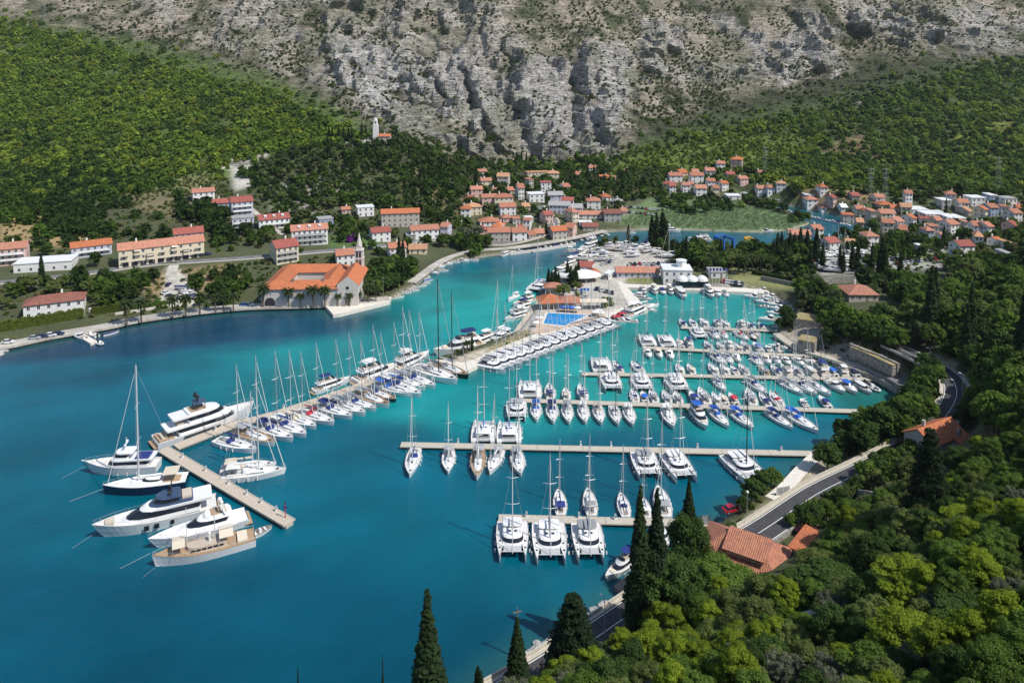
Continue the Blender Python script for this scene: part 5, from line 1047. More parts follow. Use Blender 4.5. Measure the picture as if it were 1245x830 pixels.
HS = [ # px, py, wpx, d, st, yaw, kind, roof, wall, balc
 (230,296,34,10,2,-6,'gable','red','grey',1),(248,244,26,9,2,14,'gable','orange','white',0),(272,252,24,9,1,0,'gable','red','blue',0),(295,262,28,11,3,22,'gable','red','lilac',1),
 (296,277,26,8,2,10,'flat','grey','lilac',1),(334,278,38,10,2,-3,'gable','red','white',1),(377,298,44,10,3,-4,'gable','orange','white',1),(350,320,34,12,3,-32,'gable','red','cream',1),(397,278,20,8,2,0,'flat','grey','blue',0),(445,263,22,8,2,0,'flat','white','white',0),(421,260,12,6,1,0,'gable','orange','pink',0),
 (487,276,46,9,3,-2,'gable','orange','stone',0),(517,291,36,9,2,3,'gable','orange','white',0),(464,294,26,9,2,22,'gable','red','white',0),(424,323,30,9,2,6,'gable','orange','white',0),(484,314,24,9,2,8,'gable','orange','white',0),(508,309,22,8,1,-8,'gable','pale','cream',0),(540,287,14,8,2,-25,'gable','orange','lilac',0),(500,292,12,7,1,0,'flat','grey','grey',0),
 (607,294,28,9,2,-6,'gable','orange','stone',0),(632,294,20,9,2,-4,'gable','orange','white',0),(648,291,14,8,1,10,'gable','orange','cream',0),(656,289,12,8,1,-10,'gable','orange','stone',0),
 (577,262,22,9,2,5,'hip','pale','cream',0),(595,250,20,8,2,0,'gable','salmon','pink',0),(580,240,16,8,2,0,'gable','salmon','pink',0),(592,229,16,8,2,6,'gable','salmon','cream',0),(604,236,12,7,1,0,'hip','salmon','white',0),(587,217,12,7,2,0,'gable','salmon','white',0),
 (613,250,26,9,2,0,'hip','orange','cream',0),(596,275,26,9,1,-3,'hip','orange','white',0),(618,262,22,9,2,0,'gable','orange','white',0),(617,270,14,7,1,5,'hip','orange','pink',0),(644,271,12,7,1,0,'flat','white','white',0),
 (653,246,22,9,2,0,'flat','white','white',0),(676,247,20,9,2,6,'gable','grey','lilac',0),(680,260,26,9,2,-6,'gable','grey','lilac',0),(700,263,18,9,2,0,'gable','grey','lilac',0),(722,254,18,9,2,0,'hip','orange','white',0),(711,266,18,8,1,0,'gable','salmon','white',0),(730,266,22,8,1,0,'gable','salmon','white',0),(745,270,22,9,2,0,'gable','brown','grey',0),(752,250,14,8,1,0,'hip','grey','white',0),
 (681,292,24,9,2,18,'gable','orange','stone',0),(692,288,14,9,2,-20,'gable','orange','pink',0),(712,276,16,6,1,0,'flat','white','white',0),(718,281,20,8,1,0,'gable','brown','stone',0),
 (655,218,30,9,2,0,'flat','pale','cream',0),(672,219,16,9,2,0,'hip','pale','cream',0),(706,216,12,8,1,0,'gable','orange','white',0),(721,212,10,8,2,0,'gable','orange','white',0),(735,220,12,8,1,0,'gable','orange','white',0),(745,220,10,8,1,0,'flat','pale','cream',0),(762,212,7,7,1,0,'gable','orange','pink',0),
 (822,222,18,9,2,0,'gable','orange','white',0),(818,235,10,8,2,0,'gable','red','white',0),(848,222,18,9,2,0,'gable','orange','white',0),(864,216,14,9,2,0,'gable','orange','grey',0),(877,207,12,8,2,0,'gable','orange','white',0),(889,216,12,8,1,0,'gable','red','stone',0),(853,238,16,9,2,0,'gable','salmon','white',0),(865,229,12,8,2,0,'gable','orange','white',0),(871,238,10,8,2,0,'gable','orange','cream',0),(846,213,10,8,1,0,'gable','orange','cream',0),(840,228,8,7,1,0,'gable','orange','white',0),
 (893,243,20,9,1,0,'flat','white','white',0),(904,240,14,9,1,0,'flat','grey','white',0),(926,238,13,8,2,0,'gable','orange','white',0),(938,237,13,8,2,0,'hip','orange','white',0),(925,214,8,7,1,0,'gable','orange','stone',0),(942,248,16,8,1,0,'flat','grey','grey',0),
 (1002,237,14,9,2,0,'hip','orange','white',0),(985,242,14,8,1,0,'flat','white','white',0),(1041,243,14,8,1,0,'gable','red','grey',0),(1071,245,16,8,1,0,'gable','salmon','white',0),(988,252,18,9,2,0,'hip','salmon','white',0),(1004,257,15,8,1,0,'hip','salmon','white',0),(1027,257,12,8,1,0,'gable','white','white',0),(1047,259,15,8,1,0,'gable','orange','cream',0),(1078,254,22,9,1,0,'hip','orange','stone',0),
 (1080,270,22,9,2,-4,'gable','orange','cream',0),(1095,280,18,9,2,20,'gable','salmon','white',0),(973,297,28,9,2,-8,'gable','orange','white',0),(996,290,20,9,2,12,'gable','orange','white',0),(1015,307,26,9,2,22,'gable','red','white',0),(1034,302,12,8,1,-20,'gable','pale','cream',0),(1061,299,22,9,2,0,'hip','orange','white',0),
 (1117,260,30,12,1,0,'flat','white','white',0),(1140,266,36,12,1,0,'flat','white','white',0),(1165,271,28,12,1,0,'flat','white','white',0),(1151,254,18,9,2,0,'flat','white','grey',0),(1172,257,16,9,2,-10,'gable','orange','white',0),(1190,251,24,10,2,0,'flat','white','white',0),(1209,263,18,9,2,4,'gable','orange','blue',0),(1208,248,14,9,2,0,'flat','white','blue',0),(1229,252,22,9,2,0,'flat','grey','white',0),(1238,270,20,9,2,10,'gable','orange','white',0),(1161,284,22,9,2,16,'gable','orange','white',0),(1142,279,12,8,2,0,'gable','salmon','cream',0),(1190,286,17,9,2,-12,'gable','orange','white',0),(1205,287,14,9,2,14,'gable','orange','white',0),(1131,292,16,8,2,0,'hip','orange','blue',0),(1176,312,28,9,2,6,'gable','red','white',0),(1121,306,9,6,1,0,'flat','white','blue',0),(1226,315,12,8,1,0,'flat','grey','white',0),(991,323,14,7,1,0,'gable','red','red',0),(1216,300,12,8,1,5,'gable','orange','white',0),
]
for px, py, wpx, d, st, yaw, kind, rc, wc, balc in HS:
    if px < 480: yaw = (36 if px in (350, 295) else 29) + rng.uniform(-4, 4) - px * 0.015
    elif px < 660: yaw = yaw + 12
    if rc == 'orange': rc = ('orange', 'terra', 'terra', 'salmon')[int(rng.integers(0, 4))]
    house(px, py, wpx, d, st, yaw, kind, rc, wc, balc=bool(balc), n_win=None if wpx > 20 else 2, dorm=3 if (px, py) in ((377,298),(334,278)) else 0)
for px, py in ((566,270),(588,285),(603,281),(628,284),(640,279),(570,246),(583,226),(611,228),(622,236),(634,243),(646,232),(664,236),(690,236),(700,274),(668,272),(690,254),(738,244),(760,262),(640,256),(628,272),
               (1102,262),(1088,258),(1127,272),(1136,287),(1150,292),(1176,276),(1199,271),(1222,262),(1243,258),(1236,286),(1112,276),(1098,291),(1080,288),(1062,273),(1046,281),(1032,272),(1015,250),(1060,262),(1232,303),(1190,300),(812,228),(835,234),(882,232),(905,226),(895,206),(950,232),(832,214),(1180,262),(1156,246),(1105,250)):
    house(px, py, rng.uniform(10, 17), rng.uniform(7, 10), int(rng.integers(1, 4)), rng.uniform(-25, 28), ('gable','hip','gable','flat')[int(rng.integers(0, 4))], ('terra','salmon','red','pale','orange')[int(rng.integers(0, 5))], ('white','cream','stone','white','pink','white')[int(rng.integers(0, 6))], n_win=2)
# monastery: four wings round a court, church and bell tower
x0, y0, _ = W(318, 372, 1.8); x1, y1, _ = W(410, 371, 1.8); ML = x1 - x0; gz = 1.8
r = empty('monastery'); put(r, (x0 + x1)/2, (y0 + y1)/2, gz, math.atan2(y1 - y0, x1 - x0), 'large stone monastery with orange roofs round a courtyard on the left waterfront', 'monastery'); KEEP.append((r.location.x, r.location.y + 14, 30))
MD = 34; hh = 7.4; dw_ = 9.0
b = MB(); b.box(-ML/2, ML/2, 0, MD, -1, hh); b.box(-ML/2 - 2.5, -ML/2, 1, MD - 2, -1, 3.2) if False else None
b2 = MB(); hw = ML/2
for (xa, xb, ya, yb) in ((-hw, hw, 0, dw_), (-hw, hw, MD - dw_, MD), (-hw, -hw + dw_, dw_, MD - dw_), (hw - dw_, hw, dw_, MD - dw_)): b2.box(xa, xb, ya, yb, -1, hh)
b2.build('walls', M['palestone'], r)
def ridge_roof(x0, x1, y0, y1, z, rise, hipl=True, hipr=True):
    b = MB(); o = 0.6; t = 0.2; x0 -= o; x1 += o; y0 -= o; y1 += o
    if (x1 - x0) >= (y1 - y0):
        hl = (y1 - y0)/2; ym = (y0 + y1)/2; top = [(x0 + (hl if hipl else 0), ym, z + rise), (x1 - (hl if hipr else 0), ym, z + rise)]
        e = [(x0,y0,z),(x1,y0,z),(x1,y1,z),(x0,y1,z)]; b.add(e + top + [(p[0],p[1],z-t) for p in e], [(0,1,5,4),(1,2,5),(2,3,4,5),(3,0,4),(0,6,7,1),(1,7,8,2),(2,8,9,3),(3,9,6,0),(9,8,7,6)])
    else:
        hl = (x1 - x0)/2; xm = (x0 + x1)/2; top = [(xm, y0 + (hl if hipl else 0), z + rise), (xm, y1 - (hl if hipr else 0), z + rise)]
        e = [(x0,y0,z),(x1,y0,z),(x1,y1,z),(x0,y1,z)]; b.add(e + top + [(p[0],p[1],z-t) for p in e], [(0,1,4),(1,2,5,4),(2,3,5),(3,0,4,5),(0,6,7,1),(1,7,8,2),(2,8,9,3),(3,9,6,0),(9,8,7,6)])
    return b
rf = ridge_roof(-hw, hw, 0, dw_, hh, 2.6).build('roof', M['roof_orange'], r); ridge_roof(-hw, hw, MD - dw_, MD, hh + 0.003, 2.6).build('roof', M['roof_orange'], r)
ridge_roof(-hw, -hw + dw_, 1.0, MD - 1.0, hh + 0.006, 2.55).build('roof', M['roof_orange'], r); ridge_roof(hw - dw_, hw, 1.0, MD - 1.0, hh + 0.009, 2.55).build('roof', M['roof_orange'], r)
for xx, yy in ((-4, 3.4), (9, 3.5)): k = MB(); k.box(xx, xx + 1.0, yy, yy + 0.9, hh + 1.5, hh + 3.4); k.build('chimney', M['stone'], rf)
for xx in (-13.5, -12.2, 0.5, 5.5, 11.5, 16.0): window(r, xx, -0.02, 5.4, 0, 0.55, 0.95)
for xx in (-16.5, -7.0, 14.0): window(r, xx, -0.02, 3.2, 0, 0.4, 0.7)
def arch(parent, x, z0, w_, h_, name='arched_gate', y=-0.08, m='dark'):
    k = MB(); pts = [(x - w_/2, z0), (x + w_/2, z0)] + [(x + w_/2 * math.cos(a), z0 + h_ - w_/2 + w_/2 * math.sin(a)) for a in np.linspace(0, math.pi, 9)]
    k.loft([[(p[0], y, p[1]) for p in pts], [(p[0], 0.05, p[1]) for p in pts]][::-1]); return k.build(name, M[m], parent)
g = arch(r, -12.5, 0, 4.4, 3.6); arch(r, 17.0, 0, 2.2, 3.4, 'doorway')
# church: gable to the water
CW, CDp = 9.0, 25; ch = empty('church'); a = W(429, 369, 1.8); put(ch, r.location.x + hw + CW/2 + 0.02, r.location.y + 0.5, gz, r.rotation_euler.z, 'stone church with tall gable front and round window at the right end of the monastery', 'church'); KEEP.append((ch.location.x, ch.location.y + 14, 18))
k = MB(); prof = [(-CW/2, -1), (CW/2, -1), (CW/2, 8.9), (0, 12.6), (-CW/2, 8.9)]; k.loft([[(p[0], CDp, p[1]) for p in prof], [(p[0], 0, p[1]) for p in prof]][::-1]); k.build('walls', M['palestone'], ch)
k = MB()
for s_ in (-1, 1): k.loft([[(0, yy, 12.8), (s_*(CW/2 + 0.5), yy, 8.7), (s_*(CW/2 + 0.5), yy, 8.5), (0, yy, 12.6)] for yy in (0.1, CDp + 0.3)])
k.build('roof', M['roof_orange'], ch)
k = MB(); k.tube((0, -0.06, 7.6), (0, 0.1, 7.6), 1.0, 1.0, 16); ro = k.build('rose_window', M['palestone'], ch); k = MB(); k.tube((0, -0.1, 7.6), (0, 0.1, 7.6), 0.7, 0.7, 16); k.build('pane', M['glass'], ro)
k = MB(); k.box(-1.1, 1.1, -0.1, 0, 0, 3.0); dr = k.build('door', M['wood'], ch); k = MB(); k.box(-1.5, 1.5, -0.2, 0, 3.0, 3.3); k.build('lintel', M['stone'], dr)
tw = empty('bell_tower'); put(tw, ch.location.x + 0.3, ch.location.y + 24, gz, 0, 'slender stone bell tower with pointed spire behind the church', 'bell tower')
k = MB(); k.box(-1.9, 1.9, -1.9, 1.9, 0, 18, 0.1, 0.1); k.build('shaft', M['palestone'], tw)
for z_ in (9.5, 14.0, 18.0): k = MB(); k.box(-2.05, 2.05, -2.05, 2.05, z_, z_ + 0.3); k.build('cornice', M['palestone'], tw)
for z_, hh2 in ((10.4, 3.0), (14.9, 2.6)):
    for s_ in (-0.7, 0.7): k = MB(); k.box(s_ - 0.42, s_ + 0.42, -1.96, -1.7, z_, z_ + hh2); k.build('belfry_opening', M['dark'], tw)
    for s_ in (-0.7, 0.7): k = MB(); k.box(-1.96, -1.7, s_ - 0.42, s_ + 0.42, z_, z_ + hh2); k.build('belfry_opening', M['dark'], tw)
k = MB(); k.box(-1.2, 1.2, -1.2, 1.2, 18.3, 20.0, 0.1, 0.1); k.loft([[(1.4*math.cos(t), 1.4*math.sin(t), 20.0) for t in np.linspace(0, 2*math.pi, 9)[:-1]], [(0.08*math.cos(t), 0.08*math.sin(t), 26.0) for t in np.linspace(0, 2*math.pi, 9)[:-1]]]); k.build('spire', M['palestone'], tw)
# white stone landing in front of the church
k = MB(); poly = [W(*p, 1.2)[:2] for p in ((395,372),(405,383),(413,382),(474,367),(476,361),(440,367))]; k.prism(poly, -1.0, 1.5); o = k.build('landing', M['quay'], None); tag(o, 'white stone landing in front of the church', 'landing'); THINGS.append([o, 430, 372])
# hilltop chapel and graveyard wall
x, y, gz = G(457, 171); KEEP.append((x, y, 12)); KEEP.append((x, y - 14, 9))
r = empty('chapel_tower'); put(r, x, y, gz, 0, 'white chapel bell tower with dome on the wooded hilltop', 'bell tower')
k = MB(); k.box(-2.1, 2.1, -2.1, 2.1, -2, 13.5, 0.15, 0.15); k.build('shaft', M['wall_white'], r); k = MB(); k.box(-1.5, 1.5, -1.5, 1.5, 13.5, 16.5); k.build('belfry', M['wall_white'], r); k = MB(); k.box(-0.5, 0.5, -1.55, -1.3, 14, 16); k.build('belfry_opening', M['dark'], r); k = MB(); k.ball((0, 0, 16.8), 1.5, 10, 6, 1.2); k.tube((0,0,18), (0,0,19.6), 0.12, n=4); k.build('dome', M['wall_white'], r)
house(467, 171, 16, 8, 1, 0, 'gable', 'orange', 'stone', label='small chapel nave with orange roof on the hilltop', n_win=2, sh=3.4, name='chapel', cat='chapel')
def wall_run(pts, h, th, m, label, cat='wall', name='stone_wall', group=None, zs=None, top=None, base=-1.5):
    P3 = [G(*p) if zs is None else W(*p, zs) for p in pts]; o0 = np.array(P3[0]); b = MB(); rings = []; q = np.array(P3) - o0; q = np.concatenate([np.linspace(q[i], q[i+1], 5)[:-1] for i in range(len(q)-1)] + [q[-1:]])
    t = np.gradient(q[:, :2], axis=0); t /= np.linalg.norm(t, axis=1)[:, None] + 1e-9; nn = np.stack([-t[:, 1], t[:, 0]], 1)
    for i in range(len(q)):
        a, c = q[i, :2] + nn[i]*th/2, q[i, :2] - nn[i]*th/2; rings.append([(a[0], a[1], q[i,2] + base), (c[0], c[1], q[i,2] + base), (c[0], c[1], q[i,2] + h), (a[0], a[1], q[i,2] + h)])
    b.loft(rings); o = b.build(name, m, None, loc=tuple(o0)); 
    if top: 
        b = MB(); b.loft([[(p[0], p[1], p[2] + 0.004) for p in (rg[3], rg[2])] + [(rg[2][0], rg[2][1], rg[2][2] + 0.25), (rg[3][0], rg[3][1], rg[3][2] + 0.25)] for rg in rings]); b.build('coping', M[top], o)
    tag(o, label, cat, group); m_ = P(*o0); THINGS.append([o, m_[0], m_[1]]); return o
wall_run([(372,181),(400,178),(445,172)], 1.6, 0.8, M['palestone'], 'low pale wall along the crest left of the hilltop chapel')
wall_run([(255,203),(285,196),(325,190)], 2.0, 1.5, M['palestone'], 'pale terrace wall on the slope above the left houses')
# right-hand stone bastions and garden walls
def bastion(pts, z0, z1, label):
    poly = [W(*p, z0)[:2] for p in pts]; r = empty('stone_bastion', (*poly[0], 0)); o = poly[0]; poly = [(p[0]-o[0], p[1]-o[1]) for p in poly]; k = MB(); k.prism(poly, z0 - 2, z1); k.build('masonry', M['stone'], r); k = MB(); c = np.mean(poly, 0); k.prism([tuple(c + (np.array(p) - c)*0.97) for p in poly], z1 + 0.004, z1 + 0.35); k.build('grass_top', M['drygrass'], r); tag(r, label, 'bastion'); q = P(o[0], o[1], z1); THINGS.append([r, q[0], q[1]]); return r
bastion([(964,403),(998,408),(1006,400),(970,395)], 2.0, 7.0, 'tall square stone bastion with dry grass top, upper of the two at the shore')
bastion([(969,425),(990,429),(995,422),(974,418)], 2.0, 5.5, 'lower stone bastion with dry grass top beside the shore path')
KEEP.append((*W(985,412,2)[:2], 8))
wall_run([(1033,433),(1050,441),(1070,448),(1092,459)], 4.8, 1.0, M['stone'], 'long old stone retaining wall above the right shore path', zs=3.2)
b_ = wall_run([(1038,421),(1058,429),(1090,444)], 0.0, 3.4, M['stone'], 'strip of dry grass along the top of the old retaining wall', cat='grass strip', name='grass_bank', zs=7.3, base=-3.5, top='drygrass')
wall_run([(1012,441),(1040,450),(1068,460),(1092,474)], 0.5, 0.8, M['stone'], 'low kerb wall between the right shore path and the water', name='kerb_wall', zs=1.8)
house(1050,366,46,12,1,-2,'hip','salmon','stone',label='big low stone house with faded salmon roof among the right-hand trees', n_win=4, z=6)
wall_run([(975,352),(1012,345),(1055,341)], 3.2, 0.8, M['stone'], 'grey stone garden wall behind the salmon-roofed house')
wall_run([(925,340),(950,345),(985,352)], 2.0, 0.6, M['stone'], 'low grey wall at the head of the upper basin')
# retaining parapets and the walls on the near slope
cr_ = ROADS['coast_road'][0]
strip('parapet', cr_[:60], 0.16, M['conc'], 0.60, 4.25, 0.7, kind=None); tag(bpy.context.scene.objects['parapet'], 'pale concrete parapet between the coast road and the water', 'parapet')
strip('retaining_wall', cr_[4:44], 0.25, M['stone'], 0.9, -4.2, 1.2, kind=None); tag(bpy.context.scene.objects['retaining_wall'], 'low stone wall along the slope side of the coast road', 'wall')
wall_run([(1024,614),(1038,603),(1058,606),(1076,614)], 1.8, 0.7, M['stone'], 'curved stone terrace wall on the slope above the road bend')
wall_run([(1040,638),(1054,626),(1068,616)], 1.2, 0.8, M['conc'], 'short pale wall of the sunken terrace on the slope')
wall_run([(1085,598),(1110,602),(1122,606)], 2.0, 0.7, M['stone'], 'grey stone wall left of the tall dark conifer')
# the big tiled house by the road: hip roof with raised dormer block
x, y, gz = W(914, 712, 4.2); r = empty('roadside_villa'); put(r, x, y + 6, gz, R(-32), 'large house with weathered orange roof and raised dormer beside the coast road', 'house'); KEEP.append((x, y + 6, 11)); KEEP.append((x + 3, y - 2, 7))
k = MB(); k.box(-8, 8, -5.5, 5.5, -3, 3.2); k.build('walls', M['wall_stone'], r); rf = ridge_roof(-8, 8, -5.5, 5.5, 3.2, 3.4).build('roof', M['roof_terra'], r)
k = MB(); k.box(-9.5, -3.0, -11.5, -5.5, -3, 2.6); k.build('wing_walls', M['wall_stone'], r); ridge_roof(-9.5, -3.0, -11.5, -4.0, 2.6, 2.5).build('wing_roof', M['roof_terra'], r)
k = MB(); k.box(-2.2, 5.0, -4.2, 0.5, 3.3, 5.6); dm = k.build('dormer', M['wall_grey'], rf)
k = MB(); k.loft([[(-2.9, yy, zz), (5.7, yy, zz), (5.7, yy, zz - 0.18), (-2.9, yy, zz - 0.18)] for yy, zz in ((-4.9, 5.45), (0.9, 7.0))]); k.build('dormer_roof', M['roof_terra'], rf)
for i in range(5): window(dm, -1.4 + i*1.35, -4.22, 4.9, 0, 0.8, 0.6)
for i in range(4): window(r, -6 + i*3.8, -5.52, 1.7, 0, 1.0, 1.2)
house(968, 683, 26, 6, 1, -50, 'shed', 'orange', 'stone', label='small outbuilding with steep orange roof right of the roadside villa', win=False, chim=False, z=5)
x, y, gz = W(1146, 556, 7.5); r = empty('roadside_house'); put(r, x, y + 4, gz, R(28), 'stone house with two-part orange gable roof beside the road bend', 'house'); KEEP.append((x, y + 3, 8))
k = MB(); k.loft([[(xx, p[0], p[1]) for p in ((-3.8,-3),(3.8,-3),(3.8,4.6),(0,6.9),(-3.8,4.6))] for xx in (-6.5, 6.5)]); k.build('walls', M['wall_stone'], r)
rf = MB(); 
for s_ in (-1, 1): rf.loft([[(xx, 0, 7.05), (xx, s_*4.4, 4.35), (xx, s_*4.4, 4.15), (xx, 0, 6.85)] for xx in (-7.0, 7.0)])
rf = rf.build('roof', M['roof_orange'], r); k = MB(); k.box(1.0, 6.3, -7.5, -3.8, -3, 3.4); k.build('annex', M['wall_stone'], r); k = MB(); k.loft([[(0.7, yy, zz), (6.7, yy, zz), (6.7, yy, zz - 0.2), (0.7, yy, zz - 0.2)] for yy, zz in ((-8.0, 3.5), (-3.9, 5.0))]); k.build('annex_roof', M['roof_orange'], r)
k = MB(); k.box(-3.4, -2.7, 0.6, 1.3, 5.5, 8.0); k.build('chimney', M['wall_stone'], rf); k = MB(); k.box(3.0, 3.7, -4.6, -3.9, 4, 6.5); k.build('chimney', M['stone'], rf)
for xx in (-4.6, -1.8): window(r, xx, -3.82, 1.7, 0, 0.9, 1.2)
for yy in (-1.8, 1.8): window(r, -6.52, yy, 2.0, -math.pi/2, 0.9, 1.2)
# ---------------------------------------------------------------- marina buildings
def quay_slab(pts, z, label, m='quay'):
    o0 = W(*pts[0], z); k = MB(); k.prism([(W(*p, z)[0] - o0[0], W(*p, z)[1] - o0[1]) for p in pts], -1.5 , z); o = k.build('quay', M[m], None, loc=(o0[0], o0[1], 0)); tag(o, label, 'quay'); THINGS.append([o, *pts[0]])
quay_slab([(517,442),(566,451),(598,436),(625,424),(659,409),(652,404),(616,416),(570,429),(541,434)], 1.35, 'broad white stone quay at the tip of the peninsula')
quay_slab([(659,409),(737,389),(762,379),(757,373),(733,381),(655,403)], 1.36, 'pale quay edge below the swimming pool')
quay_slab([(740,341),(757,343),(788,376),(765,382)], 1.55, 'wide white concrete ramp running down to the big motor yacht')
quay_slab([(757,349),(905,355),(935,357),(936,353),(905,350),(757,345)], 1.4, 'pale quay along the head of the upper basin')
pool = empty('swimming_pool'); c = W(680, 387, 1.9); pts = [(666,380.5),(714,383),(686,396),(661,393)]; pw = [tuple(np.array(W(*p, 1.9)[:2]) - np.array(c[:2])) for p in pts]
put(pool, c[0], c[1], 0, 0, 'bright blue swimming pool on the peninsula', 'swimming pool'); cc = np.mean(pw, 0)
k = MB(); k.prism(pw, 1.95, 1.98); k.build('pool_water', mat('pool_water', (0.01, 0.26, 0.62), 0.05), pool); k = MB(); k.prism([tuple(cc + (np.array(p) - cc)*1.16) for p in pw], 1.2, 1.94); k.build('surround', M['quay'], pool)
k = MB(); k.prism([W(*p, 1.8)[:2] for p in ((643,405),(652,383),(668,375),(735,379),(737,386),(700,394),(665,403))], 1.0, 1.85); o = k.build('pool_terrace', mat('terrace_tiles', (0.55, 0.42, 0.33), 0.8, var=0.2, scale=0.8), None); tag(o, 'pinkish tiled terrace round the swimming pool', 'terrace'); THINGS.append([o, 650, 395]); KEEP.append((c[0], c[1], 18))
def pavilion(px, py, w_, d, h, yaw, label, m='roof_orange', rise=2.6, open_=True):
    x, y, z = W(px, py, 1.9); r = empty('pavilion'); put(r, x, y + d/2, 1.85, R(yaw), label, 'pavilion'); ridge_roof(-w_/2, w_/2, -d/2, d/2, h, rise).build('roof', M[m], r)
    for i in range(4):
        for s_ in (-1, 1): k = MB(); xx = -w_/2 + 0.3 + i*(w_ - 0.6)/3; k.tube((xx, s_*(d/2 - 0.3), 0), (xx, s_*(d/2 - 0.3), h), 0.16, n=6); k.build('column', M['white'], r)
    k = MB(); k.box(-w_*0.36, w_*0.36, -d*0.1, d*0.36, 0, h); k.build('inner_walls', M['wall_cream'], r); KEEP.append((x, y + d/2, w_*0.7)); return r
pavilion(668, 377, 8.5, 8.5, 3.2, 8, 'open pavilion with bright orange pyramid roof left of the pool bar'); pavilion(692, 376, 9.5, 7, 3.0, -2, 'pool bar with salmon hipped roof behind the pool', 'roof_salmon', 2.0); pavilion(672, 357, 7, 6, 3, 0, 'smaller pavilion with salmon hexagonal roof behind the pool bar', 'roof_salmon', 1.5)
x, y, z = W(717, 376, 1.9); r = empty('pergola'); put(r, x, y + 2, 1.85, 0, 'long flat beige pergola right of the pool bar', 'pergola'); k = MB(); k.box(-7.5, 7.5, -2.2, 2.2, 3.0, 3.25); k.build('roof', M['cream'], r)
for i in range(5):
    for s_ in (-1, 1): k = MB(); k.tube((-7 + i*3.5, s_*1.9, 0), (-7 + i*3.5, s_*1.9, 3), 0.12, n=5); k.build('post', M['wood'], r)
def lounger(): 
    r = empty('sun_lounger'); k = MB(); k.box(-0.9, 0.5, -0.32, 0.32, 0.3, 0.38); k.build('seat', M['canvas'], r); k = MB(); k.loft([[(0.5, -0.32, 0.3), (0.5, 0.32, 0.3), (0.5, 0.32, 0.38), (0.5, -0.32, 0.38)], [(1.0, -0.32, 0.7), (1.0, 0.32, 0.7), (1.0, 0.32, 0.78), (1.0, -0.32, 0.78)]]); k.build('backrest', M['canvas'], r)
    for a_ in (-0.8, 0.4):
        for s_ in (-0.26, 0.26): k = MB(); k.box(a_ - 0.03, a_ + 0.03, s_ - 0.03, s_ + 0.03, 0, 0.3); k.build('leg', M['white'], r)
    return r
for i in range(12): x, y, _ = W(656 - i * 0.8, 379 + i * 2.1, 1.86); put(get('lng', lounger), x, y, 1.86, 3.3, 'white sun lounger left of the pool', 'sun lounger', 'sun loungers left of the pool')
for i in range(12): x, y, _ = W(694 + i * 3.0, 393.5 - i * 0.7, 1.86); put(get('lng', lounger), x, y, 1.86, -1.4, 'white sun lounger right of the pool', 'sun lounger', 'sun loungers right of the pool')
def parasol(m):
    def f():
        r = empty('parasol'); k = MB(); k.tube((0,0,0), (0,0,2.5), 0.05, n=5); k.build('pole', M['white'], r); k = MB(); k.loft([[(1.7*math.cos(t), 1.7*math.sin(t), 2.2) for t in np.linspace(0, 2*math.pi, 9)[:-1]], [(0.05*math.cos(t), 0.05*math.sin(t), 2.8) for t in np.linspace(0, 2*math.pi, 9)[:-1]]]); k.build('canopy', M[m], r); return r
    return f
for px, py, m in ((684,379,'blue'),(690,379,'blue'),(696,379.5,'blue'),(702,380,'canvas'),(728,383,'canvas'),(731,386,'canvas'),(724,385,'canvas'),(656,392,'canvas'),(652,398,'canvas')):
    x, y, _ = W(px, py, 1.86); put(get('par' + m, parasol(m)), x, y, 1.86, 0, ('blue' if m == 'blue' else 'white') + ' parasol beside the swimming pool', 'parasol', 'parasols round the pool')
# white marquee, low orange-roofed row, marina office
x, y, _ = W(704, 344, 1.8); r = empty('marquee'); put(r, x, y + 4, 1.8, 0, 'big white oval tent roof in front of the boatyard', 'tent'); k = MB()
k.loft([[(a*math.cos(t), b2_*math.sin(t), z_) for t in np.linspace(0, 2*math.pi, 21)[:-1]] for a, b2_, z_ in ((11, 6, 2.6), (10.5, 5.6, 3.4), (7, 3.6, 4.6), (2, 1, 5.2))]); k.build('canopy', M['canvas'], r); KEEP.append((x, y + 4, 12))
for i in range(10): t = i*math.pi/5; k = MB(); k.tube((10.3*math.cos(t), 5.4*math.sin(t), 0), (10.3*math.cos(t), 5.4*math.sin(t), 2.8), 0.1, n=5); k.build('post', M['white'], r)
house(776, 338, 54, 8, 1, 0, 'gable', 'salmon', 'lilac', label='long low marina building with salmon roof in front of the boatyard', n_win=7, z=1.8, name='marina_building', cat='building')
house(712, 331, 18, 8, 1, -14, 'gable', 'red', 'white', label='small white building with red roof left of the white tent', z=1.8); house(726, 338, 12, 6, 1, 20, 'hip', 'orange', 'cream', label='small hut with orange hipped roof behind the white tent', z=1.8)
house(737, 340, 10, 6, 1, -30, 'flat', 'white', 'white', label='small white box building left of the long marina building', z=1.8)
r, w_, h = house(824, 345, 38, 10, 2, -4, 'flat', 'white', 'white', label='white two-storey marina office with round tower', z=1.8, name='marina_office', cat='building', sh=3.2)
k = MB(); k.tube((2.5, 1, 6.4), (2.5, 1, 9.6), 2.4, 2.4, 8); tw_ = k.build('tower', M['white'], r); k = MB(); k.tube((2.5, 1, 9.6), (2.5, 1, 9.9), 2.7, 2.7, 8); k.build('tower_roof', M['roof_white'], tw_)
x, y, _ = W(843, 350, 1.8); r = empty('restaurant_pavilion'); put(r, x, y + 3, 1.8, 0, 'quayside restaurant with three pale rounded tent roofs', 'restaurant'); 
for xx in (-4.6, 0, 4.6):
    k = MB(); k.loft([[(xx + a*math.cos(t), a*math.sin(t), z_) for t in np.linspace(0, 2*math.pi, 13)[:-1]] for a, z_ in ((2.9, 2.8), (2.5, 3.8), (1.4, 4.7), (0.2, 5.1))]); k.build('canopy', M['canvas'], r)
k = MB(); k.box(-6.8, 6.8, -2.2, 2.4, 0, 2.7); k.build('glazed_walls', M['glass'], r); KEEP.append((x, y + 3, 9))
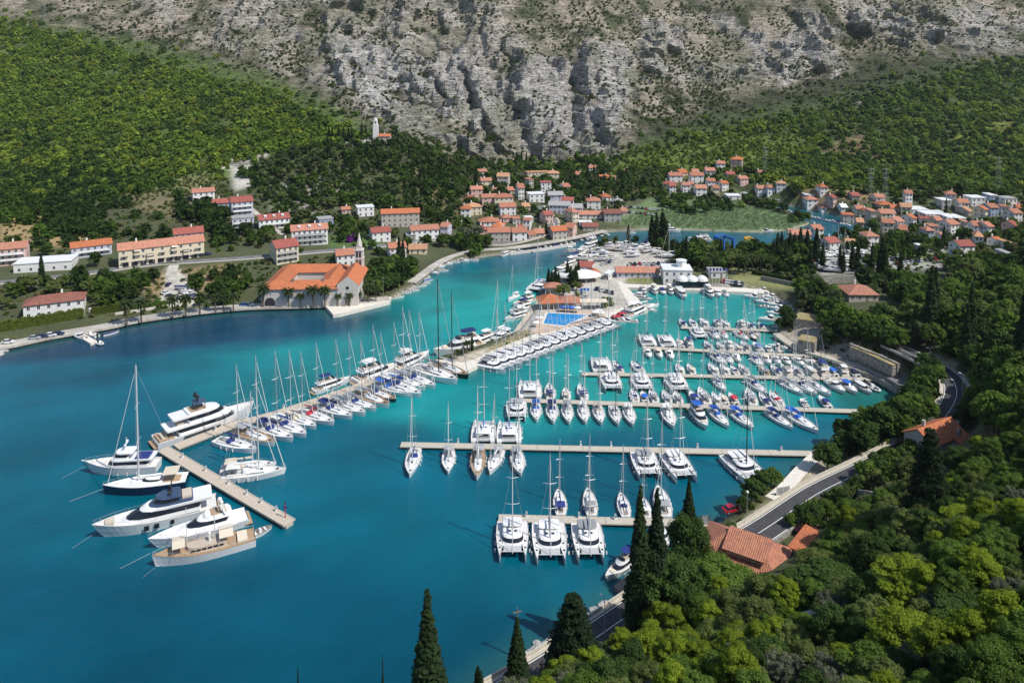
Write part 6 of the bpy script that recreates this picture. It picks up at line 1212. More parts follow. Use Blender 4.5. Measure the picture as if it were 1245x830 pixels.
house(873, 338, 22, 8, 1, 0, 'flat', 'grey', 'white', label='low white building behind the flagpoles by the marina office', z=1.8)
# flags
def flag(m, hgt=8):
    def f():
        r = empty('flagpole'); k = MB(); k.tube((0,0,0), (0,0,hgt), 0.07, 0.05, 6); k.build('pole', M['white'], r); k = MB(); k.loft([[(0.05 + i*0.28, 0.12*math.sin(i*1.3), hgt - 0.2), (0.05 + i*0.28, 0.12*math.sin(i*1.3), hgt - 1.5)] for i in range(5)], closed=False, cap=(False, False)); k.build('flag', M[m], r); return r
    return f
for i, px in enumerate((862, 866, 870, 874, 878, 882)): x, y, _ = W(px, 346, 1.8); put(get('flagn', flag('navy')), x, y, 1.8, 0.3, 'white flagpole with dark blue flag in the row by the marina office', 'flagpole', 'flagpoles by the marina office')
for i, px in enumerate((705, 709, 713)): x, y, _ = W(px, 372, 1.8); put(get('flagw', flag('blue')), x, y, 1.8, 0.3, 'white flagpole with blue flag behind the pool bar', 'flagpole', 'flagpoles behind the pool bar')
# boat crane (blue travel lift) behind the trees and yellow machine
def lift(px, py, m, label, w_=6.5, d=8, h=9.5):
    x, y, z = W(px, py, 1.5); r = empty('travel_lift'); put(r, x, y, 1.2, 0.4, label, 'boat hoist')
    for a_ in (-1, 1):
        for s_ in (-1, 1): k = MB(); k.box(a_*w_/2 - 0.4, a_*w_/2 + 0.4, s_*d/2 - 0.4, s_*d/2 + 0.4, 0.6, h); k.build('leg', M[m], r); k = MB(); k.tube((a_*w_/2 - 0.3, s_*d/2, 0.6), (a_*w_/2 + 0.3, s_*d/2, 0.6), 0.6, n=12); k.build('wheel', M['rubber'], r)
        k = MB(); k.box(a_*w_/2 - 0.45, a_*w_/2 + 0.45, -d/2, d/2, h, h + 0.9); k.build('beam', M[m], r)
    k = MB(); k.box(-w_/2, w_/2, d/2 - 0.4, d/2 + 0.4, h + 0.91, h + 1.6); k.build('cross_beam', M[m], r)
lift(880, 311, 'blue', 'tall bright blue boat hoist standing behind the dark trees')
M['yellow'] = mat('yellow_paint', (0.7, 0.42, 0.02), 0.5); lift(912, 300, 'yellow', 'smaller yellow boat hoist right of the blue one', 4, 5, 4)
# boats ashore in the yards
def cradle_boat(px, py, code, ln, a, label, group):
    x, y, z = G(px, py); z = max(z, 1.3); o = boat(code, x, y, a, ln, label, '', group); o.location.z = z + 1.1; KEEP.append((x, y, ln*0.4)); return o
for i, (px, py) in enumerate(((697,312),(704,317),(712,316),(720,313),(728,309),(738,305),(745,303),(752,304),(759,306),(767,309),(774,305),(781,303),(790,307),(800,309),(807,312),(815,314),(770,313),(730,318),(742,316),(760,301))):
    cradle_boat(px, py, ('Yw','Dw','Yo','Mw','Dw','Yb')[i % 6], rng.uniform(8, 11), rng.uniform(-0.5, 0.6) + (math.pi if i % 2 else 0), 'white boat standing ashore in the boatyard on the peninsula', 'boats ashore on the peninsula')
for i, (px, py) in enumerate(((1003,312),(1010,314),(1017,310),(1006,320),(1014,322),(1021,318),(1024,326),(1006,329),(1047,315),(1043,311),(1016,331),(1000,326),(1028,322),(1035,325))):
    cradle_boat(px, py, ('Yw','Dw','Mw','Dw')[i % 4], rng.uniform(9, 13), rng.uniform(-0.5, 0.6), 'white boat stored ashore in the right-hand boatyard', 'boats ashore in the right-hand yard')
for i, (px, py) in enumerate(((222,353),(226,358),(231,361),(236,364),(224,364))): cradle_boat(px, py, ('On','Ow','Dw')[i % 3], 7.5, 0.1 + math.pi, 'small boat stored ashore behind the left promenade', 'boats ashore behind the promenade')
# ---------------------------------------------------------------- cars
def make_car(m):
    def f():
        r = empty('parked_car'); k = MB()
        k.loft([[(x, -w_, z0), (x, -w_*1.0, zm), (x, -w_*0.9, z1), (x, w_*0.9, z1), (x, w_, zm), (x, w_, z0)] for x, w_, z0, zm, z1 in ((-2.15, 0.75, 0.4, 0.6, 0.78), (-2.0, 0.85, 0.28, 0.65, 0.95), (-0.9, 0.9, 0.25, 0.7, 0.98), (0.9, 0.9, 0.25, 0.68, 0.95), (1.8, 0.86, 0.28, 0.6, 0.8), (2.15, 0.72, 0.38, 0.5, 0.62))]); b_ = k.build('body', M[m], r)
        k = MB(); block(k, [(0.94, -1.75, 1.05, 0.84, 0.35), (1.42, -1.3, 0.35, 0.66, 0.25)]); k.build('glasshouse', M['glass'], r); k = MB(); block(k, [(1.42, -1.32, 0.37, 0.68, 0.25), (1.47, -1.2, 0.25, 0.6, 0.25)]); k.build('roof', M[m], r)
        for x_ in (-1.35, 1.35):
            for s_ in (-1, 1): k = MB(); k.tube((x_, s_*0.72, 0.33), (x_, s_*0.93, 0.33), 0.33, n=12); wh = k.build('wheel', M['rubber'], r); k = MB(); k.tube((x_, s_*0.93, 0.33), (x_, s_*0.945, 0.33), 0.2, n=8); k.build('rim', M['steel'], wh)
        for s_ in (-1, 1): k = MB(); k.box(2.0, 2.14, s_*0.6 - 0.14, s_*0.6 + 0.14, 0.5, 0.62); k.build('headlight', M['canvas'], r)
        return r
    return f
def car(px, py, m, a, label, group=None, z=None):
    x, y, gz = G(px, py) if z is None else W(px, py, z); cn = m.replace('car_', '')
    put(get(m, make_car(m)), x, y, gz + 0.02, a, label.replace('COL', {'navy': 'dark blue'}.get(cn, cn)), 'car', group)
car(889, 621, 'car_red', 0.35, 'bright red car parked beside the road next to the lamp post', z=4.2) 
for px, py, m in ((10,417,'car_white'),(42,412,'car_silver'),(52,410,'car_navy'),(71,407,'car_navy'),(62,408.5,'car_white')): car(px, py, m, 0.15, 'COL car parked on the promenade below the hedge', 'cars on the left promenade', z=1.62)
for px, py, m, a in ((36,325,'car_red',0.2),(75,321,'car_navy',1.2),(73,325,'car_black',0.3),(80,322,'car_blue',0.6)): car(px, py, m, a, 'COL car parked at the low white building', 'cars at the low white building')
for px, py, m, a in ((252,310,'car_navy',0.2),(243,311,'car_white',0.3),(202,357,'car_white',1.2),(205,347,'car_navy',1.6),(207,361,'car_black',0.3),(249,377.5,'car_silver',0.1),(303,371.5,'car_white',0.0),(297,372,'car_blue',0.0)): car(px, py, m, a, 'COL car parked on the left bank', 'cars on the left bank')
cc_ = ('car_white','car_silver','car_navy','car_white','car_grey','car_black','car_red','car_white')
i = 0
for (xa, ya, xb, yb, n_c, nm, gr) in ((733,322,745,318,4,'in the boatyard car park','cars in the boatyard car park'),(766,322,812,321,9,'in the rear row of the boatyard car park','cars in the boatyard car park'),(764,326,810,326,9,'in the front row of the boatyard car park','cars in the boatyard car park'),(741,335,760,350,0,'',''),(706,349,712,362,4,'beside the white ramp','cars beside the white ramp'),(726,352,744,357,4,'left of the white ramp','cars beside the white ramp'),(880,343,902,346,7,'on the quay below the lawn','cars on the quay below the lawn'),(1066,314,1104,317,9,'in the grassy car park on the right','cars in the right-hand car park'),(1092,322,1148,314,11,'at the edge of the right-hand car park','cars in the right-hand car park'),(762,252,800,256,9,'by the distant reed bank','cars by the distant reed bank'),(765,259,798,262,8,'in the second row by the distant reed bank','cars by the distant reed bank'),(800,243,812,246,4,'on the distant gravel yard','cars by the distant reed bank'),(503,300,520,297,3,'in front of the waterfront houses','cars in the village')):
    for q in range(n_c):
        t = q / max(1, n_c - 1); car(xa + (xb - xa)*t, ya + (yb - ya)*t, cc_[i % 8], 1.3 + rng.uniform(-0.1, 0.1), 'COL car parked ' + nm, gr); i += 1
# ---------------------------------------------------------------- street furniture
def lamp(): 
    r = empty('street_lamp'); k = MB(); k.tube((0,0,0), (0,0,7.6), 0.09, 0.06, 7); k.build('post', M['steel'], r); k = MB(); k.tube((0,0,7.5), (0.9,0,7.7), 0.05, n=5); k.build('arm', M['steel'], r); k = MB(); k.box(0.6, 1.3, -0.14, 0.14, 7.65, 7.8); k.build('lamp_head', M['white'], r); return r
def lampA():
    r = empty('street_lamp'); k = MB(); k.tube((0,0,0), (0,0,6.0), 0.08, 0.06, 7); k.build('post', M['steel'], r); k = MB(); k.ball((0,0,6.2), 0.32, 10, 7); k.build('globe', M['canvas'], r); return r
for px, py, k_, lb in ((908,630,'a','globe street lamp next to the red car'),(735,776,'l','tall street lamp at the slope side of the near road'),(1170,486,'l','tall street lamp inside the road bend'),(1130,452,'l','tall grey street lamp among the trees behind the road bend'),(1195,470,'a','short globe lamp right of the road bend'),(1140,545,'a','globe lamp behind the roadside house')):
    x, y, z = G(px, py); put(get('lamp' + k_, lamp if k_ == 'l' else lampA), x, y, z, 2.2, lb, 'street lamp')
def upole():
    r = empty('utility_pole'); k = MB(); k.tube((0,0,0), (0,0,9.5), 0.14, 0.09, 6); k.build('pole', M['wood'], r); k = MB(); k.box(-0.8, 0.8, -0.06, 0.06, 8.7, 8.85); k.build('crossarm', M['wood'], r); return r
for px, py in ((629,800),(455,365),(442,366),(466,362)): x, y, z = G(px, py); put(get('upole', upole), x, y, z, 0.3, 'thin wooden pole standing ' + ('behind the near cypress' if px == 629 else 'on the promenade right of the church'), 'pole', 'wooden poles on the promenade' if px != 629 else None)
# fence panels and gate at the landward end of the lowest pontoon
for (px, py, n_f, lb) in ((858,634,4,'grey mesh fence panel at the gate of the lowest pontoon'),):
    for q in range(n_f):
        x, y, z = W(px + q*9, py + 0.3*q, 1.5); r = empty('fence_panel'); k = MB(); k.box(-0.9, 0.9, -0.02, 0.02, 0.1, 2.0); k.build('panel', M['steel'] if q == 0 else M['wire'], r) if q in (0,) else None
        for s_ in (-1, 1): k = MB(); k.tube((s_*0.9, 0, -0.5), (s_*0.9, 0, 2.1), 0.05, n=5); k.build('post', M['dark'], r)
        k = MB(); k.tube((-0.9, 0, 1.9), (0.9, 0, 1.9), 0.04, n=4); k.tube((-0.9, 0, 0.9), (0.9, 0, 0.9), 0.04, n=4); k.build('rail', M['dark'], r)
        put(r, x, y, 1.0, 0.05, lb, 'fence', 'fence panels at the lowest pontoon')
x, y, z = W(952, 601, 3.6); r = empty('jetty_gate'); put(r, x, y, 3.5, 0.3, 'white metal gate across the jetty lane below the road', 'gate')
for s_ in (-1, 0, 1): k = MB(); k.tube((s_*1.8, 0, -0.5), (s_*1.8, 0, 2.2), 0.08, n=5); k.build('post', M['white'], r)
for s_ in (-0.9, 0.9): k = MB(); k.box(s_ - 0.8, s_ + 0.8, -0.02, 0.02, 0.3, 2.0); k.build('leaf', M['wire'], r)
# slipway next to the near cypresses, with the blue-topped cruiser
k = MB(); o0 = W(752, 712, 0.8); k.prism([(W(*p, 0.8)[0] - o0[0], W(*p, 0.8)[1] - o0[1]) for p in ((746,712),(758,722),(790,700),(776,688))], -1, 0.8); o = k.build('landing_stage', M['wood'], None, loc=(o0[0], o0[1], 0)); tag(o, 'weathered grey landing stage below the blue-topped cruiser', 'landing stage'); THINGS.append([o, 765, 705])
k = MB(); o0 = W(100, 408, 1); k.prism([(W(*p, 1)[0] - o0[0], W(*p, 1)[1] - o0[1]) for p in ((88,404),(96,402),(118,414),(110,417))], -1, 0.9); o = k.build('landing_stage', M['quay'], None, loc=(o0[0], o0[1], 0)); tag(o, 'small white stone landing in front of the waterfront villa', 'landing stage'); THINGS.append([o, 105, 408])
# garden walls along the promenade
wall_run([(0,404),(40,398),(80,390.5)], 1.3, 0.5, M['palestone'], 'pale garden wall below the tall hedge on the left', zs=1.8)
wall_run([(140,383),(180,377),(235,368)], 1.0, 0.5, M['palestone'], 'pale garden wall behind the palms of the promenade', zs=1.9)
wall_run([(620,308),(660,303),(700,296)], 0.6, 0.5, M['palestone'], 'low quay wall along the far bank of the inlet', zs=1.0)
for px, py, lb in ((101,386,'square white gate pillar left of the villa entrance'),(121,383,'square white gate pillar right of the villa entrance'),(110,383,'square white gate pillar between the two entrance pillars')):
    x, y, z = W(px, py, 1.8); r = empty('gate_pillar'); k = MB(); k.box(-0.4, 0.4, -0.4, 0.4, 0, 2.8); k.build('shaft', M['quay'], r); k = MB(); k.box(-0.55, 0.55, -0.55, 0.55, 2.8, 3.1, 0.1, 0.1); k.build('cap', M['quay'], r); put(r, x, y, 1.7, 0, lb, 'pillar')
# lattice pylons on the far right slope
def pylon():
    r = empty('pylon'); k = MB(); h = 24
    for a_ in (-1, 1):
        for s_ in (-1, 1): k.tube((a_*1.8, s_*1.8, 0), (a_*0.25, s_*0.25, h), 0.07, 0.04, 4)
    for i in range(8):
        z = i*h/8; w0 = 1.8 - 1.55*z/h; w1 = 1.8 - 1.55*(z + h/8)/h
        for s_ in (-1, 1): k.tube((-w0, s_*w0, z), (w1, s_*w1, z + h/8), 0.03, n=3); k.tube((w0, s_*w0, z), (-w1, s_*w1, z + h/8), 0.03, n=3)
    k.build('lattice', M['steel'], r)
    for z in (17, 20, 23): k = MB(); k.tube((-3.2, 0, z), (3.2, 0, z), 0.06, n=4); k.build('crossarm', M['steel'], r)
    return r
for px, py, lb in ((930,214,'lattice pylon above the distant houses beside the reed bed'),(1058,246,'lattice pylon behind the distant village on the right'),(1076,246,'lattice pylon right of its twin in the distant village'),(1213,232,'tall lattice pylon near the right edge of the photo'),(55,28,'small distant pylon high on the left slope')):
    x, y, z = G(px, py); put(get('pylon', pylon), x, y, z, 0.4, lb, 'pylon')
# boulders on the near slope and rocks at the water line
def rock(seed, s=1.0):
    b = MB(); b.ball((0,0,0), 1.0, 14, 9); g = np.random.default_rng(seed); v = np.array(b.v); nrm = v / (np.linalg.norm(v, axis=1)[:, None] + 1e-9)
    q = fbm(nrm[:,0]*1.6 + seed, nrm[:,1]*1.6, nrm[:,2]*1.6 + 5, 4, seed) ; v = nrm * (0.55 + 0.9*q)[:, None] * np.array([1.2, 0.9, 0.8]); b.v = [tuple(p) for p in v]; return b
for px, py, s_, lb in ((1010,720,4.2,'largest pale boulder showing among the trees of the near slope'),(1030,724,2.6,'second pale boulder right beside the largest one'),(982,762,2.6,'small pale boulder lower left of the largest boulder'),(1040,716,1.6,'small rock right of the pale boulders on the near slope')):
    x, y, z = G(px, py); o = rock(px).build('boulder', M['boulder'], None, smooth=False); o.scale = (s_*0.8, s_*0.6, s_*0.8); put(o, x, y, z + 0.6, 0.3, lb, 'boulder'); o.scale = (s_*0.7, s_*0.6, s_*0.75); KEEP.append((x, y, s_ + 0.5))
RK = [rock(i + 50) for i in range(4)]; rp = [o_.build('shore_rock', M['boulder'], None) for o_ in RK]
cnt = 0
for (pts, n_r) in (([(628,808),(668,783),(705,759),(742,735)], 60), ([(853,658),(880,640),(900,627)], 26), ([(0,430),(12,427)], 5), ([(500,351),(515,341),(524,334)], 14)):
    for q in range(n_r):
        t = q / n_r * (len(pts) - 1); i_ = int(t); f_ = t - i_; px = pts[i_][0] + (pts[i_+1][0] - pts[i_][0])*f_ + rng.uniform(-3, 3); py = pts[i_][1] + (pts[i_+1][1] - pts[i_][1])*f_ + rng.uniform(-3, 2)
        x, y, _ = W(px, py, 0); o = rp[cnt] if cnt < 4 else rp[cnt % 4].copy()
        if cnt >= 4: link(o)
        s_ = rng.uniform(0.5, 1.3); put(o, x, y, 0.1, rng.uniform(0, 6), 'grey rock at the water line ' + ('below the coast road' if px > 600 else 'of the left bank'), 'rock', 'rocks at the water line below the coast road' if px > 600 else 'rocks at the left shore'); o.scale = (s_*1.2, s_, s_*0.7); cnt += 1
# ================================================================ trees and plants
def cards(c, nrm, size, rg, aspect=1.0, up=0.0):
    """random leaf quads at centres c facing roughly nrm"""
    n = len(c); nn = nrm + rg.normal(0, 0.38, (n, 3)); nn[:, 2] += up; nn /= np.linalg.norm(nn, axis=1)[:, None] + 1e-9
    t = np.cross(nn, rg.normal(0, 1, (n, 3))); t /= np.linalg.norm(t, axis=1)[:, None] + 1e-9; b = np.cross(nn, t)
    s = size * rg.uniform(0.6, 1.3, n)[:, None]; V = np.stack([c - t*s - b*s*aspect*0.5, c + t*s*0.8 - b*s*aspect, c + t*s + b*s*aspect*0.6, c - t*s*0.7 + b*s*aspect], 1)
    return V.reshape(-1, 3), np.arange(4*n).reshape(n, 4)
def blobs_cloud(blobs, n, rg, shell=(0.72, 1.02), bottom=-0.35):
    """points on the shells of ellipsoidal clumps (cx,cy,cz,rx,ry,rz)"""
    B = np.array(blobs); wgt = (B[:, 3]*B[:, 4] + B[:, 4]*B[:, 5] + B[:, 3]*B[:, 5]); idx = rg.choice(len(B), n, p=wgt / wgt.sum())
    d = rg.normal(0, 1, (n, 3)); d /= np.linalg.norm(d, axis=1)[:, None]; d[:, 2] = np.where(d[:, 2] < bottom, -d[:, 2], d[:, 2])
    return B[idx, :3] + d * B[idx, 3:6] * rg.uniform(*shell, n)[:, None], d
def crown_mesh(kind, seed, n, size):
    rg = np.random.default_rng(seed); bl = []
    if kind == 'broad':       # height 8, crown radius 3.6
        for i in range(110):
            a = rg.uniform(0, 6.28); u = rg.uniform(-0.55, 1); r_ = 2.9 * math.sqrt(max(0, 1 - u*u*0.8)) * rg.uniform(0.3, 1.15); s = rg.uniform(0.22, 0.95); bl.append((r_*math.cos(a), r_*math.sin(a), 4.1 + u*2.9, s, s, s*0.8))
    elif kind == 'pine':      # umbrella clumps, lighter tops
        for i in range(100):
            a = rg.uniform(0, 6.28); u = rg.uniform(0, 1); r_ = 3.5 * (1 - 0.6*u) * rg.uniform(0.2, 1.1); s = rg.uniform(0.22, 0.9); bl.append((r_*math.cos(a), r_*math.sin(a), 4.2 + u*4.2, s, s, s*0.55))
    elif kind == 'cypress':   # slender column 15 m
        for i in range(46):
            z = 0.8 + 13.6 * i / 45; pr = 1.35 * (min(1, z/3.0)**0.5) * (1 - max(0, (z - 3.5)/11.5)**1.35); a = rg.uniform(0, 6.28); o = pr*0.3; bl.append((o*math.cos(a), o*math.sin(a), z, max(pr*0.8, 0.12), max(pr*0.8, 0.12), 1.0))
    elif kind == 'conifer':   # fir / cedar with tiers
        for i in range(14):
            z = 1.5 + i*0.85; rad = 3.4 * (1 - (z - 1.5)/13.0)**0.9
            for k in range(7): a = k*0.9 + i*0.6 + rg.uniform(-0.2, 0.2); q = rg.uniform(0.5, 0.85)*rad; bl.append((q*math.cos(a), q*math.sin(a), z - q*0.12, rad*0.30 + 0.15, rad*0.30 + 0.15, 0.42))
    elif kind == 'bush':      # height 2.2, radius 1.7
        for i in range(9):
            a = rg.uniform(0, 6.28); r_ = 1.1 * rg.uniform(0, 1); s = rg.uniform(0.55, 0.95); bl.append((r_*math.cos(a), r_*math.sin(a), 0.5 + rg.uniform(0, 0.9), s, s, s*0.85))
    elif kind == 'loose':     # airy olive-like crown
        for i in range(80):
            a = rg.uniform(0, 6.28); u = rg.uniform(-0.4, 1); r_ = 2.7 * rg.uniform(0.35, 1.12); s = rg.uniform(0.2, 0.75); bl.append((r_*math.cos(a), r_*math.sin(a), 3.6 + u*1.9, s, s, s*0.8))
    c, d = blobs_cloud(bl, n, rg, (0.25, 1.3) if kind in ('broad', 'pine', 'loose') else (0.65, 1.28))
    d2 = d.copy()
    if kind == 'cypress': d2[:, 2] += 0.2
    return cards(c, d2, size, rg, 1.5 if kind == 'cypress' else 0.8, up=0.3)
def trunk_mb(h, r0, limbs, rg, spread=1.8, top=0.7):
    b = MB(); p = (0, 0, -0.6); q = (0.15, 0.1, h*0.5); b.tube(p, q, r0, r0*0.75, 8); b.tube(q, (0, 0, h*top), r0*0.75, r0*0.4, 7)
    for i in range(limbs): a = i*6.28/limbs + rg.uniform(-0.4, 0.4); b.tube((0.12, 0.05, h*rg.uniform(0.35, 0.55)), (spread*math.cos(a), spread*math.sin(a), h*rg.uniform(0.65, 0.85)), r0*0.45, r0*0.15, 5)
    return b
TM = {}
def meshes(kind, lod, v):
    key = (kind, lod, v)
    if key not in TM:
        n, s = {'near': {'broad': (22000, 0.115), 'pine': (22000, 0.115), 'cypress': (14000, 0.11), 'conifer': (15000, 0.13), 'bush': (4500, 0.10), 'loose': (15000, 0.11)}, 'mid': {'broad': (3800, 0.25), 'pine': (3800, 0.25), 'cypress': (3000, 0.2), 'conifer': (3600, 0.25), 'bush': (900, 0.2), 'loose': (2600, 0.22)}, 'far': {'broad': (900, 0.48), 'pine': (900, 0.48), 'cypress': (700, 0.4), 'conifer': (900, 0.45), 'bush': (260, 0.36), 'loose': (700, 0.42)}}[lod][kind]
        V, Q = crown_mesh(kind, v*17 + 3, n, s); me = bpy.data.meshes.new('crown'); nv, nf = len(V), len(Q)
        me.vertices.add(nv); me.vertices.foreach_set('co', V.astype(np.float32).ravel()); me.loops.add(nf*4); me.loops.foreach_set('vertex_index', Q.astype(np.int32).ravel()); me.polygons.add(nf); me.polygons.foreach_set('loop_start', np.arange(0, nf*4, 4, dtype=np.int32)); me.polygons.foreach_set('loop_total', np.full(nf, 4, np.int32)); me.materials.append(None); me.update(calc_edges=True)
        rg = np.random.default_rng(v); hh_ = {'broad': 7.5, 'pine': 8.5, 'cypress': 14, 'conifer': 13, 'bush': 1.6, 'loose': 5.5}[kind]
        tb = trunk_mb(hh_, {'bush': 0.08, 'cypress': 0.2}.get(kind, 0.24), 0 if kind in ('cypress', 'conifer') else 5, rg, 0.8 if kind == 'bush' else 1.9, 0.95 if kind in ('cypress', 'conifer') else 0.75); tm = bpy.data.meshes.new('trunk'); tm.from_pydata(tb.v, [], tb.f); tm.materials.append(M['bark'])
        TM[key] = (me, tm)
    return TM[key]
NAMES = {'broad': ('tree', 'tree'), 'pine': ('pine_tree', 'pine'), 'cypress': ('cypress', 'cypress'), 'conifer': ('conifer', 'conifer'), 'bush': ('shrub', 'shrub'), 'loose': ('olive_tree', 'olive tree')}
LCOL = {'dark': 'dark green', 'mid': 'green', 'bright': 'bright yellow-green', 'olive': 'olive green', 'grey': 'grey-green', 'cypress': 'dark slender', 'conifer': 'dark', 'purple': 'purple-leaved', 'bougain': 'purple-flowering', 'hedge': 'pale green'}
TC = {}; TREES = []
def tree(kind, x, y, z, s, leaf_='mid', label=None, group=None, sz=None, lod=None):
    dep = P(x, y, z)[2]; lod = lod or ('near' if dep < 165 else ('mid' if dep < 330 else 'far')); v = int(rng.integers(0, 4)) if lod != 'near' else int(rng.integers(0, 3)); key = (kind, lod, v, leaf_)
    if key not in TC:
        me, tm = meshes(kind, lod, v); r = empty(NAMES[kind][0]); c = bpy.data.objects.new('crown', me); link(c, r); c.material_slots[0].link = 'OBJECT'; c.material_slots[0].material = M['leaf_' + leaf_]
        t = bpy.data.objects.new('trunk', tm); link(t, r); TC[key] = r
    else: r = copy_tree(TC[key])
    put(r, x, y, z - 0.1, rng.uniform(0, 6.28), label or f'{LCOL[leaf_]} {NAMES[kind][1]}', NAMES[kind][1], group); r.scale = (s, s, sz or s * rng.uniform(0.88, 1.12)); TREES.append((x, y, s)); return r
def palm():
    r = empty('palm_tree'); b = MB(); b.tube((0,0,-0.3), (0.1,0,3.0), 0.30, 0.24, 9); b.tube((0.1,0,3.0), (0.05,0,6.0), 0.24, 0.3, 9); b.build('trunk', M['palmbark'], r)
    for i in range(26):
        a = i*2.4; el = 1.25 - 1.5*(i/26); b = MB(); pts = []; p = np.array([0.05, 0, 6.0]); 
        for k in range(7): pts.append(p.copy()); e = el - k*0.27; p = p + 0.5*np.array([math.cos(a)*math.cos(e), math.sin(a)*math.cos(e), math.sin(e)])
        side = np.array([-math.sin(a), math.cos(a), 0]); rings = []
        for k, q in enumerate(pts): w_ = 0.42*math.sin(math.pi*(k + 0.6)/7.2); rings.append([tuple(q - side*w_ - np.array([0,0,w_*0.5])), tuple(q), tuple(q + side*w_ - np.array([0,0,w_*0.5]))])
        b.loft(rings, closed=False, cap=(False, False)); b.build('frond', M['leaf_palm'], r)
    return r
def palm_at(px, py, s, label, group=None, z=None):
    x, y, gz = G(px, py) if z is None else W(px, py, z); put(get('palm', palm), x, y, gz, rng.uniform(0, 6), label, 'palm tree', group, s); KEEP.append((x, y, 2.5))
def T(kind, px, py, s, leaf_, label=None, group=None, sz=None, z=None, lod=None):
    x, y, gz = G(px, py) if z is None else W(px, py, z); return tree(kind, x, y, gz, s, leaf_, label, group, sz, lod)
for px, py, s in ((320,373,1.35),(351,373,1.15),(365,373,0.8),(380,373,1.25),(395,372.5,1.2),(411,372,0.75),(425,372,0.8),(437,369,0.7),(448,367,1.1),(457,366,0.9)): palm_at(px, py, s, 'palm tree in front of the monastery and church', 'palms in front of the monastery', z=1.6)
for px, py, s in ((154,394,1.35),(172,391,1.3),(210,385,1.2),(226,383,1.2),(243,380,1.2),(262,378,1.0),(284,377,1.0),(272,377,0.9)): palm_at(px, py, s, 'palm tree on the left promenade', 'palms on the left promenade', z=1.6)
for px, py, s in ((568,431,0.7),(556,437,0.5),(563,433,0.45)): palm_at(px, py, s, 'low palm on the white quay', 'palms on the white quay', z=1.35)
for px, py, s in ((905,334,1.3),(915,332,1.3),(925,330,1.2),(898,331,1.2),(937,331,1.1),(870,330,1.1),(860,331,1.0)): palm_at(px, py, s, 'palm tree in the park behind the basin', 'palms in the park behind the basin')
# ---- named foreground trees
def near(kind, px, ptop, dep, wpx, leaf_, label, group=None, hgt=None):
    """a tree whose tip is at pixel (px, ptop) at depth dep; it stands on the slope below"""
    x, y, zt = D(px, ptop, dep); dep = P(x, y, zt)[2]; gz = max(hz(x, y), 0.5); base_h = {'broad': 8.2, 'pine': 9.2, 'cypress': 14.9, 'conifer': 13.6, 'bush': 2.2, 'loose': 6.3}[kind]; base_w = {'broad': 7.4, 'pine': 7.8, 'cypress': 2.7, 'conifer': 6.6, 'bush': 3.6, 'loose': 6.6}[kind]
    h = max(zt - gz, 2.0); s = wpx * dep / F / base_w; return tree(kind, x, y, gz, s, leaf_, label, group, sz=h / base_h, lod='near')
near('cypress', 520, 724, 78, 50, 'cypress', 'thick dark cypress at the bottom edge, leftmost of the tall ones')
near('cypress', 629, 754, 78, 32, 'cypress', 'slim cypress at the bottom edge in front of the thin wooden pole')
near('cypress', 465, 803, 72, 9, 'cypress', 'tip of a cypress just showing left of the thick bottom cypress')
near('cypress', 362, 816, 72, 10, 'cypress', 'tiny cypress tip farthest left at the bottom edge')
near('bush', 583, 806, 70, 18, 'cypress', 'small pointed shrub between the two bottom cypresses')
near('conifer', 697, 718, 92, 92, 'conifer', 'broad dark conifer standing at the near road edge')
near('cypress', 779, 596, 100, 33, 'cypress', 'very tall dark cypress, left of the pair hiding the lowest pontoon')
near('cypress', 799, 600, 101, 38, 'conifer', 'tall dark cypress, right of the pair hiding the lowest pontoon')
near('conifer', 800, 640, 104, 52, 'conifer', 'dark conifer at the foot of the two tallest cypresses')
near('cypress', 838, 585, 125, 24, 'cypress', 'single pointed cypress between the pontoon fence and the tall pair')
near('conifer', 1132, 515, 105, 60, 'conifer', 'dark fir in front of the stone house at the road bend')
for px, pt, dp, wp, lf, kd, lb in ((840,618,118,62,'dark','broad','dark rounded tree behind the single pointed cypress'),(878,688,108,100,'mid','broad','dense green tree overlapping the left corner of the villa roof'),(820,668,104,90,'dark','broad','dark green tree below the dark conifer pair'),(1004,672,100,72,'olive','broad','dull green tree right of the roadside villa'),(1010,690,92,90,'dark','broad','dark tree behind the pale boulders'),
    (1108,680,68,100,'bright','pine','brightest yellow-green pine crown, upper of the two in the lower right'),(1105,742,56,100,'bright','pine','bright yellow-green pine in front of the upper one'),(1020,730,80,60,'olive','broad','olive tree right of the small boulder'),(1178,620,92,90,'bright','pine','fresh green pine on the right slope below the stone house'),(1195,600,100,60,'bright','pine','light green pine crown behind the fresh green one'),
    (1230,660,76,110,'dark','broad','very dark tree at the right edge of the near slope'),(1215,760,56,130,'dark','broad','black-green tree in the lower right corner'),(1235,700,66,90,'bright','pine','yellow-green pine at the right edge above the corner tree'),(1150,790,52,120,'olive','broad','greyish tree at the bottom edge near the right corner'),(1040,790,56,90,'bright','pine','yellow-green foliage at the bottom edge below the boulders')):
    near(kd, px, pt, dp, wp, lf, lb)
for px, py, s, lf, lb in ((914,611,0.72,'dark','dark tree over the water left of the jetty lane'),(926,600,0.75,'dark','dark tree beside the jetty lane above the water'),(938,592,0.7,'mid','green tree at the upper end of the dark shore clump'),(903,622,0.5,'dark','low dark tree at the water behind the red car')): T('broad', px, py, s, lf, lb)
for px, py, s, lf in ((1052,590,0.75,'mid'),(1066,583,0.8,'dark'),(1080,577,0.85,'mid'),(1094,572,0.85,'dark'),(1108,560,0.8,'mid'),(1120,550,0.85,'dark'),(1046,598,0.6,'olive'),(1062,596,0.65,'olive'),(1085,590,0.7,'mid'),(1104,584,0.75,'olive'),(1172,520,0.8,'dark'),(1180,508,0.8,'mid')): T('broad', px, py, s, lf, 'tree on the slope side of the coast road near the stone house', 'trees between the coast road and the stone house')
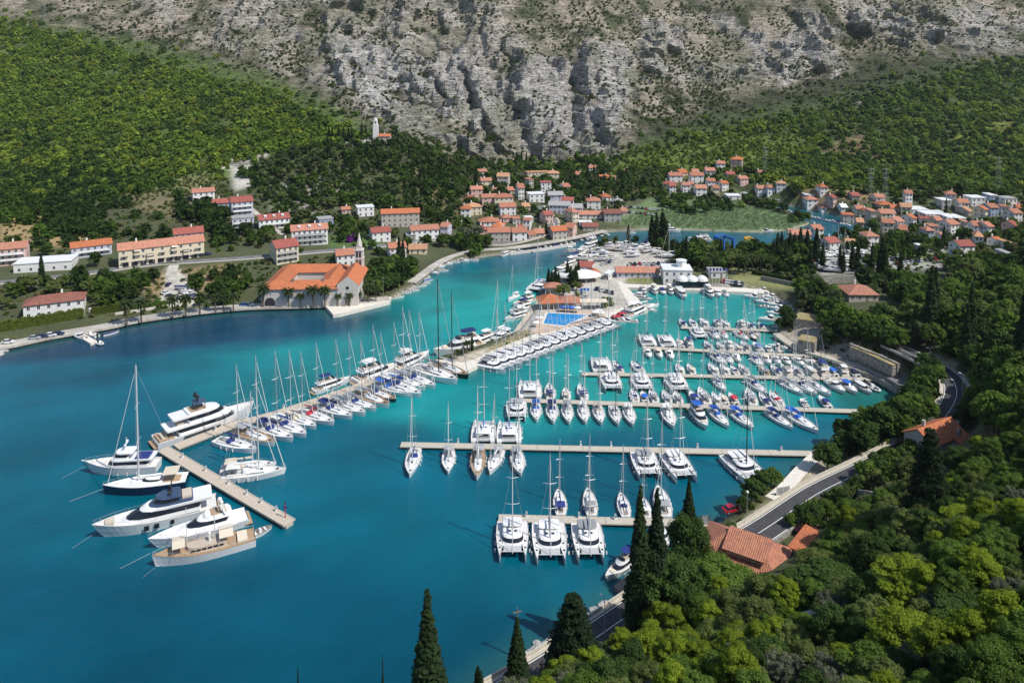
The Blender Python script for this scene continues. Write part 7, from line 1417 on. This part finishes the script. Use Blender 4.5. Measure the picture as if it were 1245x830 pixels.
for px, py, s, lf in ((962,640,0.42,'mid'),(972,634,0.5,'dark'),(984,628,0.5,'mid'),(996,622,0.55,'olive'),(1008,616,0.55,'dark'),(1020,611,0.55,'mid'),(1032,606,0.55,'olive'),(1042,602,0.6,'dark'),(990,638,0.6,'dark'),(1005,632,0.6,'mid'),(1025,622,0.65,'dark')): T('loose' if lf == 'olive' else 'broad', px, py, s, lf, 'small tree pressed against the slope side of the coast road', 'small trees above the villa along the road')
T('cypress', 574, 427, 0.42, 'cypress', 'small cypress standing on the white quay', sz=0.5, z=1.4)
for px, py, s in ((697,350,0.55),(700,346,0.6),(694,347,0.6),(690,342,0.65),(703,341,0.6),(671,352,0.55),(675,349,0.62),(679,352,0.55),(667,346,0.5)): T('cypress', px, py, s * 1.5, 'cypress', 'dark cypress in the group at the top of the narrow walkway', 'cypresses at the walkway', sz=s * 1.05, z=1.8)
for px, py, s in ((764,300,1.0),(792,302,1.5),(798,302,1.6),(805,300,1.7),(811,300,1.2),(808,303,1.4),(830,322,1.1),(834,322,1.2),(876,318,1.0),(890,318,0.9),(950,312,1.1),(960,315,1.2),(966,312,1.0),(973,310,1.2),(981,315,1.3),(992,322,1.5),(1000,328,1.1),(945,318,1.2),(940,320,1.0),(1021,328,1.0),(1036,330,1.1),(1042,330,1.2),(1060,330,1.1),(1072,336,1.5),(1075,340,1.3),(1025,332,0.9),(955,322,1.0),(918,318,1.0),(985,336,1.2),(1068,336,1.0)): T('cypress', px, py, s * 0.95, 'cypress', 'dark cypress behind the upper basin', 'cypresses behind the upper basin', sz=s * 0.85)
for px, py, s in ((1178,440,1.6),(1174,446,1.3),(1135,405,1.5),(1130,410,1.6),(1242,470,1.8),(1147,300,0.8),(1150,262,0.7)): T('cypress', px, py, s, 'cypress', 'tall dark cypress in the wood on the right', 'cypresses in the right-hand wood', sz=s*1.05)
for px, py, s in ((400,172,0.8),(404,172,0.85),(412,172,0.9),(418,173,0.9),(424,172,0.8),(445,171,0.8),(440,170,0.9),(482,172,0.8),(428,173,0.8)): T('cypress', px, py, s*1.2, 'cypress', 'dark cypress on the hilltop left of the chapel', 'cypresses on the chapel hill', sz=s)
for px, py, s in ((579,232,1.2),(485,318,0.9),(490,318,0.8),(51,339,0.8),(714,216,0.8),(722,218,0.8),(664,285,0.6),(628,200,0.8),(634,202,0.9),(640,201,0.8),(646,202,0.9),(1094,345,1.0)): T('cypress', px, py, s*1.1, 'cypress', 'dark cypress between the village houses', 'cypresses in the village', sz=s)
for px, py, s, lf in ((1096,522,1.0,'dark'),(1108,512,1.05,'mid'),(1117,502,1.1,'dark'),(1124,493,1.1,'mid'),(1131,482,1.1,'dark'),(1138,474,1.0,'mid'),(1128,468,1.1,'dark'),(1119,478,1.0,'mid'),(1106,497,1.0,'dark'),(1098,510,0.95,'mid'),(1086,526,0.9,'dark'),(1074,531,0.85,'mid'),(1134,462,1.0,'dark'),(1125,458,1.0,'dark'),(1112,530,0.9,'dark'),(1099,537,0.85,'mid'),(1128,515,0.9,'mid'),(1060,540,0.7,'dark')):
    T('broad', px, py, s, lf, 'big green tree massed between the water and the road bend', 'trees massed at the road bend')
for px, py, s, lf in ((1004,402,1.0,'mid'),(1014,410,1.15,'dark'),(1025,404,1.3,'mid'),(1030,416,1.2,'dark'),(1040,408,1.3,'mid'),(1048,418,1.2,'dark'),(1058,410,1.3,'mid'),(1064,422,1.1,'dark'),(1074,416,1.2,'mid'),(1080,428,1.0,'dark'),(1090,424,1.1,'mid'),(1012,394,1.2,'dark'),(1000,388,1.1,'mid'),(1035,398,0.95,'dark'),(1052,402,1.0,'mid'),(1070,404,1.3,'dark'),(1008,420,0.9,'dark'),(955,392,0.9,'dark'),(962,399,0.8,'dark'),(950,400,0.7,'dark')):
    T('broad', px, py, s, lf, 'large leafy tree above the old stone wall and bastions', 'trees above the old stone wall')
# hedge of the villa: one clipped hedge
def hedge(p0, p1, h, th, leaf_, label, z=1.8):
    a, b = np.array(W(*p0, z)), np.array(W(*p1, z)); L = np.linalg.norm(b - a); rg = np.random.default_rng(int(L)); n = int(L * 260); c = np.stack([rg.uniform(0, L, n), rg.uniform(-th/2, th/2, n), rg.uniform(0, h, n)], 1)
    f = rg.integers(0, 3, n); bump = 0.3*np.sin(c[:, 0]*1.1) + 0.2*np.sin(c[:, 0]*2.9); c[f == 0, 1] = -th/2; c[f == 1, 2] = (h + bump)[f == 1]; nr = np.zeros((n, 3)); nr[f == 0, 1] = -1; nr[f == 1, 2] = 1; nr[f == 2, 1] = -0.5
    V, Q = cards(c, nr, 0.26, rg); o = npmesh('hedge', V, Q, M['leaf_' + leaf_]); o.location = a; o.rotation_euler = (0, 0, math.atan2(b[1]-a[1], b[0]-a[0])); tag(o, label, 'hedge'); q = P(*a); THINGS.append([o, q[0], q[1]])
hedge((-40,411), (102,387), 4.0, 2.5, 'hedge', 'tall pale green hedge in front of the waterfront villa'); hedge((112,384), (146,379), 3.2, 2.5, 'hedge', 'shorter hedge right of the villa entrance'); hedge((150,379), (205,370), 1.8, 1.5, 'mid', 'low hedge behind the promenade palms'); hedge((915,333), (985,346), 1.6, 1.2, 'dark', 'clipped dark hedge beside the lawn behind the basin', z=2.2); hedge((330,300), (368,306), 1.5, 1.5, 'mid', 'low hedge left of the yellow apartment house', z=7)
for px, py, s in ((431,292,1.2),(425,294,1.1),(644,289,1.0)): T('bush', px, py, s*1.4, 'bougain', 'purple-flowering shrub beside the village street', 'purple shrubs in the village')
for px, py in ((905,664),(918,660),(975,650),(985,645)): T('bush', px, py, 1.0, 'purple', 'reddish brown shrub between the villa roof and the road', 'reddish shrubs behind the villa')
for px, py, s, lf in ((436,360,0.9,'dark'),(445,356,1.1,'dark'),(452,350,1.2,'dark'),(458,358,1.0,'mid'),(462,345,1.2,'dark'),(468,354,1.1,'dark'),(474,342,1.2,'mid'),(478,352,1.1,'dark'),(485,346,1.1,'dark'),(492,340,1.0,'mid'),(488,332,1.1,'dark'),(498,330,1.0,'dark'),(450,340,1.1,'dark'),(440,348,1.0,'mid'),(466,333,1.1,'dark'),(480,328,1.0,'mid'),(455,330,0.9,'dark'),(502,336,0.8,'mid')):
    T('broad', px, py, s, lf, 'leafy tree in the grove right of the church', 'trees in the grove right of the church')
for px, py, s in ((864,323,0.8),(874,325,0.75),(884,323,0.8),(895,321,0.85),(908,319,0.8),(918,318,0.75)): T('broad', px, py, s, 'dark', 'dark tree in front of the boat hoists', 'trees in front of the boat hoists')
# ---- scattered trees by zone; the nearest are things, the far woods are one mass
ZONES = [ # polygon in the photograph, spacing m, [(kind, leaf, weight)], size range, chance, place name, height limit
 ('nearslope', [(640,812),(700,800),(760,770),(850,755),(905,722),(960,700),(1000,655),(1060,612),(1100,600),(1160,570),(1215,535),(1400,500),(1500,1300),(500,1300),(560,960)], 3.3, [('broad','dark',3),('broad','olive',3),('broad','mid',3),('pine','bright',0.9),('loose','grey',1.5),('loose','olive',2)], (0.42, 0.82), 0.98, 'on the near slope'),
 ('roadside', [(1060,600),(1000,650),(950,645),(985,612),(1035,588),(1085,562),(1130,540),(1120,570)], 3.2, [('broad','mid',2),('loose','olive',2),('bush','dark',2),('bush','mid',2)], (0.35, 0.6), 0.95, 'beside the coast road'),
 ('roadup', [(1000,540),(1050,533),(1082,520),(1105,503),(1100,487),(1120,476),(1135,455),(1148,470),(1150,490),(1130,518),(1095,542),(1040,568),(1012,585),(1000,570)], 4.6, [('broad','dark',3),('broad','mid',3)], (0.7, 1.1), 0.95, 'between the water and the coast road'),
 ('wood', [(1180,500),(1170,450),(1140,425),(1120,433),(1095,450),(1060,428),(1010,385),(960,380),(985,350),(1020,355),(1080,350),(1100,330),(1180,325),(1400,320),(1500,520),(1240,540),(1190,528)], 6.2, [('broad','dark',4),('broad','mid',3),('broad','mid',0.5),('broad','olive',2)], (0.85, 1.45), 0.97, 'in the wood on the right'),
 ('park', [(820,322),(850,300),(900,312),(985,315),(1000,335),(985,345),(945,333),(900,322),(880,335),(850,328)], 6.6, [('broad','dark',4),('broad','mid',2),('loose','olive',1)], (0.75, 1.15), 0.92, 'in the park behind the basin'),
 ('belt', [(800,303),(905,310),(990,300),(1005,318),(940,326),(860,326),(815,318)], 5.6, [('broad','dark',4),('broad','mid',2),('loose','olive',1)], (0.85, 1.25), 0.95, 'in the dark tree belt behind the basin'),
 ('penin', [(715,300),(745,294),(830,298),(830,308),(790,300),(740,303)], 5.5, [('broad','dark',2),('loose','olive',1)], (0.45, 0.75), 0.8, 'behind the boatyard'),
 ('garden', [(680,352),(700,350),(718,357),(705,366),(688,366),(678,360)], 4.5, [('bush','mid',2),('bush','olive',2),('loose','olive',1)], (0.5, 0.9), 0.8, 'in the garden behind the pool'),
 ('garden2', [(733,360),(745,362),(756,374),(740,378),(733,372)], 3.5, [('bush','mid',2),('bush','olive',2)], (0.6, 1.0), 0.9, 'beside the white ramp'),
 ('quaybed', [(600,424),(650,404),(658,405),(620,420),(592,431)], 3.0, [('bush','olive',2),('bush','mid',1)], (0.35, 0.6), 0.7, 'on the planted strip of the peninsula'),
 ('churchgrove', [(432,362),(440,345),(470,330),(505,325),(508,335),(492,350),(478,359),(450,364)], 5.2, [('broad','dark',4),('broad','mid',2),('loose','grey',1)], (0.8, 1.2), 0.97, 'right of the church'),
 ('leftbank', [(0,395),(0,352),(60,345),(140,340),(195,335),(200,350),(170,362),(150,378),(100,382),(95,360),(20,360),(5,385)], 6.4, [('broad','dark',5),('broad','mid',2),('loose','olive',1)], (0.7, 1.25), 0.92, 'behind the waterfront villa'),
 ('leftbank2', [(235,345),(300,330),(305,372),(240,374),(215,360)], 5.8, [('broad','dark',3),('broad','mid',3),('loose','grey',1)], (0.6, 1.0), 0.85, 'left of the monastery'),
 ('street', [(0,300),(60,305),(140,318),(240,300),(300,285),(330,290),(330,300),(300,305),(250,306),(150,322),(90,328),(0,338)], 7.0, [('broad','dark',4),('broad','mid',2),('bush','mid',2)], (0.5, 1.0), 0.75, 'along the village road on the left'),
 ('midleft', [(215,245),(330,255),(400,262),(450,270),(560,280),(560,300),(480,300),(430,330),(420,300),(370,280),(330,300),(290,275),(215,262)], 6.2, [('broad','dark',4),('broad','mid',3),('loose','olive',1),('bush','mid',2)], (0.5, 1.05), 0.86, 'among the houses below the chapel hill'),
 ('darkwood', [(215,262),(295,265),(300,290),(262,285),(230,270)], 6.0, [('broad','dark',1)], (0.9, 1.3), 0.95, 'in the dark copse above the terraced house'),
 ('bankwood', [(556,316),(560,285),(600,288),(606,300),(600,312),(575,316)], 5.5, [('broad','dark',2),('broad','mid',2),('loose','grey',1)], (0.8, 1.2), 0.95, 'on the village shore'),
 ('chapelhill', [(290,215),(340,190),(400,178),(440,168),(490,168),(520,180),(560,200),(600,210),(610,235),(570,255),(560,280),(500,262),(430,262),(330,252)], 6.4, [('broad','dark',5),('broad','mid',2),('loose','olive',1)], (0.6, 1.05), 0.80, 'on the chapel hill'),
 ('village', [(560,250),(620,205),(700,200),(800,212),(900,225),(1000,235),(1245,235),(1400,330),(1245,330),(1100,330),(1060,340),(1000,300),(950,262),(860,236),(790,240),(765,248),(740,272),(680,290),(640,285),(560,280)], 6.4, [('broad','dark',4),('broad','mid',3),('loose','olive',1)], (0.5, 1.1), 0.8, 'among the distant houses'),
 ('reeds_edge', [(795,238),(870,240),(900,258),(830,262),(800,250)], 6.5, [('broad','dark',2),('broad','mid',3)], (0.6, 0.9), 0.9, 'at the edge of the reed bed'),
]
def poisson(poly, sp_, zguess=10):
    P3 = [G(min(max(a, -150), 1400), min(b, 900)) for a, b in poly]; xs = [p[0] for p in P3]; ys = [p[1] for p in P3]
    X, Y = np.meshgrid(np.arange(min(xs) - 10, max(xs) + 10, sp_), np.arange(min(ys) - 10, max(ys) + 10, sp_)); X = X + rng.uniform(-0.42, 0.42, X.shape)*sp_; Y = Y + rng.uniform(-0.42, 0.42, Y.shape)*sp_
    X, Y = X.ravel(), Y.ravel(); Z = hzv(X, Y); a, b, dp = P(X, Y, Z); m = inpoly(a, b, poly) & (Z > 0.6) & (dp > 30)
    return X[m], Y[m], Z[m], a[m], b[m], dp[m]
allroad = [(pth[:, :2], hw) for pth, hw in ROADS.values()]
def free(X, Y, rad, extra=1.6):
    ok = np.ones(len(X), bool)
    for pth, hw in allroad: d, _ = segdist(X, Y, pth); ok &= d > hw + extra
    for kx, ky, kr in KEEP: ok &= np.hypot(X - kx, Y - ky) > kr + rad * 0.6
    d, _ = segdist(X, Y, WPOLY, True); ok &= (d > 1.2) & ~inpoly(X, Y, WPOLY); return ok
CAND = []; GUARD = [(1026,1078,345,366),(1000,1030,300,330),(1066,1150,306,322),(955,1000,385,426),(1146,1176,455,490),(1034,1095,426,456)]
for zn, poly, sp_, kinds, (s0, s1), ch_, where_ in ZONES:
    X, Y, Z, a, b, dp = poisson(poly, sp_); 
    if not len(X): continue
    ok = free(X, Y, 2.0) & (rng.random(len(X)) < ch_)
    if zn == 'nearslope': ok &= (a > -60) & (a < 1330) & (b < 1150)
    ws = np.array([k[2] for k in kinds], float); ws /= ws.sum(); ki = rng.choice(len(kinds), len(X), p=ws)
    # patches of one kind rather than confetti
    pn = fbm(X / 22, Y / 22, o=2, seed=91); ki = np.where(rng.random(len(X)) < 0.55, np.minimum((pn * 1.6 - 0.3).clip(0, 0.999) * len(kinds), len(kinds) - 1).astype(int), ki)
    for i in np.nonzero(ok)[0]:
        k, lf, _ = kinds[ki[i]]; s = rng.uniform(s0, s1) * (1.15 if rng.random() < 0.15 else 1.0)
        hpx, wpx_ = 7.8*s*F/dp[i], 3.4*s*F/dp[i]
        if zn == 'nearslope' and abs(a[i] - 925) < 58 + wpx_ and b[i] - hpx < 698 and b[i] > 668:
            s = s * max(0.0, (b[i] - 698) / hpx)
            if s < 0.28: continue
        if any(abs(a[i] - (x0 + x1)/2) < (x1 - x0)/2 + wpx_*0.8 and b[i] - hpx < y1 and b[i] > y1 - 3 for x0, x1, y0, y1 in GUARD): continue
        CAND.append((k, lf, float(X[i]), float(Y[i]), float(Z[i]), s, float(dp[i]), float(a[i]), float(b[i]), where_, zn))
def infr(c): return -40 < c[7] < 1290 and c[8] < 960
vis = sorted([c for c in CAND if infr(c)], key=lambda c: c[6] / c[5])
LIM = {'broad': 292, 'pine': 120, 'loose': 200, 'bush': 150}; used = {}; mass = []
for c in vis:
    k = c[0]; used[k] = used.get(k, 0)
    if used[k] < LIM.get(k, 100): used[k] += 1; o = tree(k, c[2], c[3], c[4], c[5], c[1], f'{"small " if c[5] < 0.56 else ("large " if c[5] > 0.92 else "")}{"dull green" if c[1] == "olive" else LCOL[c[1]]} {NAMES[k][1]} {c[9]}', f'{NAMES[k][1]}s {c[9]}'); THINGS[-1].append(1)
    else: mass.append(c)
mass += [c for c in CAND if not infr(c)]
# ---- far woods: low foliage clumps merged into one mass
def wood_template(seed, n, size, kind='broad'):
    V, Q = crown_mesh(kind, seed, n, size); return V
LC = {'dark': (0.042,0.078,0.018), 'mid': (0.075,0.13,0.022), 'bright': (0.17,0.22,0.018), 'olive': (0.10,0.13,0.05), 'grey': (0.14,0.155,0.10)}
FT = [wood_template(200 + i, 150, 0.85) for i in range(5)]; FT2 = [wood_template(300 + i, 70, 1.1) for i in range(5)]; FS = [wood_template(400 + i, 22, 0.62, 'bush') for i in range(4)]
Vs, Cs = [], []
def stamp(x, y, z, s, col, tpl):
    a = rng.uniform(0, 6.28); c_, s_ = math.cos(a), math.sin(a); V = tpl * s; V = np.stack([V[:, 0]*c_ - V[:, 1]*s_ + x, V[:, 0]*s_ + V[:, 1]*c_ + y, V[:, 2] * rng.uniform(0.8, 1.15) + z], 1)
    Vs.append(V.astype(np.float32)); Cs.append(np.repeat(np.array(col, np.float32)[None] * rng.uniform(0.75, 1.3), len(V), 0))
for c in mass: stamp(c[2], c[3], c[4] - 0.8*c[5], c[5], LC.get(c[1], LC['mid']), (FT if c[6] < 420 else FT2)[int(rng.integers(0, 5))])
WOODS = [ # polygon, spacing, size, colours, chance, noise threshold
 ([(-330,20),(0,22),(60,40),(200,80),(330,115),(400,150),(450,172),(400,178),(330,190),(240,205),(200,218),(120,236),(-330,262)], 5.0, (0.45, 1.15), [(0.165,0.25,0.036),(0.12,0.195,0.032),(0.22,0.285,0.038),(0.085,0.145,0.028)], 0.97, 0.0),
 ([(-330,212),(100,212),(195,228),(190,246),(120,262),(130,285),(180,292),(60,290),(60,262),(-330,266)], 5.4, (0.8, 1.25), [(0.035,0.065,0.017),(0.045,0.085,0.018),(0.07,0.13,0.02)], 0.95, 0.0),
 ([(615,206),(690,198),(760,186),(850,168),(920,150),(1000,135),(1080,112),(1160,84),(1245,72),(1700,70),(1700,240),(1245,238),(1000,236),(860,222),(740,214)], 5.2, (0.4, 1.05), [(0.145,0.215,0.038),(0.10,0.165,0.03),(0.07,0.12,0.026),(0.20,0.26,0.038)], 0.93, 0.0),
 ([(500,170),(560,196),(620,202),(600,215),(540,195),(480,175)], 5.0, (0.6, 0.9), [(0.06,0.105,0.02)], 0.8, 0.0),
]
MEAD = [(700,208),(760,192),(860,168),(960,160),(1000,180),(900,205),(800,218)]
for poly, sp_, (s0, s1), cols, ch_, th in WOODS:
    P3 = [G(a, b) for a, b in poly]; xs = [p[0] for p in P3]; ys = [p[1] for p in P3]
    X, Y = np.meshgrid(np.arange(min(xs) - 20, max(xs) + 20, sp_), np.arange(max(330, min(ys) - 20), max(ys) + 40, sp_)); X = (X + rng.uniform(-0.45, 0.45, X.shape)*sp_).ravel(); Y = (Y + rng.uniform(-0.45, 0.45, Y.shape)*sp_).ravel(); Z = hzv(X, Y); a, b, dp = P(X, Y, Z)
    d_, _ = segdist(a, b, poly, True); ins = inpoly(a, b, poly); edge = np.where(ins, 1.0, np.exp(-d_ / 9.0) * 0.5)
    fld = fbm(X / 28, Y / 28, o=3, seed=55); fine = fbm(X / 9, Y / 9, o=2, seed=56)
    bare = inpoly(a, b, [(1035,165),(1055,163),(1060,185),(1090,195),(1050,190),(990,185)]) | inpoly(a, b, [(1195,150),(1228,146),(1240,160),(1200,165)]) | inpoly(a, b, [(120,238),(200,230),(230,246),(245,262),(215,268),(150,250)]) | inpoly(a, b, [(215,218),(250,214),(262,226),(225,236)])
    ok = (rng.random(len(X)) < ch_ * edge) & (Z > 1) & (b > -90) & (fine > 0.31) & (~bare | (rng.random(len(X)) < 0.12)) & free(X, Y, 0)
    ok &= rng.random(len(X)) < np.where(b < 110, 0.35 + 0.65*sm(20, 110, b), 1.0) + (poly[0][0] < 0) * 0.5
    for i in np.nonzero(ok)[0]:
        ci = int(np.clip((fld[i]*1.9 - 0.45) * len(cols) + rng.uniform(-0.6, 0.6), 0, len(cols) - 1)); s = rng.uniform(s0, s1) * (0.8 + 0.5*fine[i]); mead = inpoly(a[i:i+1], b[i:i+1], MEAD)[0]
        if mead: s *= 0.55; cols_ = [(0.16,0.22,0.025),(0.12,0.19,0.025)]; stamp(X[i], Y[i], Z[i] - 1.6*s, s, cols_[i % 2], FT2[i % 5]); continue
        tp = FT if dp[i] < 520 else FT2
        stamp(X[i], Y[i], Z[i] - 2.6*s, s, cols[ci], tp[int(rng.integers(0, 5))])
def mass_obj(name, label, cat):
    V = np.concatenate(Vs); C_ = np.concatenate(Cs); Q = np.arange(len(V)).reshape(-1, 4); o = npmesh(name, V, Q, M['forest'], col=C_); tag(o, label, cat, kind='stuff'); Vs.clear(); Cs.clear(); return len(Q)
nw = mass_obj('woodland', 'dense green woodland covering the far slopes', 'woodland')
# mountain scrub
X, Y = np.meshgrid(np.arange(-620, 800, 3.6), np.arange(560, 1120, 3.6)); X = (X + rng.uniform(-1.8, 1.8, X.shape)).ravel(); Y = (Y + rng.uniform(-1.8, 1.8, Y.shape)).ravel(); Z = hzv(X, Y); a, b, dp = P(X, Y, Z)
fld = fbm(X / 32, Y / 32, Z / 32, o=4, seed=61); fine = fbm(X / 8, Y / 8, o=2, seed=62); i_ = np.clip(np.searchsorted(XS, X), 0, len(XS)-1); j_ = np.clip(np.searchsorted(YS, Y), 0, len(YS)-1); cl = CLIFF[j_, i_]; rk_ = ROCK[j_, i_]
pr = np.clip((fld - 0.32) * 4.2, 0.12, 1.0) * (1 - 0.5*cl) * sm(0.3, 0.55, fine) * (0.25 + 0.75*rk_) * np.where((a > 780) & (b > 70), 1.9, 1.0); YDs = YD[j_, i_]
for i in np.nonzero((rng.random(len(X)) < pr) & (b > -70) & (b < 225) & (a > -200) & (a < 1500))[0]:
    s = rng.uniform(0.5, 1.45); g_ = fld[i]; col = ((0.07,0.105,0.025), (0.10,0.12,0.04), (0.05,0.08,0.02))[int(rng.integers(0, 3))]; stamp(X[i], Y[i] + YDs[i], Z[i] - 0.3, s, col, FS[int(rng.integers(0, 4))])
ns = mass_obj('scrub', 'scattered low scrub on the limestone mountain', 'scrub')
# undergrowth on the near slope and along roads, and reeds
X, Y, Z, a, b, dp = poisson([(560,960),(640,818),(700,812),(760,785),(850,750),(905,712),(960,690),(1000,655),(1060,608),(1160,565),(1400,490),(1500,1300),(500,1300)], 1.7)
ok = free(X, Y, -1, 0.8) & (a > -80) & (a < 1330) & (b < 1200); UT = [wood_template(500 + i, 130, 0.2, 'bush') for i in range(4)]
for i in np.nonzero(ok)[0]: stamp(X[i], Y[i], Z[i] - 0.3, rng.uniform(0.6, 1.2), [(0.08,0.14,0.022),(0.13,0.19,0.025),(0.055,0.10,0.02),(0.11,0.14,0.045)][int(np.clip(fbm(X[i:i+1]/12, Y[i:i+1]/12, o=2, seed=5)[0]*6 - 1, 0, 3))], UT[int(rng.integers(0, 4))])
for poly, sp_ in (([(1000,560),(1060,555),(1160,500),(1150,450),(1100,465),(1080,470),(1100,500),(1040,535),(1010,545)], 2.2), ([(0,390),(0,345),(200,332),(300,320),(430,310),(430,330),(300,345),(300,370),(200,380),(100,390)], 3.4), ([(945,395),(1000,382),(1100,440),(1090,455),(1000,425)], 2.4), ([(840,300),(985,318),(985,345),(900,322),(840,330)], 3.4), ([(300,220),(400,178),(520,175),(600,215),(560,275),(300,262)], 3.8), ([(560,240),(700,210),(1245,240),(1245,330),(1050,330),(960,262),(850,238),(760,245),(720,275),(560,285)], 4.4), ([(210,245),(330,255),(470,268),(470,290),(330,300),(150,320),(0,300),(0,270)], 4.4), ([(430,362),(500,325),(508,335),(478,362)], 2.5), ([(190,200),(270,204),(285,240),(200,240),(150,255),(140,235)], 3.0), ([(890,605),(935,585),(960,575),(940,605),(905,625)], 2.0), ([(870,650),(905,628),(950,602),(945,612),(905,640)], 1.8)):
    X, Y, Z, a, b, dp = poisson(poly, sp_); ok = free(X, Y, -1, 0.6) & (rng.random(len(X)) < 0.72)
    for i in np.nonzero(ok)[0]: stamp(X[i], Y[i], Z[i] - 0.3, rng.uniform(0.5, 1.1), [(0.08,0.13,0.022),(0.12,0.15,0.04),(0.05,0.09,0.02),(0.17,0.17,0.06)][int(rng.integers(0, 4))], FS[int(rng.integers(0, 4))])
nu = mass_obj('undergrowth', 'low shrubs and rough grass between the trees and houses', 'undergrowth')
RT = wood_template(600, 26, 0.28, 'bush') * np.array([1.2, 1.2, 0.9])
X, Y, Z, a, b, dp = poisson([(783,258),(880,244),(945,256),(965,264),(980,272),(960,279),(925,282),(860,280),(790,275),(745,272)], 3.0); ok = ~inpoly(X, Y, WPOLY)
for i in np.nonzero(ok)[0]: stamp(X[i], Y[i], Z[i] - 0.2, rng.uniform(0.7, 1.0), (0.12,0.19,0.08), RT)
mass_obj('reeds', 'flat grey-green reed bed beside the river', 'reeds')
print('COUNTS', used, 'mass', len(mass), 'quads', nw, ns, nu)
# ================================================================ labels: say where each thing is, then number look-alikes from the left
LM = [(365,345,'monastery'),(455,160,'hilltop chapel'),(685,385,'pool'),(915,655,'roadside villa'),(1146,520,'stone house at the road bend'),(190,305,'terraced house'),(60,375,'waterfront villa'),(505,285,'village street'),(610,285,'shore houses'),(700,265,'inner village'),(860,262,'reed bed'),(865,220,'far hillside hamlet'),(1012,312,'right boatyard'),(1050,360,'salmon-roofed house'),(830,330,'marina office'),(1150,265,'white warehouses'),(1010,245,'distant channel'),(590,235,'pink hillside houses'),(270,255,'upper left houses'),(660,215,'foot of the cliff'),(1200,300,'right edge houses'),(730,215,'upper hamlet'),(1090,310,'grassy car park'),(980,410,'stone bastions'),(1162,470,'road bend'),(1010,730,'pale boulders'),(697,770,'broad conifer'),(1108,700,'bright pine'),(1180,620,'slope pines'),(900,800,'lower slope'),(800,810,'road end'),(1220,760,'corner tree'),(1060,640,'sunken terrace'),(1178,400,'tall wood cypresses'),(1232,430,'right edge cypress'),(1050,410,'old stone wall'),(900,330,'park palms'),(1132,580,'dark fir'),(940,760,'small boulder')]
def where_(px, py):
    n, d = None, 1e9
    for a, b, t in LM:
        q = math.hypot(px - a, (py - b) * 1.5)
        if q < d: d, n = q, (a, b, t)
    dx, dy = px - n[0], (py - n[1]) * 1.5
    if d < 12: return 'by the ' + n[2]
    return (('left of the ' if dx < 0 else 'right of the ') if abs(dx) > abs(dy) else ('behind the ' if dy < 0 else 'in front of the ')) + n[2]
for t in THINGS:
    o = t[0]
    if len(t) > 3:
        base = o['label'].replace(' on the near slope', '').replace(' in the wood on the right', ''); wr = where_(t[1], t[2]).replace('by the ', 'beside the ')
        if base != o['label']: o['label'] = base + ' ' + wr
    if o['category'] == 'house' and ' with ' in o['label'] and o['label'].split()[1] in ('low', 'two-storey', 'tall') and len(o['label'].split()) <= 8: o['label'] = o['label'] + ' ' + where_(t[1], t[2])
WN = 'first second third fourth fifth sixth seventh eighth ninth tenth eleventh twelfth thirteenth fourteenth fifteenth sixteenth seventeenth eighteenth nineteenth twentieth'.split() + ['twenty-' + w for w in 'first second third fourth fifth sixth seventh eighth ninth'.split()] + ['thirtieth']
ORD = ['leftmost'] + [w + ' from left' for w in WN[1:]]
_unused = ['leftmost', 'second from left', 'third from left', 'fourth from left', 'fifth from left', 'sixth from left', 'seventh from left', 'eighth from left', 'ninth from left', 'tenth from left']
by = {}
for t in THINGS: by.setdefault(t[0]['label'], []).append(t)
for lab, ts in by.items():
    if len(ts) > 1:
        ts.sort(key=lambda t: t[1])
        if len(ts) <= 30 and len(lab.split()) <= 13:
            for i, t in enumerate(ts): t[0]['label'] = lab + ', ' + ('rightmost' if i == len(ts) - 1 else ORD[i])
            gname = ts[0][0].get('group') or (ts[0][0]['category'] + 's ' + 'of the same look ' + ' '.join(lab.split()[-3:]))
            for t in ts: t[0]['group'] = t[0].get('group') or gname
        else:
            gname = ts[0][0].get('group') or ts[0][0]['category'] + 's like ' + lab[:40]
            for t in ts: t[0]['group'] = t[0].get('group') or gname
for t in THINGS:
    n_w = len(t[0]['label'].split())
    if n_w > 16 or n_w < 4: print('LABEL', n_w, t[0]['label'])
# ================================================================ summer haze over the valley
hm = bpy.data.materials.new('haze_air'); hm.use_nodes = True; n = hm.node_tree.nodes; n.clear(); vo = n.new('ShaderNodeVolumePrincipled'); ou = n.new('ShaderNodeOutputMaterial')
vo.inputs['Color'].default_value = (0.80, 0.88, 1.0, 1); vo.inputs['Density'].default_value = 0.00004; vo.inputs['Anisotropy'].default_value = 0.2; hm.node_tree.links.new(vo.outputs[0], ou.inputs['Volume'])
b = MB(); b.box(-1500, 1500, -420, 1600, -5, float(H.max()) + 40); o = b.build('haze', hm, None); tag(o, 'thin blue summer haze filling the whole valley', 'haze', kind='stuff')
S.cycles.volume_bounces = 0; S.cycles.volume_max_steps = 64
